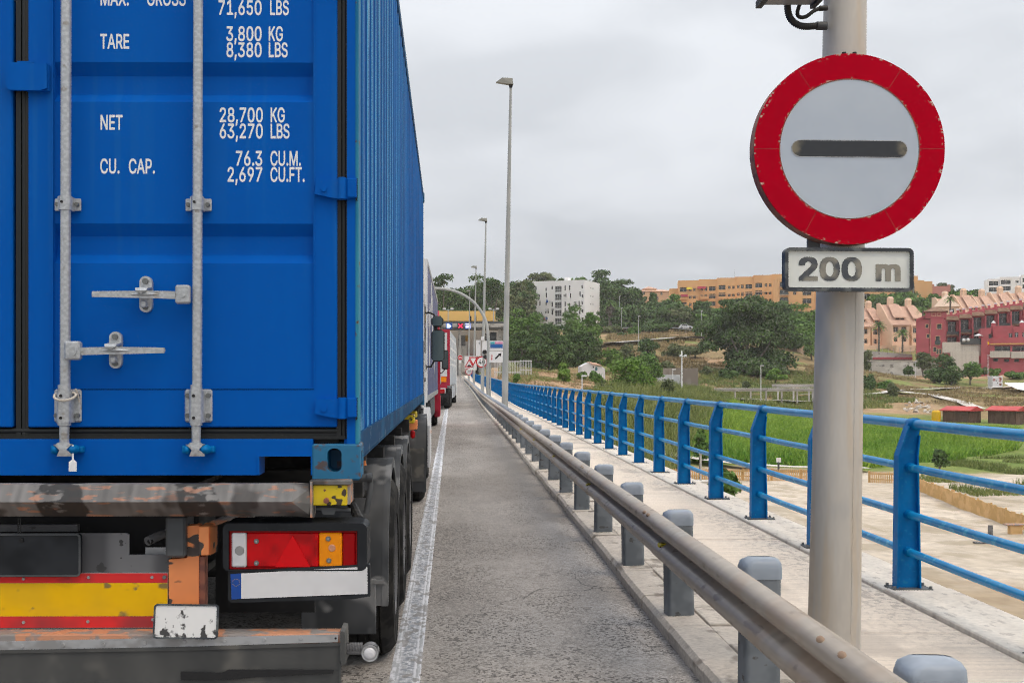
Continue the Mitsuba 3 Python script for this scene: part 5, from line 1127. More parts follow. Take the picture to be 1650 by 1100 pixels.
# red tiled villa between trees
VL = thing('villa', 'far cream villa with a red tiled pyramid roof behind the trees', 'villa')
fv = bframe(1030, 500, 3, 30); Sv = 500 / 1920; Hv = lambda py: EYE_H + (609.5 - py) * Sv - 30
facade(VL, fv, 0, 14, 0, 9, -6, Hv(469), [(1.5, Hv(475), .9, 1.2), (4.5, Hv(475), .9, 1.2), (9, Hv(475), .9, 1.2), (2, Hv(483), 1.2, 1.4), (7, Hv(483), 1.2, 1.4)], 'mat_wall_tan'); put(VL + '__roof', hip(0, 14, 0, 9, Hv(469), 1.0, 3), 'mat_roof_tile', fr=fv); put(VL + '__turret', B(2.4, 7.6, 2, 7, Hv(469), Hv(464.5)), 'mat_wall_tan', fr=fv); put(VL + '__turret_roof', hip(2.4, 7.6, 2, 7, Hv(464.5), 1.1), 'mat_roof_tile', fr=fv)
# far white flats at the right edge
WF = thing('apartment_block', 'modern white apartment block with dark balconies at the top right hillside', 'apartment block')
ff_ = bframe(1592, 540, -14, 36); Sf = 540 / 1920; Hf = lambda py: EYE_H + (609.5 - py) * Sf - 36
facade(WF, ff_, 0, 4.8, 0, 10, -6, Hf(449.5), [(.4, Hf(460), 4.0, 1.9), (.4, Hf(470), 4.0, 1.9)], 'mat_wall_white', depth=1.2); facade(WF, ff_, 4.9, 13.5, -.6, 10, -6, Hf(447), [(5.3, Hf(458.5), 4.2, 1.9), (5.3, Hf(468.5), 4.2, 1.9), (11.4, Hf(456.5), 1.4, 1.0)], 'mat_wall_white', depth=1.2)
facade(WF, ff_, 13.6, 26, -1.2, 10, -6, Hf(444.5), [(14.2, Hf(456), 3.6, 1.8), (14.2, Hf(466), 3.6, 1.8), (20, Hf(455.5), 2.4, 1.2), (20, Hf(465.5), 2.4, 1.2)], 'mat_wall_white', depth=1.2, part='wall')

# peach terraced houses with tiled cat-slide roofs and chimneys
TG = 'peach terraced houses on the slope'
def terrace(px, y, deg, zb, ztop, w, lab, storeys=2, low=9.0):
    k = thing('terraced_house', lab, 'house', TG); fr = bframe(px, y, deg, zb); h = ztop - zb; eave = h * .52
    facade(k, fr, 0, w, 0, 8, -5, eave, [(w * .12, eave - 2.2, w * .28, 1.5), (w * .55, eave - 2.2, w * .30, 1.5)] + ([(w * .15, eave - 4.9, w * .2, 1.3), (w * .6, eave - 4.9, w * .25, 1.3)] if storeys > 1 else []), 'mat_wall_peach', depth=.5)
    ro = [(.0, -.5, eave), (w, -.5, eave), (0, 6.2, h), (w, 6.2, h)]
    R = put(k + '__roof', hull(ro + [(a, b, c - .25) for a, b, c in ro] + [(0, 8, h - .4), (w, 8, h - .4)]), 'mat_roof_tile', fr=fr)
    put(k + '__party_wall', prism([(-.6, eave - .3), (6.3, h + .45), (8, h + .45), (8, 0), (-.6, 0)], 'x', -.17, .17), 'mat_wall_peach', fr=fr)
    D = put(k + '__dormer', B(w * .30, w * .88, 1.2, 5.0, eave + .15, eave + 2.1), 'mat_wall_peach', fr=fr); put(D + '__window', cat(B(w * .36, w * .56, 1.14, 1.2, eave + 1.0, eave + 1.9), B(w * .62, w * .82, 1.14, 1.2, eave + 1.0, eave + 1.9)), 'mat_glass_dark', fr=fr)
    put(D + '__roof', hull([(w * .2, .6, eave + 2.0), (w * .98, .6, eave + 2.0), (w * .35, 5.4, h + .1), (w * .82, 5.4, h + .1), (w * .2, .6, eave + 2.2), (w * .98, .6, eave + 2.2), (w * .35, 5.4, h + .3), (w * .82, 5.4, h + .3)]), 'mat_roof_tile', fr=fr)
    C = put(k + '__chimney', cat(B(w * .42, w * .66, 5.2, 6.6, h - 1, h + 1.7), hull([(w * .40, 5.1, h + 1.7), (w * .68, 5.1, h + 1.7), (w * .40, 6.7, h + 1.7), (w * .68, 6.7, h + 1.7), (w * .46, 5.6, h + 2.4), (w * .62, 5.6, h + 2.4), (w * .46, 6.2, h + 2.4), (w * .62, 6.2, h + 2.4)])), 'mat_wall_peach', fr=fr)
    put(k + '__base_wall', B(-.1, w + .1, -3.0, -.01, -6, .6), 'mat_wall_peach', fr=fr)
yy = 345; Z = lambda py, y=345: EYE_H + (609.5 - py) * y / 1920
ordn = ['first', 'second', 'third', 'fourth', 'fifth', 'sixth', 'seventh', 'eighth']
for i, (px, pt) in enumerate(((1374, 494), (1404, 492), (1436, 490), (1468, 489))):
    terrace(px, yy + (0, 3, -1, 2)[i], (13, 16, 10, 14)[i], Z(560), Z(pt + (0, 2.5, -1, 1.5)[i]), 5.7, f'peach terraced house with tiled roof, {ordn[i]} of the lower row from the sign post')
for i, (px, pt) in enumerate(((1527, 478), (1557, 476), (1587, 474), (1617, 472), (1647, 470))):
    terrace(px, 375, 13, Z(540, 375), Z(pt + (1, -1.5, 1.5, -1, 0)[i], 375), 5.9, f'peach house with tiled roof, {ordn[i]} of the upper row counted from the left')
PK = thing('gable_house', 'pale peach house with a white topped pyramid roof beside the palm', 'house')
fk = bframe(1506, 372, -20, Z(545, 372)); hk = Z(494, 372) - Z(545, 372); facade(PK, fk, 0, 7, 0, 7, -4, hk, [(1, hk - 2, 1.4, 1.2), (4.2, hk - 2, 1.4, 1.2)], 'mat_wall_peach'); put(PK + '__roof', hip(0, 7, 0, 7, hk, 4.2), M('roof_pale', (.66, .50, .39), .85), fr=fk)
# peach wall corner beside the post (left) with a doorway
PW = thing('garage_block', 'low peach building with a dark doorway just left of the sign post', 'building')
fp = bframe(1292, 330, -4, Z(600, 330)); facade(PW, fp, 0, 9.5, 0, 6, -4, 7.3, [(2.6, .2, .9, 5.4)], 'mat_wall_peach', depth=.6); put(PW + '__upper_wall', B(3.3, 9.5, .6, 6, 7.3, 12.2), 'mat_wall_peach', fr=fp); put(PW + '__roof', hull([(-.1, -.2, 7.302), (3.2, -.2, 7.302), (-.1, 6, 7.302), (3.2, 6, 7.6), (1.2, 3, 9.3), (3.2, 3, 9.3)]), 'mat_wall_peach', fr=fp)
# long pale garden walls below the houses
GW = thing('garden_wall', 'long pale retaining wall below the red and peach houses', 'wall')
for a, b, t, bt, y in ((1385, 1476, 582, 604, 306), (1476, 1560, 584, 604, 306), (1560, 1662, 585.5, 606, 306)):
    q0, q1 = at(a, bt, y), at(b, t, y); put(GW + '__wall', B(q0[0] + .01, q1[0] - .01, y, y + .4, q0[2] - 3, q1[2]), 'mat_concrete')
    put(GW + '__coping', B(q0[0] + .01, q1[0] - .01, y - .1, y + .5, q1[2] + .002, q1[2] + .15), 'mat_edge_concrete')
TC = thing('sports_court', 'walled terrace with a dull red band behind the garden wall', 'terrace'); q0, q1 = at(1388, 583, 318), at(1470, 566, 318)
put(TC + '__wall', prism([(q0[0], q0[2] - 3), (q1[0], q0[2] - 3), (q1[0], at(0, 571, 318)[2]), (q0[0] + 4, at(0, 566, 318)[2]), (q0[0], at(0, 563, 318)[2])], 'y', 318, 318.4), 'mat_concrete'); put(TC + '__band', B(q0[0] + 3, q1[0], 317.7, 317.95, at(0, 579, 318)[2], at(0, 575.5, 318)[2]), 'mat_wall_red')
for i in range(9): put(TC + '__fence_post', cyl((q0[0] + 4 + i * 1.5, 317.6, at(0, 572, 318)[2]), (q0[0] + 4 + i * 1.5, 317.6, at(0, 560, 318)[2]), .05, seg=6), 'mat_galv')
# red houses
RY = 308; ZR = lambda py, y=RY: EYE_H + (609.5 - py) * y / 1920
RH = thing('tower_house', 'tall dark red house with a tiled hip roof and pale framed arched windows', 'house')
fr_ = bframe(1476, RY, -22, ZR(596)); hr = lambda py: ZR(py) - ZR(596); sc = RY / 1920 * .93
X = lambda px: (px - 1474) * sc
facade(RH, fr_, X(1474), X(1496), .4, 9, -5, hr(514), [(X(1489.5), hr(528), .6, .8), (X(1497.5) - .9, hr(544), .6, .8)], 'mat_wall_red', frame='mat_wall_tan')
facade(RH, fr_, X(1484) + 1.95, X(1519), 0, 9, -5, hr(504), [(X(1502), hr(508), .55, .65) if 0 else (X(1508), hr(530.5), 1.0, 1.25), (X(1506), hr(556), .9, 2.2), (X(1502), hr(566.5), .65, 1.1), (X(1507), hr(570), .55, 1.2), (X(1510.5), hr(570), .55, 1.2)], 'mat_wall_red', frame='mat_wall_tan')
facade(RH, fr_, X(1488.5), X(1523), -.25, 8, hr(503.9), hr(503), [], 'mat_wall_red', part='band')
facade(RH, fr_, X(1489), X(1522), .2, 8, hr(503), hr(501.5), [], 'mat_wall_red', part='band')
facade(RH, fr_, X(1489), X(1522), -.1, 7, hr(513), hr(502), [(X(1500), hr(509.5), .7, .75), (X(1509), hr(509.5), .7, .75)], 'mat_wall_red', part='upper_wall', frame='mat_wall_tan', depth=.2)
put(RH + '__roof', hip(X(1489), X(1522), -.1, 7, hr(502), hr(493.5) - hr(502), None, .5), 'mat_roof_brown', fr=fr_)
put(RH + '__slanted_roof', hull([(X(1474), .2, hr(519)), (X(1489), .2, hr(511)), (X(1474), 8, hr(519)), (X(1489), 8, hr(511)), (X(1474), .2, hr(514.1)), (X(1489), .2, hr(508)), (X(1474), 8, hr(514.1)), (X(1489), 8, hr(508))]), 'mat_wall_red', fr=fr_)
put(RH + '__balcony_rail', B(X(1504.5), X(1513.5), -.6, -.55, hr(555), hr(549)), 'mat_dark_grey', fr=fr_)
for i in range(7):
    k = thing('red_house', f'dark red terraced house with brown tiled canopy, {ordn[i]} from the tower house', 'house', 'dark red terraced houses')
    px = 1524 + i * 20.5; y = RY + 8; dz = i * .55; fq = bframe(px, y, -14, ZR(566, y) + dz); w = 3.3
    hq = lambda py: ZR(py, y) - ZR(566, y)
    facade(k, fq, 0, w, 0, 7, -6, hq(507), [(.5, hq(534), 2.1, hq(518) - hq(534)), (.35, hq(556), 2.4, hq(543) - hq(556))], 'mat_wall_red', depth=1.3)
    put(k + '__canopy', hull([(-.05, -1.0, hq(515.5)), (w - .1, -1.0, hq(515.5)), (.3, .2, hq(508)), (w - .45, .2, hq(508)), (-.05, -1.0, hq(516.3)), (w - .1, -1.0, hq(516.3)), (.1, .2, hq(516)), (w - .3, .2, hq(516))]), 'mat_roof_brown', fr=fq)
    put(k + '__balcony', B(.1, w - .1, -.9, -.01, hq(541.5), hq(539)), 'mat_roof_brown', fr=fq); put(k + '__railing', B(.1, w - .1, -.9, -.86, hq(538.9), hq(534)), 'mat_dark_grey', fr=fq)
    for s in (0, 1): c_ = put(k + '__chimney', B(.2 + s * 1.5, .75 + s * 1.5, 4, 4.6, hq(508), hq(502 - s * 1)), 'mat_wall_red', fr=fq); put(c_ + '__cap', B(.12 + s * 1.5, .83 + s * 1.5, 3.9, 4.7, hq(502 - s), hq(499.6 - s)), 'mat_frame_white', fr=fq)
    put(k + '__side_wall', B(w - .12, w + .12, -1.6, 2, -6, hq(516)), 'mat_wall_red', fr=fq)
TE = thing('terrace_wall', 'cream terrace wall with dark railings in front of the red terraced houses', 'wall')
for a, b, t, bt, y in ((1519, 1548, 551, 562, 304.5), (1532, 1577, 566, 590, 304), (1546, 1580, 555, 567, 305)): q0, q1 = at(a, bt, y), at(b, t, y); put(TE + '__wall', B(q0[0], q1[0], y, y + .4, q0[2] - 1, q1[2]), 'mat_edge_concrete')
q0, q1 = at(1547, 554.8, 304.6), at(1581, 545, 304.6); put(TE + '__railing', B(q0[0], q1[0], 304.6, 304.68, q0[2], q1[2]), 'mat_dark_grey')
for px, py in ((1553, 548), (1560, 547.5)): c = at(px, py, 304.2); s_ = trimesh.creation.icosphere(2, .45); s_.apply_translation(c); put(TE + '__globe_lamp', s_, 'mat_frame_white', True)
put(TE + '__red_base', B(at(1534, 0, 304.8)[0], at(1546, 0, 304.8)[0], 304.8, 305.4, at(0, 575, 304.8)[2], at(0, 556, 304.8)[2]), 'mat_wall_red')
TU = thing('parasol', 'white parasol open on the red houses terrace', 'parasol'); c = at(1577, 541, 304.9); put(TU + '__canopy', hull([(c[0] + 1.3 * math.cos(a), c[1] + 1.3 * math.sin(a), c[2]) for a in np.linspace(0, 6.28, 9)[:-1]] + [(c[0], c[1], c[2] + .6)]), 'mat_frame_white'); put(TU + '__pole', cyl((c[0], c[1], c[2] - 2), (c[0], c[1], c[2] + .3), .04, seg=6), 'mat_galv')
RB = thing('red_apartment_building', 'large red building with cream balcony bands at the right edge', 'apartment building')
f5 = bframe(1581, 304, -20, ZR(596, 302)); h5 = lambda py: ZR(py, 302) - ZR(596, 302); s5 = 302 / 1920 * .92; x5 = lambda px: (px - 1579) * s5
facade(RB, f5, x5(1579), x5(1595), .2, 10, -4, h5(528), [(x5(1591), h5(544.5), .7, 1.1)], 'mat_wall_red')
facade(RB, f5, x5(1595) + .01, x5(1672), 0, 10, -4, h5(555), [(x5(1600.5), h5(566), 3.7, h5(557) - h5(566)), (x5(1629), h5(566), 4.2, h5(557) - h5(566)), (x5(1598.5), h5(582), 1.2, .75), (x5(1616), h5(583), 1.2, .75), (x5(1632), h5(583), 1.2, .75)], 'mat_wall_red', depth=1.4)
put(RB + '__ledge', B(x5(1593), x5(1673), -.3, -.005, h5(555), h5(553)), M('ochre', (.60, .36, .12), .8), fr=f5)
put(RB + '__balcony_band', cat(B(x5(1593), x5(1626) - .1, -.9, -.01, h5(576), h5(565.5)), B(x5(1626) + .1, x5(1673), -.9, -.01, h5(577), h5(566.5))), 'mat_edge_concrete', fr=f5)
facade(RB, f5, x5(1595) + .01, x5(1672), .5, 10, h5(555), h5(543.5), [], 'mat_wall_red', part='parapet')
facade(RB, f5, x5(1599), x5(1632), 2.2, 10, h5(543.5), h5(524), [(x5(1633) - 1.2, h5(543), .8, 1.0)], 'mat_wall_red', part='upper_wall'); facade(RB, f5, x5(1632) + .01, x5(1672), 1.8, 10, h5(543.5), h5(526), [(x5(1634), h5(543), .8, 1.2), (x5(1646), h5(543), .8, 1.2)], 'mat_wall_red', part='upper_wall')
for px in (1601, 1647): c_ = put(RB + '__chimney', B(x5(px) - .5, x5(px) + .5, 4, 5, h5(526), h5(519)), 'mat_wall_red', fr=f5); put(c_ + '__cap', hull([(x5(px) - .6, 3.9, h5(519)), (x5(px) + .6, 3.9, h5(519)), (x5(px) - .6, 5.1, h5(519)), (x5(px) + .6, 5.1, h5(519)), (x5(px), 4.5, h5(514.5))]), 'mat_frame_white', fr=f5)
FG = thing('flag', 'small red and yellow flag hanging on the red building', 'flag'); c = at(1592.5, 551, 301.5); put(FG + '__cloth', B(c[0] - .18, c[0] + .18, 301.48, 301.5, c[2] - .9, c[2] + .35), 'mat_board_yellow'); put(FG + '__stripe', cat(B(c[0] - .18, c[0] + .18, 301.46, 301.479, c[2] - .9, c[2] - .6), B(c[0] - .18, c[0] + .18, 301.46, 301.479, c[2] + .05, c[2] + .35)), 'mat_board_red'); put(FG + '__pole', cyl((c[0] - .22, 301.5, c[2] - .9), (c[0] - .22, 301.5, c[2] + .5), .03, seg=6), 'mat_galv')

# customs building ahead
CU = thing('customs_building', 'customs canopy with a yellow upper wall over grey gates at the end of the road', 'border building')
cy = 232.0; q = lambda px, py, y=cy: at(px, py, y)
def cb(part, a, b, t, bt, y0, y1, mat, d=0): p0, p1 = q(a, bt, y0), q(b, t, y0); return put(CU + '__' + part, B(p0[0], p1[0], y0, y1, p0[2], p1[2]), mat)
cb('yellow_wall', 690, 798, 501, 517, cy + 4, cy + 10, 'mat_wall_yellow'); cb('canopy', 684, 812, 521, 527, cy, cy + 7, 'mat_concrete'); cb('canopy_fascia', 684, 812, 527.3, 530, cy + .3, cy + 7, M('canopy_dark', (.16, .16, .16), .7)); cb('canopy_top', 684, 811, 518, 520.8, cy + 1, cy + 6, 'mat_dark_grey')
cb('back_wall', 690, 812, 530.3, 608, cy + 13, cy + 13.6, M('back_wall_grey', (.42, .405, .385), .8)); cb('lower_block', 739, 752, 557, 608, cy + 3, cy + 12, 'mat_concrete'); cb('gate_block', 752, 775, 572, 608, cy + 6, cy + 12, 'mat_concrete'); cb('pink_band', 744, 776, 570, 572, cy + 5.5, cy + 12, M('pink_band', (.42, .20, .19), .7)); cb('orange_block', 746, 754, 540, 549, cy + 5, cy + 8, 'mat_wall_yellow'); cb('grey_panel', 738, 750, 540, 556, cy + 4, cy + 8, M('customs_grey', (.20, .20, .20), .7))  # back wall has one even pale grey of its own
for a, b in ((700, 705), (739, 743), (776, 780), (803, 807)): cb('column', a, b, 530.2, 610, cy + 1.5, cy + 2.6, 'mat_concrete')
for a in (755, 761, 767): cb('gate_opening', a, a + 4, 580, 606, cy + 5.9, cy + 5.99, 'mat_black')
for a, b, t, bt in ((782, 790, 537, 552), (790, 800, 535, 556)): cb('office_window', a, b, t, bt, cy + 12.9, cy + 12.98, 'mat_glass_dark')
for px in (757, 765): cb('slot', px, px + 2.5, 509, 517, cy + 3.9, cy + 3.98, 'mat_black')
for px in (722, 796): 
    FLk = thing('twin_floodlight', f'twin headed floodlight on the customs roof, {"left" if px < 750 else "right"} one', 'floodlight'); c = q(px, 497); put(FLk + '__pole', cyl((c[0], cy + 2, q(0, 519)[2]), (c[0], cy + 2, c[2]), .09, seg=8), 'mat_galv'); 
    for s in (-1, 1): put(FLk + '__lamp', B(c[0] + s * .75 - .32, c[0] + s * .75 + .32, cy + 1.7, cy + 2.2, c[2] - .1, c[2] + .18, .05), 'mat_frame_white')
    put(FLk + '__arm', B(c[0] - .9, c[0] + .9, cy + 1.95, cy + 2.05, c[2] - .16, c[2] - .08), 'mat_galv')
# illuminated lane signals hang under the canopy edge
def emit(key, mesh, col): scene[key] = {**mikit.ply(mesh, 'mat_black'), 'emitter': {'type': 'area', 'radiance': {'type': 'rgb', 'value': list(col)}}}
for nm, px, col, bg in (('arrow', 723.5, (.32, .40, .62), 'mat_euro_blue'), ('cross', 742, (.50, .008, .04), 'mat_plate_black'), ('bars', 754, (.40, .42, .58), 'mat_euro_blue')):
    LSk = thing('lane_signal', {'arrow': 'lit blue and white lane signal at the left under the canopy', 'cross': 'lit lane signal showing a red cross', 'bars': 'lit pale lane signal right of the red cross'}[nm], 'lane signal'); c = q(px, 525, cy - 1); r = .62
    put(LSk + '__housing', B(c[0] - r, c[0] + r, cy - 1, cy - .6, c[2] - r, c[2] + r, .04), bg); put(LSk + '__bracket', B(c[0] - .05, c[0] + .05, cy - .8, cy + .1, c[2] + r, c[2] + r + .25), 'mat_dark_grey')
    put(LSk + '__hanger', B(c[0] - .06, c[0] + .06, cy - .6, cy + .2, c[2] - .05, c[2] + .05), 'mat_dark_grey')
    if nm == 'cross': g = cat(*[prism(LineString([(c[0] - .42, c[2] - .42 * s), (c[0] + .42, c[2] + .42 * s)]).buffer(.09, cap_style=2), 'y', cy - 1.03 - .004 * (s > 0), cy - 1.004) for s in (1, -1)])
    elif nm == 'arrow': g = cat(B(c[0] - .42, c[0] + .05, cy - 1.03, cy - 1.004, c[2] - .35, c[2] + .42), prism([(c[0] + .1, c[2] + .35), (c[0] + .45, c[2] - .05), (c[0] + .1, c[2] - .45)], 'y', cy - 1.03, cy - 1.004))
    else: g = cat(*[B(c[0] - .45, c[0] + (.2 if i else .45), cy - 1.03, cy - 1.004, c[2] + .28 - i * .32, c[2] + .44 - i * .32) for i in range(3)], B(c[0] + .28, c[0] + .45, cy - 1.03, cy - 1.004, c[2] - .42, c[2] + .2))
    emit(LSk + '__display', g, col)

# white house with red roof, retaining wall, pergola, sheds, kiosk
WH = thing('cottage', 'small white cottage with a low red tiled roof among the bushes', 'house'); yw = 205; p_ = lambda px, py, y=yw: at(px, py, y)
a, b = p_(944, 598), p_(969, 588.5); put(WH + '__wall', prism([(p_(938, 0)[0], a[2] - 2), (p_(975, 0)[0], a[2] - 2), (p_(975, 0)[0], p_(0, 594)[2]), (p_(969, 0)[0], p_(0, 590)[2]), (p_(964, 0)[0], p_(0, 590)[2]), (p_(955, 0)[0], p_(0, 586)[2]), (p_(948, 0)[0], p_(0, 584)[2]), (p_(937, 0)[0], p_(0, 590)[2])], 'y', yw, yw + 6), 'mat_frame_white')
put(WH + '__roof', hull([(p_(949, 0)[0], yw - .2, p_(0, 583.6)[2]), (p_(966, 0)[0], yw - .2, p_(0, 587)[2]), (p_(953, 0)[0], yw - .25, p_(0, 587)[2]), (p_(950, 0)[0], yw + 6, p_(0, 581.5)[2]), (p_(967, 0)[0], yw + 6, p_(0, 584)[2]), (p_(970, 0)[0], yw - .3, p_(0, 589.8)[2])]), 'mat_roof_tile'); put(WH + '__window', B(p_(955, 0)[0], p_(957, 0)[0], yw - .05, yw + .02, p_(0, 592.5)[2], p_(0, 590)[2]), 'mat_glass_dark'); put(WH + '__door', B(p_(959, 0)[0], p_(962.5, 0)[0], yw - .05, yw + .02, p_(0, 597)[2], p_(0, 591)[2]), M('teal_door', (.05, .14, .16), .6))
RW = thing('retaining_wall', 'stained grey concrete wall with a whitewashed patch at the foot of the slope', 'wall'); yr = 226
a, b = at(1053, 622, yr), at(1125, 593, yr); put(RW + '__wall', prism([(a[0], a[2] - 1), (b[0], a[2] - 1), (b[0], at(0, 593, yr)[2]), (at(1060, 0, yr)[0], at(0, 593, yr)[2]), (a[0], at(0, 599, yr)[2])], 'y', yr, yr + .5), M('old_wall', mottled((.20, .17, .145), (.27, .235, .205), .8, fz=.2), .9)); put(RW + '__whitewash', prism([(at(1059, 0, yr)[0], a[2] - 1), (at(1096, 0, yr)[0], a[2] - 1), (at(1096, 0, yr)[0], at(0, 603.5, yr)[2]), (at(1066, 0, yr)[0], at(0, 603, yr)[2]), (at(1059, 0, yr)[0], at(0, 608, yr)[2])], 'y', yr - .02, yr - .004), M('whitewash', mottled((.50, .52, .54), (.42, .44, .46), .7), .85))
PG = thing('pergola', 'long flat grey concrete pergola on thin posts over pale paving', 'pergola'); yp = 200
for (a, b, t, d) in ((1158, 1316, 627, 0), (1252, 1330, 620.5, 9)):
    p0, p1 = at(a, t + 4.2, yp + d), at(b, t, yp + d); put(PG + '__beam', B(p0[0], p1[0], yp + d, yp + d + .35, p1[2] - .34, p1[2]), 'mat_concrete'); put(PG + '__beam', B(p0[0], p1[0], yp + d + 3, yp + d + 3.35, p1[2] - .34, p1[2]), 'mat_concrete')
    for px in np.arange(a + 2, b, 25): x = at(px, 0, yp + d)[0]; put(PG + '__post', B(x - .12, x + .12, yp + d + .05, yp + d + .3, tz(x, yp) - .6, p1[2] - .34), 'mat_concrete')
    for px in np.arange(a + 1, b, 3.5): x = at(px, 0, yp + d)[0]; put(PG + '__slat', B(x - .06, x + .06, yp + d - .4, yp + d + 3.8, p1[2] + .002, p1[2] + .16), 'mat_concrete')
for i, (px0, px1, pm, lab) in enumerate(((1519, 1582, 1554, 'brown shed with a bright red roof, left of the pair'), (1592, 1652, 1629, 'brown shed with a bright red roof, right one at the edge'))):
    k = thing('shed', lab, 'shed', 'brown sheds with red roofs'); ys_ = 172 - i * 3; s_ = ys_ / 1920; zt, zb_ = at(0, 659.5, ys_)[2], at(0, 682, ys_)[2]
    fsd = rotz(math.radians(-50), ((px0 - 740) * s_, ys_, zb_)); w, d, h = 3.95, 3.4, zt - zb_
    put(k + '__wall', B(0, w, 0, d, -.5, h - .1), 'mat_brown_wood', fr=fsd)
    for j in range(13): put(k + '__plank', B(.02 + j * .30, .29 + j * .30, -.03, -.002, -.3, h - .14), 'mat_brown_wood', fr=fsd)
    for j in range(11): put(k + '__plank', B(w + .002, w + .03, .02 + j * .305, .30 + j * .305, -.3, h - .14), 'mat_brown_wood', fr=fsd)
    put(k + '__roof', hull([(-.3, -.35, h - .05), (w + .3, -.35, h - .05), (-.3, d + .3, h - .05), (w + .3, d + .3, h - .05), (-.3, d / 2, h + .5), (w + .3, d / 2, h + .5), (-.3, -.35, h - .18), (w + .3, -.35, h - .18), (-.3, d + .3, h - .18), (w + .3, d + .3, h - .18)]), 'mat_roof_red', fr=fsd)
TK = thing('tank', 'yellow plastic tank standing beside the left red roofed shed', 'tank'); c = at(1508.5, 680, 172); put(TK + '__body', cat(trimesh.creation.cylinder(.62, 1.5, sections=24, transform=trimesh.transformations.translation_matrix([c[0], c[1], c[2] + .65]))), 'mat_tank_yellow', 30); put(TK + '__top', hull([(c[0] + r * math.cos(t), c[1] + r * math.sin(t), c[2] + z) for r, z in ((.62, 1.4), (.55, 1.62), (.3, 1.72)) for t in np.linspace(0, 6.28, 17)]), 'mat_tank_yellow', 30)
for z in (.3, .75, 1.15): put(TK + '__band', lathe_at(c[0], c[1], [(.60, c[2] + z - .04), (.645, c[2] + z), (.60, c[2] + z + .04)], 24), 'mat_tank_yellow', 30)
KI = thing('kiosk', 'white block covered in faded graffiti beside the pale path', 'kiosk'); c = at(1609, 626, 262); put(KI + '__wall', B(c[0] - 1.3, c[0] + .9, 262, 264.5, c[2] - .6, at(0, 606, 262)[2], .05), 'mat_frame_white')
kr = np.random.default_rng(9)
for i in range(9): x, z = c[0] + kr.uniform(-1.0, .7), c[2] + kr.uniform(.3, 2.3); put(KI + '__paint_mark', prism(Point(x, z).buffer(kr.uniform(.1, .3), quad_segs=2), 'y', 261.985 - i * .002, 261.996), ('mat_post_grey', 'mat_pink_band', 'mat_sign_edge')[i % 3])
CT = thing('fabric_canopy', 'flat white tarpaulin canopy at the right edge above the path', 'canopy'); c = at(1626, 616, 255); put(CT + '__sheet', hull([at(1619, 616, 258), at(1619, 618, 250), at(1672, 617, 258), at(1672, 632, 240), at(1640, 627, 243), at(1619, 616.6, 258), at(1672, 617.6, 258), at(1672, 632.6, 240)]), 'mat_frame_white')
# fences: white bars on the dirt bank, ochre picket fences on the sand
BF = thing('bar_fence', 'white vertical bar fence on the dirt bank beyond the railing', 'fence')
for (a, b, t, bt, y) in ((796, 838, 581, 604, 158), (838, 857, 580, 600, 160)):
    p0, p1 = at(a, bt, y), at(b, t, y); 
    for x in np.arange(p0[0], p1[0], .22): put(BF + '__bar', B(x, x + .06, y, y + .05, p0[2] - .3, p1[2]), 'mat_frame_white')
    put(BF + '__rail', B(p0[0], p1[0], y + .052, y + .09, p1[2] - .15, p1[2] - .05), 'mat_frame_white'); put(BF + '__rail', B(p0[0], p1[0], y + .052, y + .09, p0[2] + .3, p0[2] + .4), 'mat_frame_white')
def picket(name, lab, P0, P1, h, gap, w, panel=2.0):
    k = thing(name, lab, 'fence'); P0, P1 = np.array(P0, float), np.array(P1, float); L = np.linalg.norm(P1 - P0); ang = math.atan2(P1[1] - P0[1], P1[0] - P0[0])
    fr = rotz(ang, (P0[0], P0[1], tz(*P0))); z1 = tz(*P1) - tz(*P0); s = 0.0; n_ = 0
    pr = np.random.default_rng(17)
    while s < L:
        e = min(s + panel, L); zz = z1 * s / L
        if name == 'picket_fence': put(k + '__panel', cat(*[B(x, x + w, 0, .03, zz - .2, zz + h + pr.normal(0, .02)) for x in np.arange(s + .03, e - w, gap)], B(s, e, .032, .07, zz + h * .25, zz + h * .35), B(s, e, .032, .07, zz + h * .75, zz + h * .85)), 'mat_fence_wood', fr=fr)
        else:
            for x in np.arange(s + .01, e - w + .01, gap): put(k + '__board', B(x, x + w, 0, .03, zz - .25, zz + h + pr.normal(0, .025), .004), 'mat_fence_wood', fr=fr)
        put(k + '__post', cyl((s, .07, zz - .3), (s, .07, zz + h + .05), .05, seg=8), 'mat_fence_wood', fr=fr); s = e; n_ += 1
g2 = lambda px, y: ((px - 740) * y / 1920, y)
picket('picket_fence', 'ochre picket fence along the sand below the reeds', g2(1058, 84), g2(1372, 83), .72, .14, .09)
picket('picket_fence', 'short ochre picket fence panel right of the sign post', g2(1400, 81.5), g2(1468, 80.5), .76, .14, .09)
picket('board_fence', 'ochre wooden board fence running across the sand at the right', g2(1472, 78), g2(1668, 54.5), .72, .34, .32, 2.4)
BN = thing('bench', 'low wooden bench box beside the board fence', 'bench'); x, y = g2(1628, 55.2); put(BN + '__seat', B(x - .4, x + .6, y - .5, y - .1, tz(x, y) + .42, tz(x, y) + .48), 'mat_orange_worn'); put(BN + '__box', B(x - .2, x + .35, y - .45, y - .15, tz(x, y) - .1, tz(x, y) + .418), 'mat_fence_wood')
SK = thing('stake', 'short wooden stake with a fallen board on the sand', 'stake'); x, y = g2(1597, 52); put(SK + '__stake', B(x - .1, x + .08, y, y + .1, tz(x, y) - .2, tz(x, y) + .75), 'mat_grey_panel'); put(SK + '__board', B(x - .9, x + .1, y - .5, y - .2, tz(x, y) + .02, tz(x, y) + .08), 'mat_grey_panel')
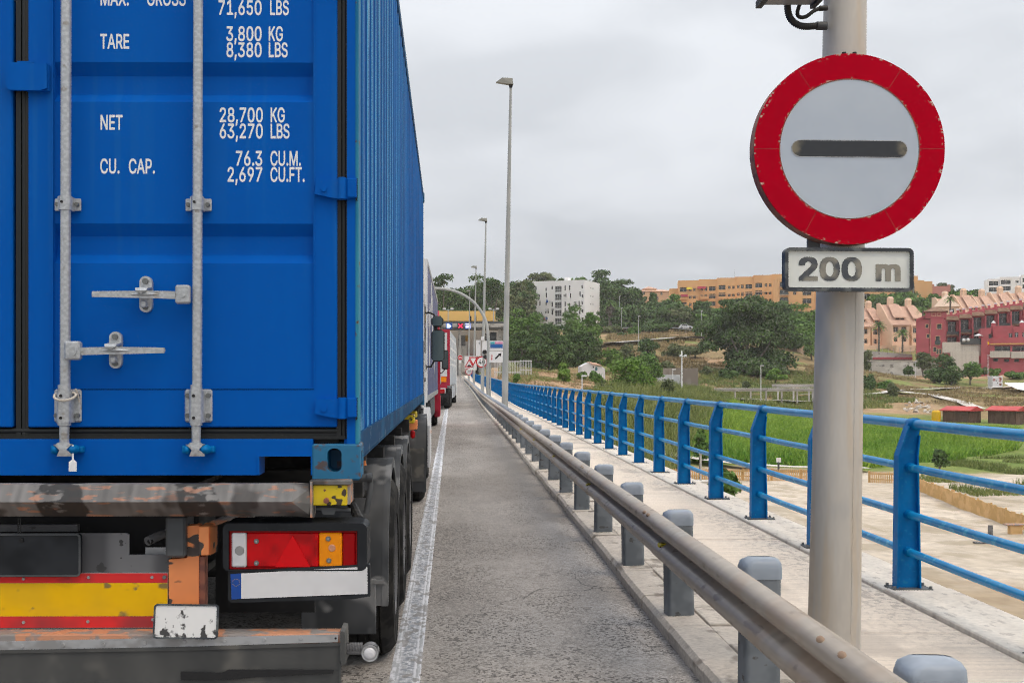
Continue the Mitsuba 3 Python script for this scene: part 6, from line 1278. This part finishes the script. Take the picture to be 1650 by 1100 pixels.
NS = thing('notice_sign', 'small white notice on a dark post in front of the reeds', 'sign'); x, y = g2(1254.5, 86); z = tz(x, y); put(NS + '__post', cyl((x, y, z - .2), (x, y, at(0, 744, y)[2]), .07, seg=8), 'mat_dark_grey'); put(NS + '__panel', B(x - .17, x + .17, y - .04, y - .01, at(0, 744.5, y)[2], at(0, 737, y)[2]), 'mat_white_paint')
NB = thing('lamp_post', 'slim pale post rising from the sand behind the railing', 'post'); x, y = g2(1129, 82); put(NB + '__pole', cyl((x, y, tz(x, y) - .2), (x, y, at(0, 730, y)[2]), .07, seg=8), 'mat_pole'); put(NB + '__head', B(x - .12, x + .12, y - .12, y + .12, at(0, 731, y)[2], at(0, 729, y)[2]), 'mat_pole'); put(NB + '__base_slab', B(x - .9, x + .9, y - .7, y + .7, tz(x, y) - .1, tz(x, y) + .12), 'mat_concrete')
# park lamps in the valley and along the hill roads
def park_lamp(px, ptop, y, lab, head=.38, r=.07, two=False, zb=None):
    k = thing('park_lamp', lab, 'lamp post', 'slim lamps in the valley and on the hill'); c = at(px, ptop, y); put(k + '__pole', cyl((c[0], y, (tz(c[0], y) - .3) if zb is None else zb), (c[0], y, c[2]), r, r * .75, 8), 'mat_white_paint'); put(k + '__head', B(c[0] - head * (1 if two else .2), c[0] + head * 1.2, y - .2, y + .2, c[2], c[2] + .16, .04), 'mat_frame_white')
for px, pt, y, lab in ((938, 607, 118, 'slim valley lamp nearest the dirt bank'), (1018, 601, 165, 'slim valley lamp before the dense round tree'), (1084, 596, 175, 'slim valley lamp in front of the grey retaining wall'), (1226, 590, 195, 'slim valley lamp beside the pergola'), (1475, 583, 282, 'slim valley lamp standing on the orange earth bank'), (1029, 510, 300, 'hill lamp on the slope by the lower road'), (1130, 501, 330, 'hill lamp left of the big dark tree'), (998, 478, 400, 'tallest hill lamp beside the palm'), (1001, 497, 385, 'shorter hill lamp close to the tall one'), (1251, 497, 385, 'hill lamp showing above the big dark tree'), (1072, 494, 420, 'faint hill lamp beneath the orange apartments'), (1640, 566, 300, 'thin pale mast before the red building') if 0 else (1592, 573, 285, 'thin pale mast before the red building')):
    park_lamp(px, pt, y, lab)
FM = thing('floodlight_mast', 'white mast with two floodlights in the valley', 'mast'); c = at(1098.5, 565, 178); put(FM + '__pole', cyl((c[0], 178, tz(c[0], 178) - .3), (c[0], 178, c[2]), .14, .10, 10), 'mat_white_paint'); put(FM + '__bracket', B(c[0] - .2, c[0] + .6, 177.9, 178.1, at(0, 574.5, 178)[2], at(0, 573, 178)[2]), 'mat_white_paint')
for dx in (-.2, .5): put(FM + '__lamp', B(c[0] + dx - .16, c[0] + dx + .2, 177.6, 178, at(0, 575, 178)[2], at(0, 571.5, 178)[2], .05), 'mat_frame_white')
# roads and paths drape over the ground
def ribbon(name, pts, w, mat, lift=.07):
    pts = np.array(pts, float); d = np.r_[0, np.cumsum(np.linalg.norm(np.diff(pts, axis=0), axis=1))]; s = np.arange(0, d[-1], 1.5); x, y = np.interp(s, d, pts[:, 0]), np.interp(s, d, pts[:, 1])
    t = np.stack([np.gradient(x), np.gradient(y)], 1); t /= np.linalg.norm(t, axis=1, keepdims=True); nrm = np.stack([-t[:, 1], t[:, 0]], 1); cols = np.linspace(-w / 2, w / 2, 4)
    V = []; 
    from scipy.ndimage import gaussian_filter1d
    zc = np.max([terr(x + nrm[:, 0] * c, y + nrm[:, 1] * c) for c in np.linspace(-w / 2 - .8, w / 2 + .8, 7)], axis=0); zc = np.maximum(gaussian_filter1d(zc, 4, mode='nearest') + .12, zc + .02) + lift
    for c in cols: xx, yy = x + nrm[:, 0] * c, y + nrm[:, 1] * c; V.append(np.stack([xx, yy, zc], 1))
    n = len(s); V = np.concatenate(V); F = np.concatenate([[[j * n + i, j * n + i + 1, (j + 1) * n + i + 1], [j * n + i, (j + 1) * n + i + 1, (j + 1) * n + i]] for j in range(3) for i in range(n - 1)])
    structure(name, flip_up(trimesh.Trimesh(V, F, process=False)), mat, True)
g = lambda px, y: ((px - 740) * y / 1920, y)
ribbon('lower_hill_road', [g(940, 300), g(985, 302), g(1040, 312), g(1125, 322), g(1200, 330)], 6, 'mat_far_road', .25)
ribbon('upper_hill_road', [g(960, 402), g(1000, 388), g(1105, 374), g(1200, 366), g(1320, 345)], 7, 'mat_far_road', .25)
ribbon('path', [g(1290, 222), g(1400, 230), g(1480, 245), g(1560, 255), g(1612, 262), g(1680, 268)], 2.6, 'mat_path', .12); ribbon('path_branch', [g(1440, 235), g(1500, 226), g(1545, 212), g(1580, 198)], 2.2, 'mat_path', .12)
ribbon('paved_square', [g(1165, 207), g(1230, 206), g(1330, 206)], 9, 'mat_path', .10)
ribbon('garden_path', [g(1020, 100), g(1090, 93), g(1180, 90), g(1270, 89), g(1400, 90)], 1.6, 'mat_path', .08)
# crash barriers of the upper road
UG = thing('road_barrier', 'pale guard rail along the hill road above the dirt slope', 'crash barrier')
def rail_run(pts, h, lift=0):
    P3 = np.array([(x, y, tz(x, y) + h + lift) for x, y in pts]); put(UG + '__beam', cat(*[hull([(a[0], a[1], a[2]), (b[0], b[1], b[2]), (a[0], a[1], a[2] + .32), (b[0], b[1], b[2] + .32), (a[0], a[1] + .06, a[2]), (b[0], b[1] + .06, b[2] + .32)]) for a, b in zip(P3[:-1], P3[1:])]), 'mat_alu')
    for q in P3: put(UG + '__post', cyl((q[0], q[1] + .1, q[2] - .9), (q[0], q[1] + .1, q[2] + .3), .07, seg=6), 'mat_alu')
rail_run([g(px, 396 - (px - 985) * .21) for px in np.arange(985, 1120, 12)], .9); rail_run([g(px, 362 - (px - 1230) * .18) for px in np.arange(1230, 1322, 10)], .9)
# car on the upper road
CR = thing('parked_car', 'small white hatchback on the upper hill road', 'car'); x, y = g(1105, 373); z = tz(x, y) + .75; fc = rotz(math.radians(-6), (x, y, z))
side = [(-2.05, .35), (-2.1, .75), (-1.9, .98), (-1.35, 1.45), (.2, 1.48), (.95, .98), (1.9, .80), (2.1, .55), (2.05, .32)]
put(CR + '__body', prism(side, 'y', -.85, .85), 'mat_truck_white', 20, fr=fc); put(CR + '__side_window', prism([(-1.5, .98), (-1.2, 1.36), (.12, 1.38), (.7, .98)], 'y', -.86, -.851), 'mat_glass_dark', fr=fc)
for a in (-1.3, 1.3): w_ = trimesh.creation.cylinder(.32, .2, sections=18); w_.apply_transform(trimesh.transformations.rotation_matrix(math.pi / 2, [1, 0, 0])); w_.apply_translation([a, -.78, .32]); put(CR + '__wheel', w_, 'mat_tyre', 30, fr=fc)
# ------------------------------------------------------------------ vegetation
def leaves(C, N, size, r, droop=.0, asp=.55):
    """rhombic leaf sprays at centres C facing roughly N"""
    n = len(C); Nn = N + r.normal(0, .75, (n, 3)); Nn /= np.linalg.norm(Nn, axis=1, keepdims=True)
    a = np.cross(Nn, r.normal(0, 1, (n, 3))); a /= np.linalg.norm(a, axis=1, keepdims=True)
    if droop: a[:, 2] -= droop; a /= np.linalg.norm(a, axis=1, keepdims=True)
    b = np.cross(Nn, a); b /= np.maximum(np.linalg.norm(b, axis=1, keepdims=True), 1e-9); s = (size * r.uniform(.55, 1.35, n))[:, None]
    V = np.stack([C - a * s, C + b * s * asp, C + a * s, C - b * s * asp], 1).reshape(-1, 3); i = np.arange(n)[:, None] * 4
    return V, np.concatenate([i + [[0, 1, 2]], i + [[0, 2, 3]]])
def crown(blobs, n, size, r, droop=0., asp=.55, fill=.45):
    blobs = np.asarray(blobs, float); wgt = (blobs[:, 3] * blobs[:, 4] * blobs[:, 5]) ** (2 / 3.); k = r.choice(len(blobs), n, p=wgt / wgt.sum())
    d = r.normal(0, 1, (n, 3)); d /= np.linalg.norm(d, axis=1, keepdims=True); d[:, 2] = np.where(d[:, 2] < -.35, -d[:, 2] * .6, d[:, 2])
    rad = np.where(r.random(n) < fill, r.random(n) ** .45, 1.0 + r.normal(0, .10, n))[:, None]
    C = blobs[k, :3] + d * blobs[k, 3:6] * rad
    return leaves(C, d, size, r, droop, asp)
def tree(name, px, ptop, y, wpx, mat, lab, group=None, kind='round', base=None, seed=0, n=2600, size=None, low=.12, category='tree'):
    r = np.random.default_rng(seed + int(px * 7 + y)); S = y / 1920; x = (px - 740) * S; zb = tz(x, y) if base is None else EYE_H + (609.5 - base) * S
    zt = EYE_H + (609.5 - ptop) * S; h = max(zt - zb, 1.0); w = wpx * S / 2; size = size or max(.16, 1.5 * S * 1.5)
    k = thing(name, lab, category, group); blobs = []; tips = []
    if kind == 'round':
        m_ = 13
        for i in range(m_):
            a = r.uniform(0, 6.28); q = r.random() ** .6; zz = r.uniform(low + .18, .86); wid = math.sin(min(1, (zz - low) / (1 - low)) * math.pi) ** .55
            br_ = w * r.uniform(.30, .50); p = (w - br_ * .9) * q * wid; blobs.append((x + p * math.cos(a), y + p * math.sin(a), zb + h * zz, br_, br_, min(br_ * .8, h * .22)))
        blobs.append((x, y, zb + h * .55, w * .6, w * .6, h * .28)); blobs.append((x + r.normal(0, .1) * w, y, zb + h * .9, w * .35, w * .35, h * .10))
    elif kind == 'tall':                               # loose, layered crown with gaps
        for i in range(22):
            zz = r.uniform(.12, .92); a = r.uniform(0, 6.28); p = w * r.uniform(.1, .8) * (1 - abs(zz - .6) * .7); br_ = w * r.uniform(.22, .40); blobs.append((x + p * math.cos(a), y + p * math.sin(a), zb + h * zz, br_, br_, br_ * .62))
    elif kind == 'column':
        for i in range(9): zz = .08 + .88 * i / 8; br_ = w * (1 - .75 * abs(zz - .45)); blobs.append((x + r.normal(0, .08) * w, y, zb + h * zz, br_ * .8, br_ * .8, h * .09))
    elif kind == 'bush':
        for i in range(9): a = r.uniform(0, 6.28); p = w * r.uniform(.1, .65); br_ = w * r.uniform(.32, .5); blobs.append((x + p * math.cos(a), y + p * math.sin(a), zb + h * r.uniform(.2, .72), br_, br_, h * r.uniform(.2, .34)))
    V, F = crown(blobs, n, size, r)
    put(k + '__crown', (V, F), mat)
    tr_ = max(.06, w * .055); P0 = np.array([x, y, zb - .4]); lean_ = r.normal(0, .06, 2) * h
    limbs = [tube([P0, P0 + [lean_[0] * .4, lean_[1] * .4, h * .3], [x + lean_[0], y + lean_[1], zb + h * .62]], [tr_ * 1.25, tr_, tr_ * .45], 8)]
    for b in blobs[:7]: s = P0 + np.array([lean_[0] * .4, lean_[1] * .4, h * r.uniform(.18, .38)]); e = np.array(b[:3]); limbs.append(tube([s, (s + e) / 2 + [0, 0, .04 * h], e], [tr_ * .6, tr_ * .4, tr_ * .15], 6))
    put(k + '__trunk', cat(*limbs), 'mat_bark')
    return k
def palm(px, ptop, y, wpx, lab, seed=0, base=None, fat=1.0, nf=26, skirt=False):
    r = np.random.default_rng(seed); S = y / 1920; x = (px - 740) * S; zb = tz(x, y) if base is None else EYE_H + (609.5 - base) * S; zt = EYE_H + (609.5 - ptop) * S; w = wpx * S / 2
    k = thing('palm_tree', lab, 'palm tree'); zc = zt - w * .55; put(k + '__trunk', tube([(x, y, zb - .5), (x + .05, y, (zb + zc) / 2), (x, y, zc)], np.array([.30, .22, .26]) * fat, 10), 'mat_bark')
    Vs, Fs, o = [], [], 0
    for i in range(nf):
        a = 2.4 * i; el = 1.25 - 1.55 * (i / nf); L = w * r.uniform(.9, 1.15); d = np.array([math.cos(a) * math.cos(el), math.sin(a) * math.cos(el), math.sin(el)]); t = np.linspace(0, 1, 9)[:, None]
        c = np.array([x, y, zc]) + d * L * t + np.array([0, 0, -.55 * L]) * t ** 2.2; sd = np.cross(d, [0, 0, 1.0]); sd /= np.linalg.norm(sd) + 1e-9
        for j in range(8):
            for s in (-1, 1):
                wl = L * .20 * math.sin(math.pi * (.12 + .86 * (j + 1) / 9.5)); p, q = c[j], c[j + 1]; tip = (p + q) / 2 + sd * s * wl + (q - p) * .9 + np.array([0, 0, -.35 * wl]); Vs += [p, q, tip]; Fs.append([o, o + 1, o + 2]); o += 3
    put(k + '__fronds', (np.array(Vs), np.array(Fs)), 'mat_leaf_mid')
    if skirt: C = np.array([x, y, zc - w * .9]) + r.normal(0, 1, (500, 3)) * [w * .28, w * .28, w * .45]; V, F = leaves(C, np.tile([0, -1., 0], (500, 1)), .35, r, 1.5); put(k + '__dead_fronds', (V, F), 'mat_bark')

FAR = 'trees on the far hill'
# behind the customs building
for i, (px, pt, y, w, mat, kd, lab) in enumerate((
    (712, 433, 330, 52, 'leaf_dark', 'tall', 'tall dark tree behind the customs canopy, left of the lamps'), (742, 475, 345, 40, 'leaf_dark', 'round', 'dark tree low behind the yellow customs wall'), (694, 470, 320, 46, 'leaf_dark', 'round', 'dark tree partly hidden by the container'), (790, 438, 350, 52, 'leaf_dark', 'tall', 'tall tree between the second and nearest far lamps'),
    (768, 462, 360, 44, 'leaf_dark', 'tall', 'dark tree behind the third lamp post'), (816, 462, 380, 50, 'leaf_olive', 'round', 'brownish tree behind the nearest far lamp post'), (840, 452, 400, 44, 'leaf_olive', 'round', 'dull olive tree left of the white apartment block'), (868, 437, 470, 46, 'leaf_olive', 'tall', 'olive crowned tree rising behind the left end of the white block'), (895, 446, 480, 30, 'leaf_dark', 'tall', 'dark tree top over the white block roof'), (928, 441, 480, 34, 'leaf_mid', 'tall', 'green tree top over the middle of the white block'),
    (968, 434, 470, 50, 'leaf_dark', 'tall', 'tallest dark tree right of the white block'), (998, 448, 450, 50, 'leaf_dark', 'tall', 'dark tree sloping down right of the white block'), (1016, 462, 440, 40, 'leaf_dark', 'round', 'dark tree below the far villa'), (1052, 474, 450, 14, 'leaf_dark', 'column', 'dark tree in front of the far villa'), (1084, 474, 440, 34, 'leaf_mid', 'round', 'mid green tree left of the orange apartments'), (1062, 486, 415, 44, 'leaf_dark', 'round', 'dark rounded tree under the far villa'), (1028, 494, 405, 50, 'leaf_olive', 'round', 'olive tree above the upper road'), (1096, 494, 400, 36, 'leaf_olive', 'round', 'brownish tree at the foot of the orange apartments'),
    (1132, 486, 400, 34, 'leaf_dark', 'round', 'dark tree before the orange balconies'), (1290, 488, 350, 40, 'leaf_mid', 'round', 'green tree left of the sign post'), (1268, 488, 360, 52, 'leaf_dark', 'round', 'dark tree behind the big tree, towards the post'), (1308, 520, 320, 30, 'leaf_mid', 'bush', 'round green bush below the post side tree'), (1262, 484, 400, 34, 'leaf_dark', 'round', 'dark tree just below the orange wing'),
    (1424, 478, 400, 40, 'leaf_dark', 'round', 'dark tree beneath the orange tower block'), (1460, 470, 425, 46, 'leaf_dark', 'round', 'dark tree on the hill right of the orange tower'), (1490, 473, 440, 36, 'leaf_dark', 'round', 'dark hill tree left of the blue green pines'), (1519, 458, 460, 20, 'leaf_grey', 'column', 'blue green pine on the skyline, left one'), (1530, 461, 460, 20, 'leaf_grey', 'column', 'blue green pine on the skyline, right one'), (1548, 466, 460, 26, 'leaf_dark', 'round', 'dark skyline tree right of the pines'), (1576, 466, 460, 26, 'leaf_dark', 'round', 'dark skyline tree before the white flats'), (1444, 466, 470, 28, 'leaf_dark', 'round', 'dark far tree near the pink wing'))):
    tree('hill_tree', px, pt, y, w * 1.35, 'mat_' + mat, lab, FAR, kd, seed=i, n=2600, low=-.05)
# green wood left of and below the white block
for i, (px, pt, y, w, mat, lab) in enumerate(((836, 495, 245, 62, 'leaf_mid', 'broad green tree nearest the lamp post'), (808, 512, 250, 44, 'leaf_mid', 'green tree partly behind the nearest far lamp'), (868, 503, 255, 58, 'leaf_mid', 'green tree under the left end of the white block'), (842, 532, 215, 66, 'leaf_dark', 'dark tree at the front of the wood, left'), (885, 520, 225, 66, 'leaf_dark', 'dark tree at the front of the wood, middle'), (926, 490, 262, 56, 'leaf_mid', 'green tree rising against the white block'), (952, 503, 265, 40, 'leaf_mid', 'thin topped tree against the right end of the white block'), (935, 530, 230, 66, 'leaf_dark', 'dark tree at the front of the wood, right'), (905, 545, 222, 52, 'leaf_dark', 'dark low tree between the front trees of the wood'), (868, 556, 212, 50, 'leaf_dark', 'low dark tree above the bar fence'), (958, 542, 245, 34, 'leaf_olive', 'olive tree at the right fringe of the wood'))):
    tree('wood_tree', px, pt, y, w * 1.08, 'mat_' + mat, lab, 'trees of the wood below the white block', 'round', seed=40 + i, n=3600, low=.0)
# hill bushes between the roads
for i, (px, pt, y, w, mat, lab) in enumerate(((985, 524, 385, 40, 'leaf_olive', 'dull bush at the palm foot'), (1000, 536, 350, 28, 'leaf_dark', 'dark bush on the dirt slope under the palm'), (1046, 520, 372, 40, 'leaf_dark', 'dark bush in front of the upper road'), (1068, 522, 368, 36, 'leaf_dark', 'dark bush on the dirt slope left of the car'), (1022, 526, 360, 24, 'leaf_mid', 'green bush on the red earth slope'), (1128, 524, 345, 34, 'leaf_dark', 'dark bush below the car'), (1045, 545, 270, 48, 'leaf_dark', 'dark rounded shrub over the lower road'), (1030, 562, 240, 70, 'leaf_mid', 'green shrub on the slope below the lower road'), (985, 560, 250, 50, 'leaf_bright', 'bright yellow green shrub under the lower road'), (1010, 552, 262, 44, 'leaf_olive', 'olive shrub beside the bright one'), (1090, 552, 280, 50, 'leaf_olive', 'olive scrub right of the dark shrub'), (1120, 553, 285, 44, 'leaf_olive', 'olive scrub at the left foot of the big tree'), (1078, 580, 250, 30, 'leaf_olive', 'small scrub above the retaining wall'), (1170, 592, 245, 36, 'leaf_dark', 'dark scrub left of the big tree trunk'), (1140, 590, 250, 26, 'leaf_olive', 'olive scrub on the tawny slope'))):
    tree('shrub', px, pt, y, w, 'mat_' + mat, lab, 'shrubs on the slope', 'bush', seed=80 + i, n=1500, low=0, category='shrub')
# the far wood that reads as one mass behind the single trees
def woodland(name, lab, spots, mat, seed):
    r = np.random.default_rng(seed); bl = []
    for (a, b, pt0, pt1, y0, y1, n_) in spots:
        for _ in range(n_):
            t = r.random(); px, y = a + (b - a) * t, r.uniform(y0, y1); x = (px - 740) * y / 1920; zb = tz(x, y); top = EYE_H + (609.5 - (pt0 + (pt1 - pt0) * t) - r.uniform(-2, 8)) * y / 1920; h = np.clip(top - zb, 3, 16); R = r.uniform(2.6, 4.6)
            for f in (.25, .5, .75, .93): bl.append((x + r.normal(0, 1.2), y + r.normal(0, 1.2), zb + h * f, R * (1.1 - .5 * f), R * (1.1 - .5 * f), h * .17))
    V, F = crown(bl, len(bl) * 130, .62, r, fill=.3); k = put(name, (V, F), mat); labels[k] = {'label': lab, 'category': 'woodland', 'kind': 'stuff'}
woodland('woodland', 'dark far wood along the ridge behind the white block and customs canopy', [(676, 770, 470, 470, 350, 400, 26), (770, 862, 462, 462, 400, 440, 26), (972, 1022, 456, 472, 430, 470, 22), (1022, 1095, 492, 490, 420, 450, 22), (980, 1100, 496, 496, 395, 415, 26)], 'mat_leaf_dark', 91)
woodland('woodland', 'mixed green wood on the slope below the orange buildings', [(1110, 1330, 500, 505, 385, 425, 44), (1240, 1330, 515, 525, 330, 370, 24), (1400, 1560, 478, 474, 410, 440, 34), (800, 960, 540, 545, 265, 290, 30)], 'mat_leaf_mid', 92)
# big eucalyptus
EK = dict(seed=3)
def big_tree():
    r = np.random.default_rng(31); y = 258.0; S = y / 1920; k = thing('eucalyptus_tree', 'huge dark grey green tree with hanging foliage and pale trunks in the middle distance', 'tree')
    Pq = lambda px, py, dy=0: at(px, py, y + dy); blobs = []
    for px, py, rx, rz in ((1205, 495, 34, 17), (1180, 505, 26, 16), (1235, 505, 30, 18), (1160, 520, 24, 16), (1200, 520, 40, 22), (1245, 530, 34, 22), (1150, 540, 20, 17), (1180, 540, 34, 24), (1215, 545, 40, 28), (1255, 555, 30, 24), (1270, 530, 14, 12), (1143, 555, 16, 14), (1165, 552, 22, 16), (1190, 578, 28, 22), (1225, 580, 36, 26), (1260, 585, 24, 22), (1210, 596, 40, 16), (1240, 600, 34, 14), (1190, 596, 26, 14), (1288, 560, 8, 11), (1283, 548, 8, 8), (1205, 484, 20, 8), (1172, 492, 16, 8), (1240, 490, 20, 9)):
        for j in range(2): c = Pq(px + r.normal(0, 6), py + r.normal(0, 4), r.uniform(-6, 6)); blobs.append((c[0], c[1], c[2], rx * S * .85, rx * S * .8, rz * S * .85))
    V, F = crown(blobs, 24000, .42, r, .5, .45); put(k + '__crown', (V, F), 'mat_leaf_grey' if False else 'mat_leaf_dark')
    V, F = crown(blobs[:44], 7000, .36, r, .6, .42); put(k + '__outer_leaves', (V + np.array([0, -.3, .25]), F), 'mat_leaf_grey')
    lim = []
    for pts, rr in ((((1202, 606), (1196, 580), (1186, 562), (1178, 545)), .34), (((1196, 606), (1197, 575), (1208, 550), (1214, 525)), .30), (((1212, 606), (1222, 580), (1236, 560), (1246, 540)), .30), (((1196, 572), (1204, 560), (1196, 548)), .16)): P_ = [Pq(a, b, -4) for a, b in pts]; P_[0][2] -= 1.0; lim.append(tube(P_, np.linspace(rr, rr * .4, len(P_)), 8))
    put(k + '__trunk', cat(*lim), 'mat_bark')
big_tree()
for i, (px, pt, bs, y, w, mat, kd, lab) in enumerate(((1018, 578, 660, 150, 92, 'leaf_bright', 'round', 'dense bright green round tree in the valley'), (1050, 572, 620, 200, 46, 'leaf_mid', 'round', 'green tree behind the dense round one'), (909, 584, 620, 150, 24, 'leaf_bright', 'round', 'young bright green tree on the dirt bank'), (938, 596, 615, 165, 18, 'leaf_mid', 'bush', 'small green shrub near the cottage'), (961, 596, 622, 160, 26, 'leaf_mid', 'bush', 'green shrub below the cottage'), (974, 612, 650, 140, 36, 'leaf_olive', 'bush', 'brownish bush between lamp and round tree'), (1070, 610, 650, 150, 40, 'leaf_weed' if 0 else 'leaf_olive', 'bush', 'olive bush right of the dense round tree'), (1250, 592, 614, 240, 34, 'leaf_bright', 'bush', 'bright green bush beneath the big dark tree'), (1202, 612, 626, 215, 14, 'leaf_olive', 'bush', 'small tawny shrub behind the pergola'), (832, 606, 617, 128, 12, 'leaf_mid', 'bush', 'tiny bush on the dirt by the fence'),
    (1400, 600, 632, 238, 28, 'leaf_dark', 'bush', 'dark shrub right of the sign post'), (1425, 612, 634, 245, 34, 'leaf_mid', 'bush', 'green shrub along the path'), (1438, 616, 644, 225, 20, 'leaf_olive', 'round', 'small leaning tree beside the path'), (1488, 568, 605, 290, 38, 'leaf_olive', 'round', 'brownish tree under the red tower house'), (1464, 588, 604, 288, 16, 'leaf_dark', 'bush', 'dark bush at the garden wall'), (1522, 570, 618, 275, 46, 'leaf_dark', 'round', 'dark green tree in front of the terrace wall'), (1504, 594, 620, 268, 32, 'leaf_dark', 'round', 'low dark tree left of the garden trees'), (1532, 590, 622, 266, 44, 'leaf_dark', 'round', 'dark rounded tree among the garden trees'), (1563, 585, 620, 268, 40, 'leaf_mid', 'round', 'greener tree, right one of the garden trees'), (1602, 592, 610, 292, 20, 'leaf_mid', 'bush', 'green bush at the wall below the red building'), (1636, 596, 614, 280, 40, 'leaf_mid', 'bush', 'wide green bush at the right edge wall'), (1586, 592, 606, 298, 14, 'leaf_olive', 'bush', 'olive bush against the pale wall'), (1396, 560, 604, 300, 22, 'leaf_olive', 'bush', 'dull bush beside the terrace with the red band'))):
    tree('valley_tree' if kd == 'round' else 'shrub', px, pt, y, w * 1.05, 'mat_' + mat, lab, 'trees and shrubs in the valley', kd, base=bs, seed=120 + i, n=4200 if w > 60 else 1500, low=.0, category='tree' if kd == 'round' else 'shrub')
palm(983, 482, 398, 22, 'stout shaggy palm beside the white apartment block', 1, None, 2.2, 34, True)
palm(1416, 516, 318, 28, 'slim palm in front of the peach houses, left one', 2, 563, .9); palm(1454, 528, 312, 30, 'palm in front of the peach houses, nearer the red tower', 3, 566, .9); palm(1531, 476, 352, 22, 'palm rising above the red tower house', 4, None, .9); palm(1487, 493, 340, 20, 'palm half hidden behind the red tower house', 5, None, .9)
# plants close to the railing and on the sand
tree('sand_shrub', 1172, 775, 30, 62, 'mat_leaf_mid', 'dark green shrub on the pale sand just behind the railing', None, 'bush', base=815, seed=201, n=1100, size=.09, low=0, category='shrub')
tree('sand_shrub', 1514, 722, 88, 34, 'mat_leaf_dark', 'dark upright shrub at the edge of the reeds right of the post', None, 'bush', base=757, seed=202, n=1000, size=.14, low=0, category='shrub')
tree('sapling', 1128, 690, 84, 30, 'mat_leaf_mid', 'green sapling behind the railing beside the slim pole', None, 'round', base=768, seed=203, n=900, size=.16, low=.2)
# reeds, weeds, dry grass: one mass each
def blades(name, lab, poly, n, h, w, mat, seed, clump=.0):
    r = np.random.default_rng(seed); pg = Polygon(poly); a0, b0, a1, b1 = pg.bounds; P_ = []
    from shapely import contains_xy
    while len(P_) < n:
        q = r.uniform([a0, b0], [a1, b1], (n * 2, 2)); q = q[contains_xy(pg, q[:, 0], q[:, 1])]
        if clump: q = q[meshkit.noise(np.c_[q / 3.2, q[:, :1] * 0], seed) > clump]
        P_ += list(q)
    P_ = np.array(P_[:n]); z = terr(P_[:, 0], P_[:, 1]); a = r.uniform(0, 6.28, n); hh = h * r.uniform(.5, 1.2, n) * (.65 + .7 * meshkit.noise(np.c_[P_ / 6, P_[:, :1] * 0], 3)); ww = w * r.uniform(.6, 1.4, n); d = np.stack([np.cos(a), np.sin(a)], 1) * ww[:, None] * .5; ln = r.normal(0, .34, (n, 2)) * hh[:, None]
    V = np.stack([np.c_[P_ - d, z - .05], np.c_[P_ + d, z - .05], np.c_[P_ + ln, z + hh]], 1).reshape(-1, 3); put_stuff(name, (V, np.arange(3 * n).reshape(-1, 3)), mat, lab)
def put_stuff(name, m_, mat, lab): k = put(name, m_, mat); labels[k] = {'label': lab, 'category': 'grass' if 'grass' in name else 'plants', 'kind': 'stuff'}
g = lambda px, y: ((px - 740) * y / 1920, y)
blades('reeds', 'bright green reed bed filling the valley behind the railing', [g(1090, 92), g(1400, 92), g(1560, 108), g(1640, 118), g(1640, 148), g(1500, 150), g(1330, 170), g(1180, 170), g(1130, 130)], 90000, 1.0, .12, 'mat_reed', 61, .22)
blades('tall_weeds', 'mixed olive weeds and tall grass on the bank left of the reeds', [g(930, 84), g(1100, 86), g(1150, 125), g(1180, 185), g(1060, 190), g(960, 135)], 26000, 1.5, .14, 'mat_weed', 62)
blades('valley_grass', 'pale dry and olive grass before the big dark tree', [g(1060, 190), g(1330, 185), g(1480, 215), g(1350, 262), g(1150, 262), g(1080, 225)], 22000, .9, .20, 'mat_weed', 63, .42)
blades('dry_grass', 'tawny dry grass on the slopes', [g(1130, 215), g(1360, 222), g(1640, 200), g(1680, 250), g(1440, 285), g(1180, 290), g(1060, 262)], 22000, .55, .22, 'mat_dry', 64, .5)
blades('hill_grass', 'brown scrubby grass under the hill roads', [g(960, 235), g(1130, 235), g(1150, 372), g(980, 380)], 12000, .9, .3, 'mat_dry', 65, .5)
blades('sand_weeds', 'sparse weeds dotted over the sandy ground at the right', [g(1480, 84), g(1690, 62), g(1690, 110), g(1560, 108)], 4200, .42, .09, 'mat_weed', 66, .62)
r = np.random.default_rng(77)
for i in range(26):
    x, y = g(r.uniform(1450, 1500), r.uniform(188, 214)); k = numbered('rubble'); 
    V = r.normal(0, 1, (10, 3)) * r.uniform(.12, .32); scene[k] = mikit.ply(hull(V + [x, y, tz(x, y) + .1]), 'mat_edge_concrete'); labels[k] = {'label': 'pale lump of rubble on the mound left of the yellow tank', 'category': 'rubble', 'group': 'lumps of rubble on the mound'}
blades('bank_grass', 'dry tufts scattered over the tan dirt bank beside the bridge', [g(800, 128), g(1000, 118), g(990, 185), g(805, 200)], 9000, .38, .12, 'mat_weed', 67, .52)
blades('bank_grass', 'straw coloured tufts on the dirt bank under the wood', [g(800, 128), g(1000, 118), g(990, 205), g(805, 215)], 8000, .30, .14, 'mat_dry', 68, .5)
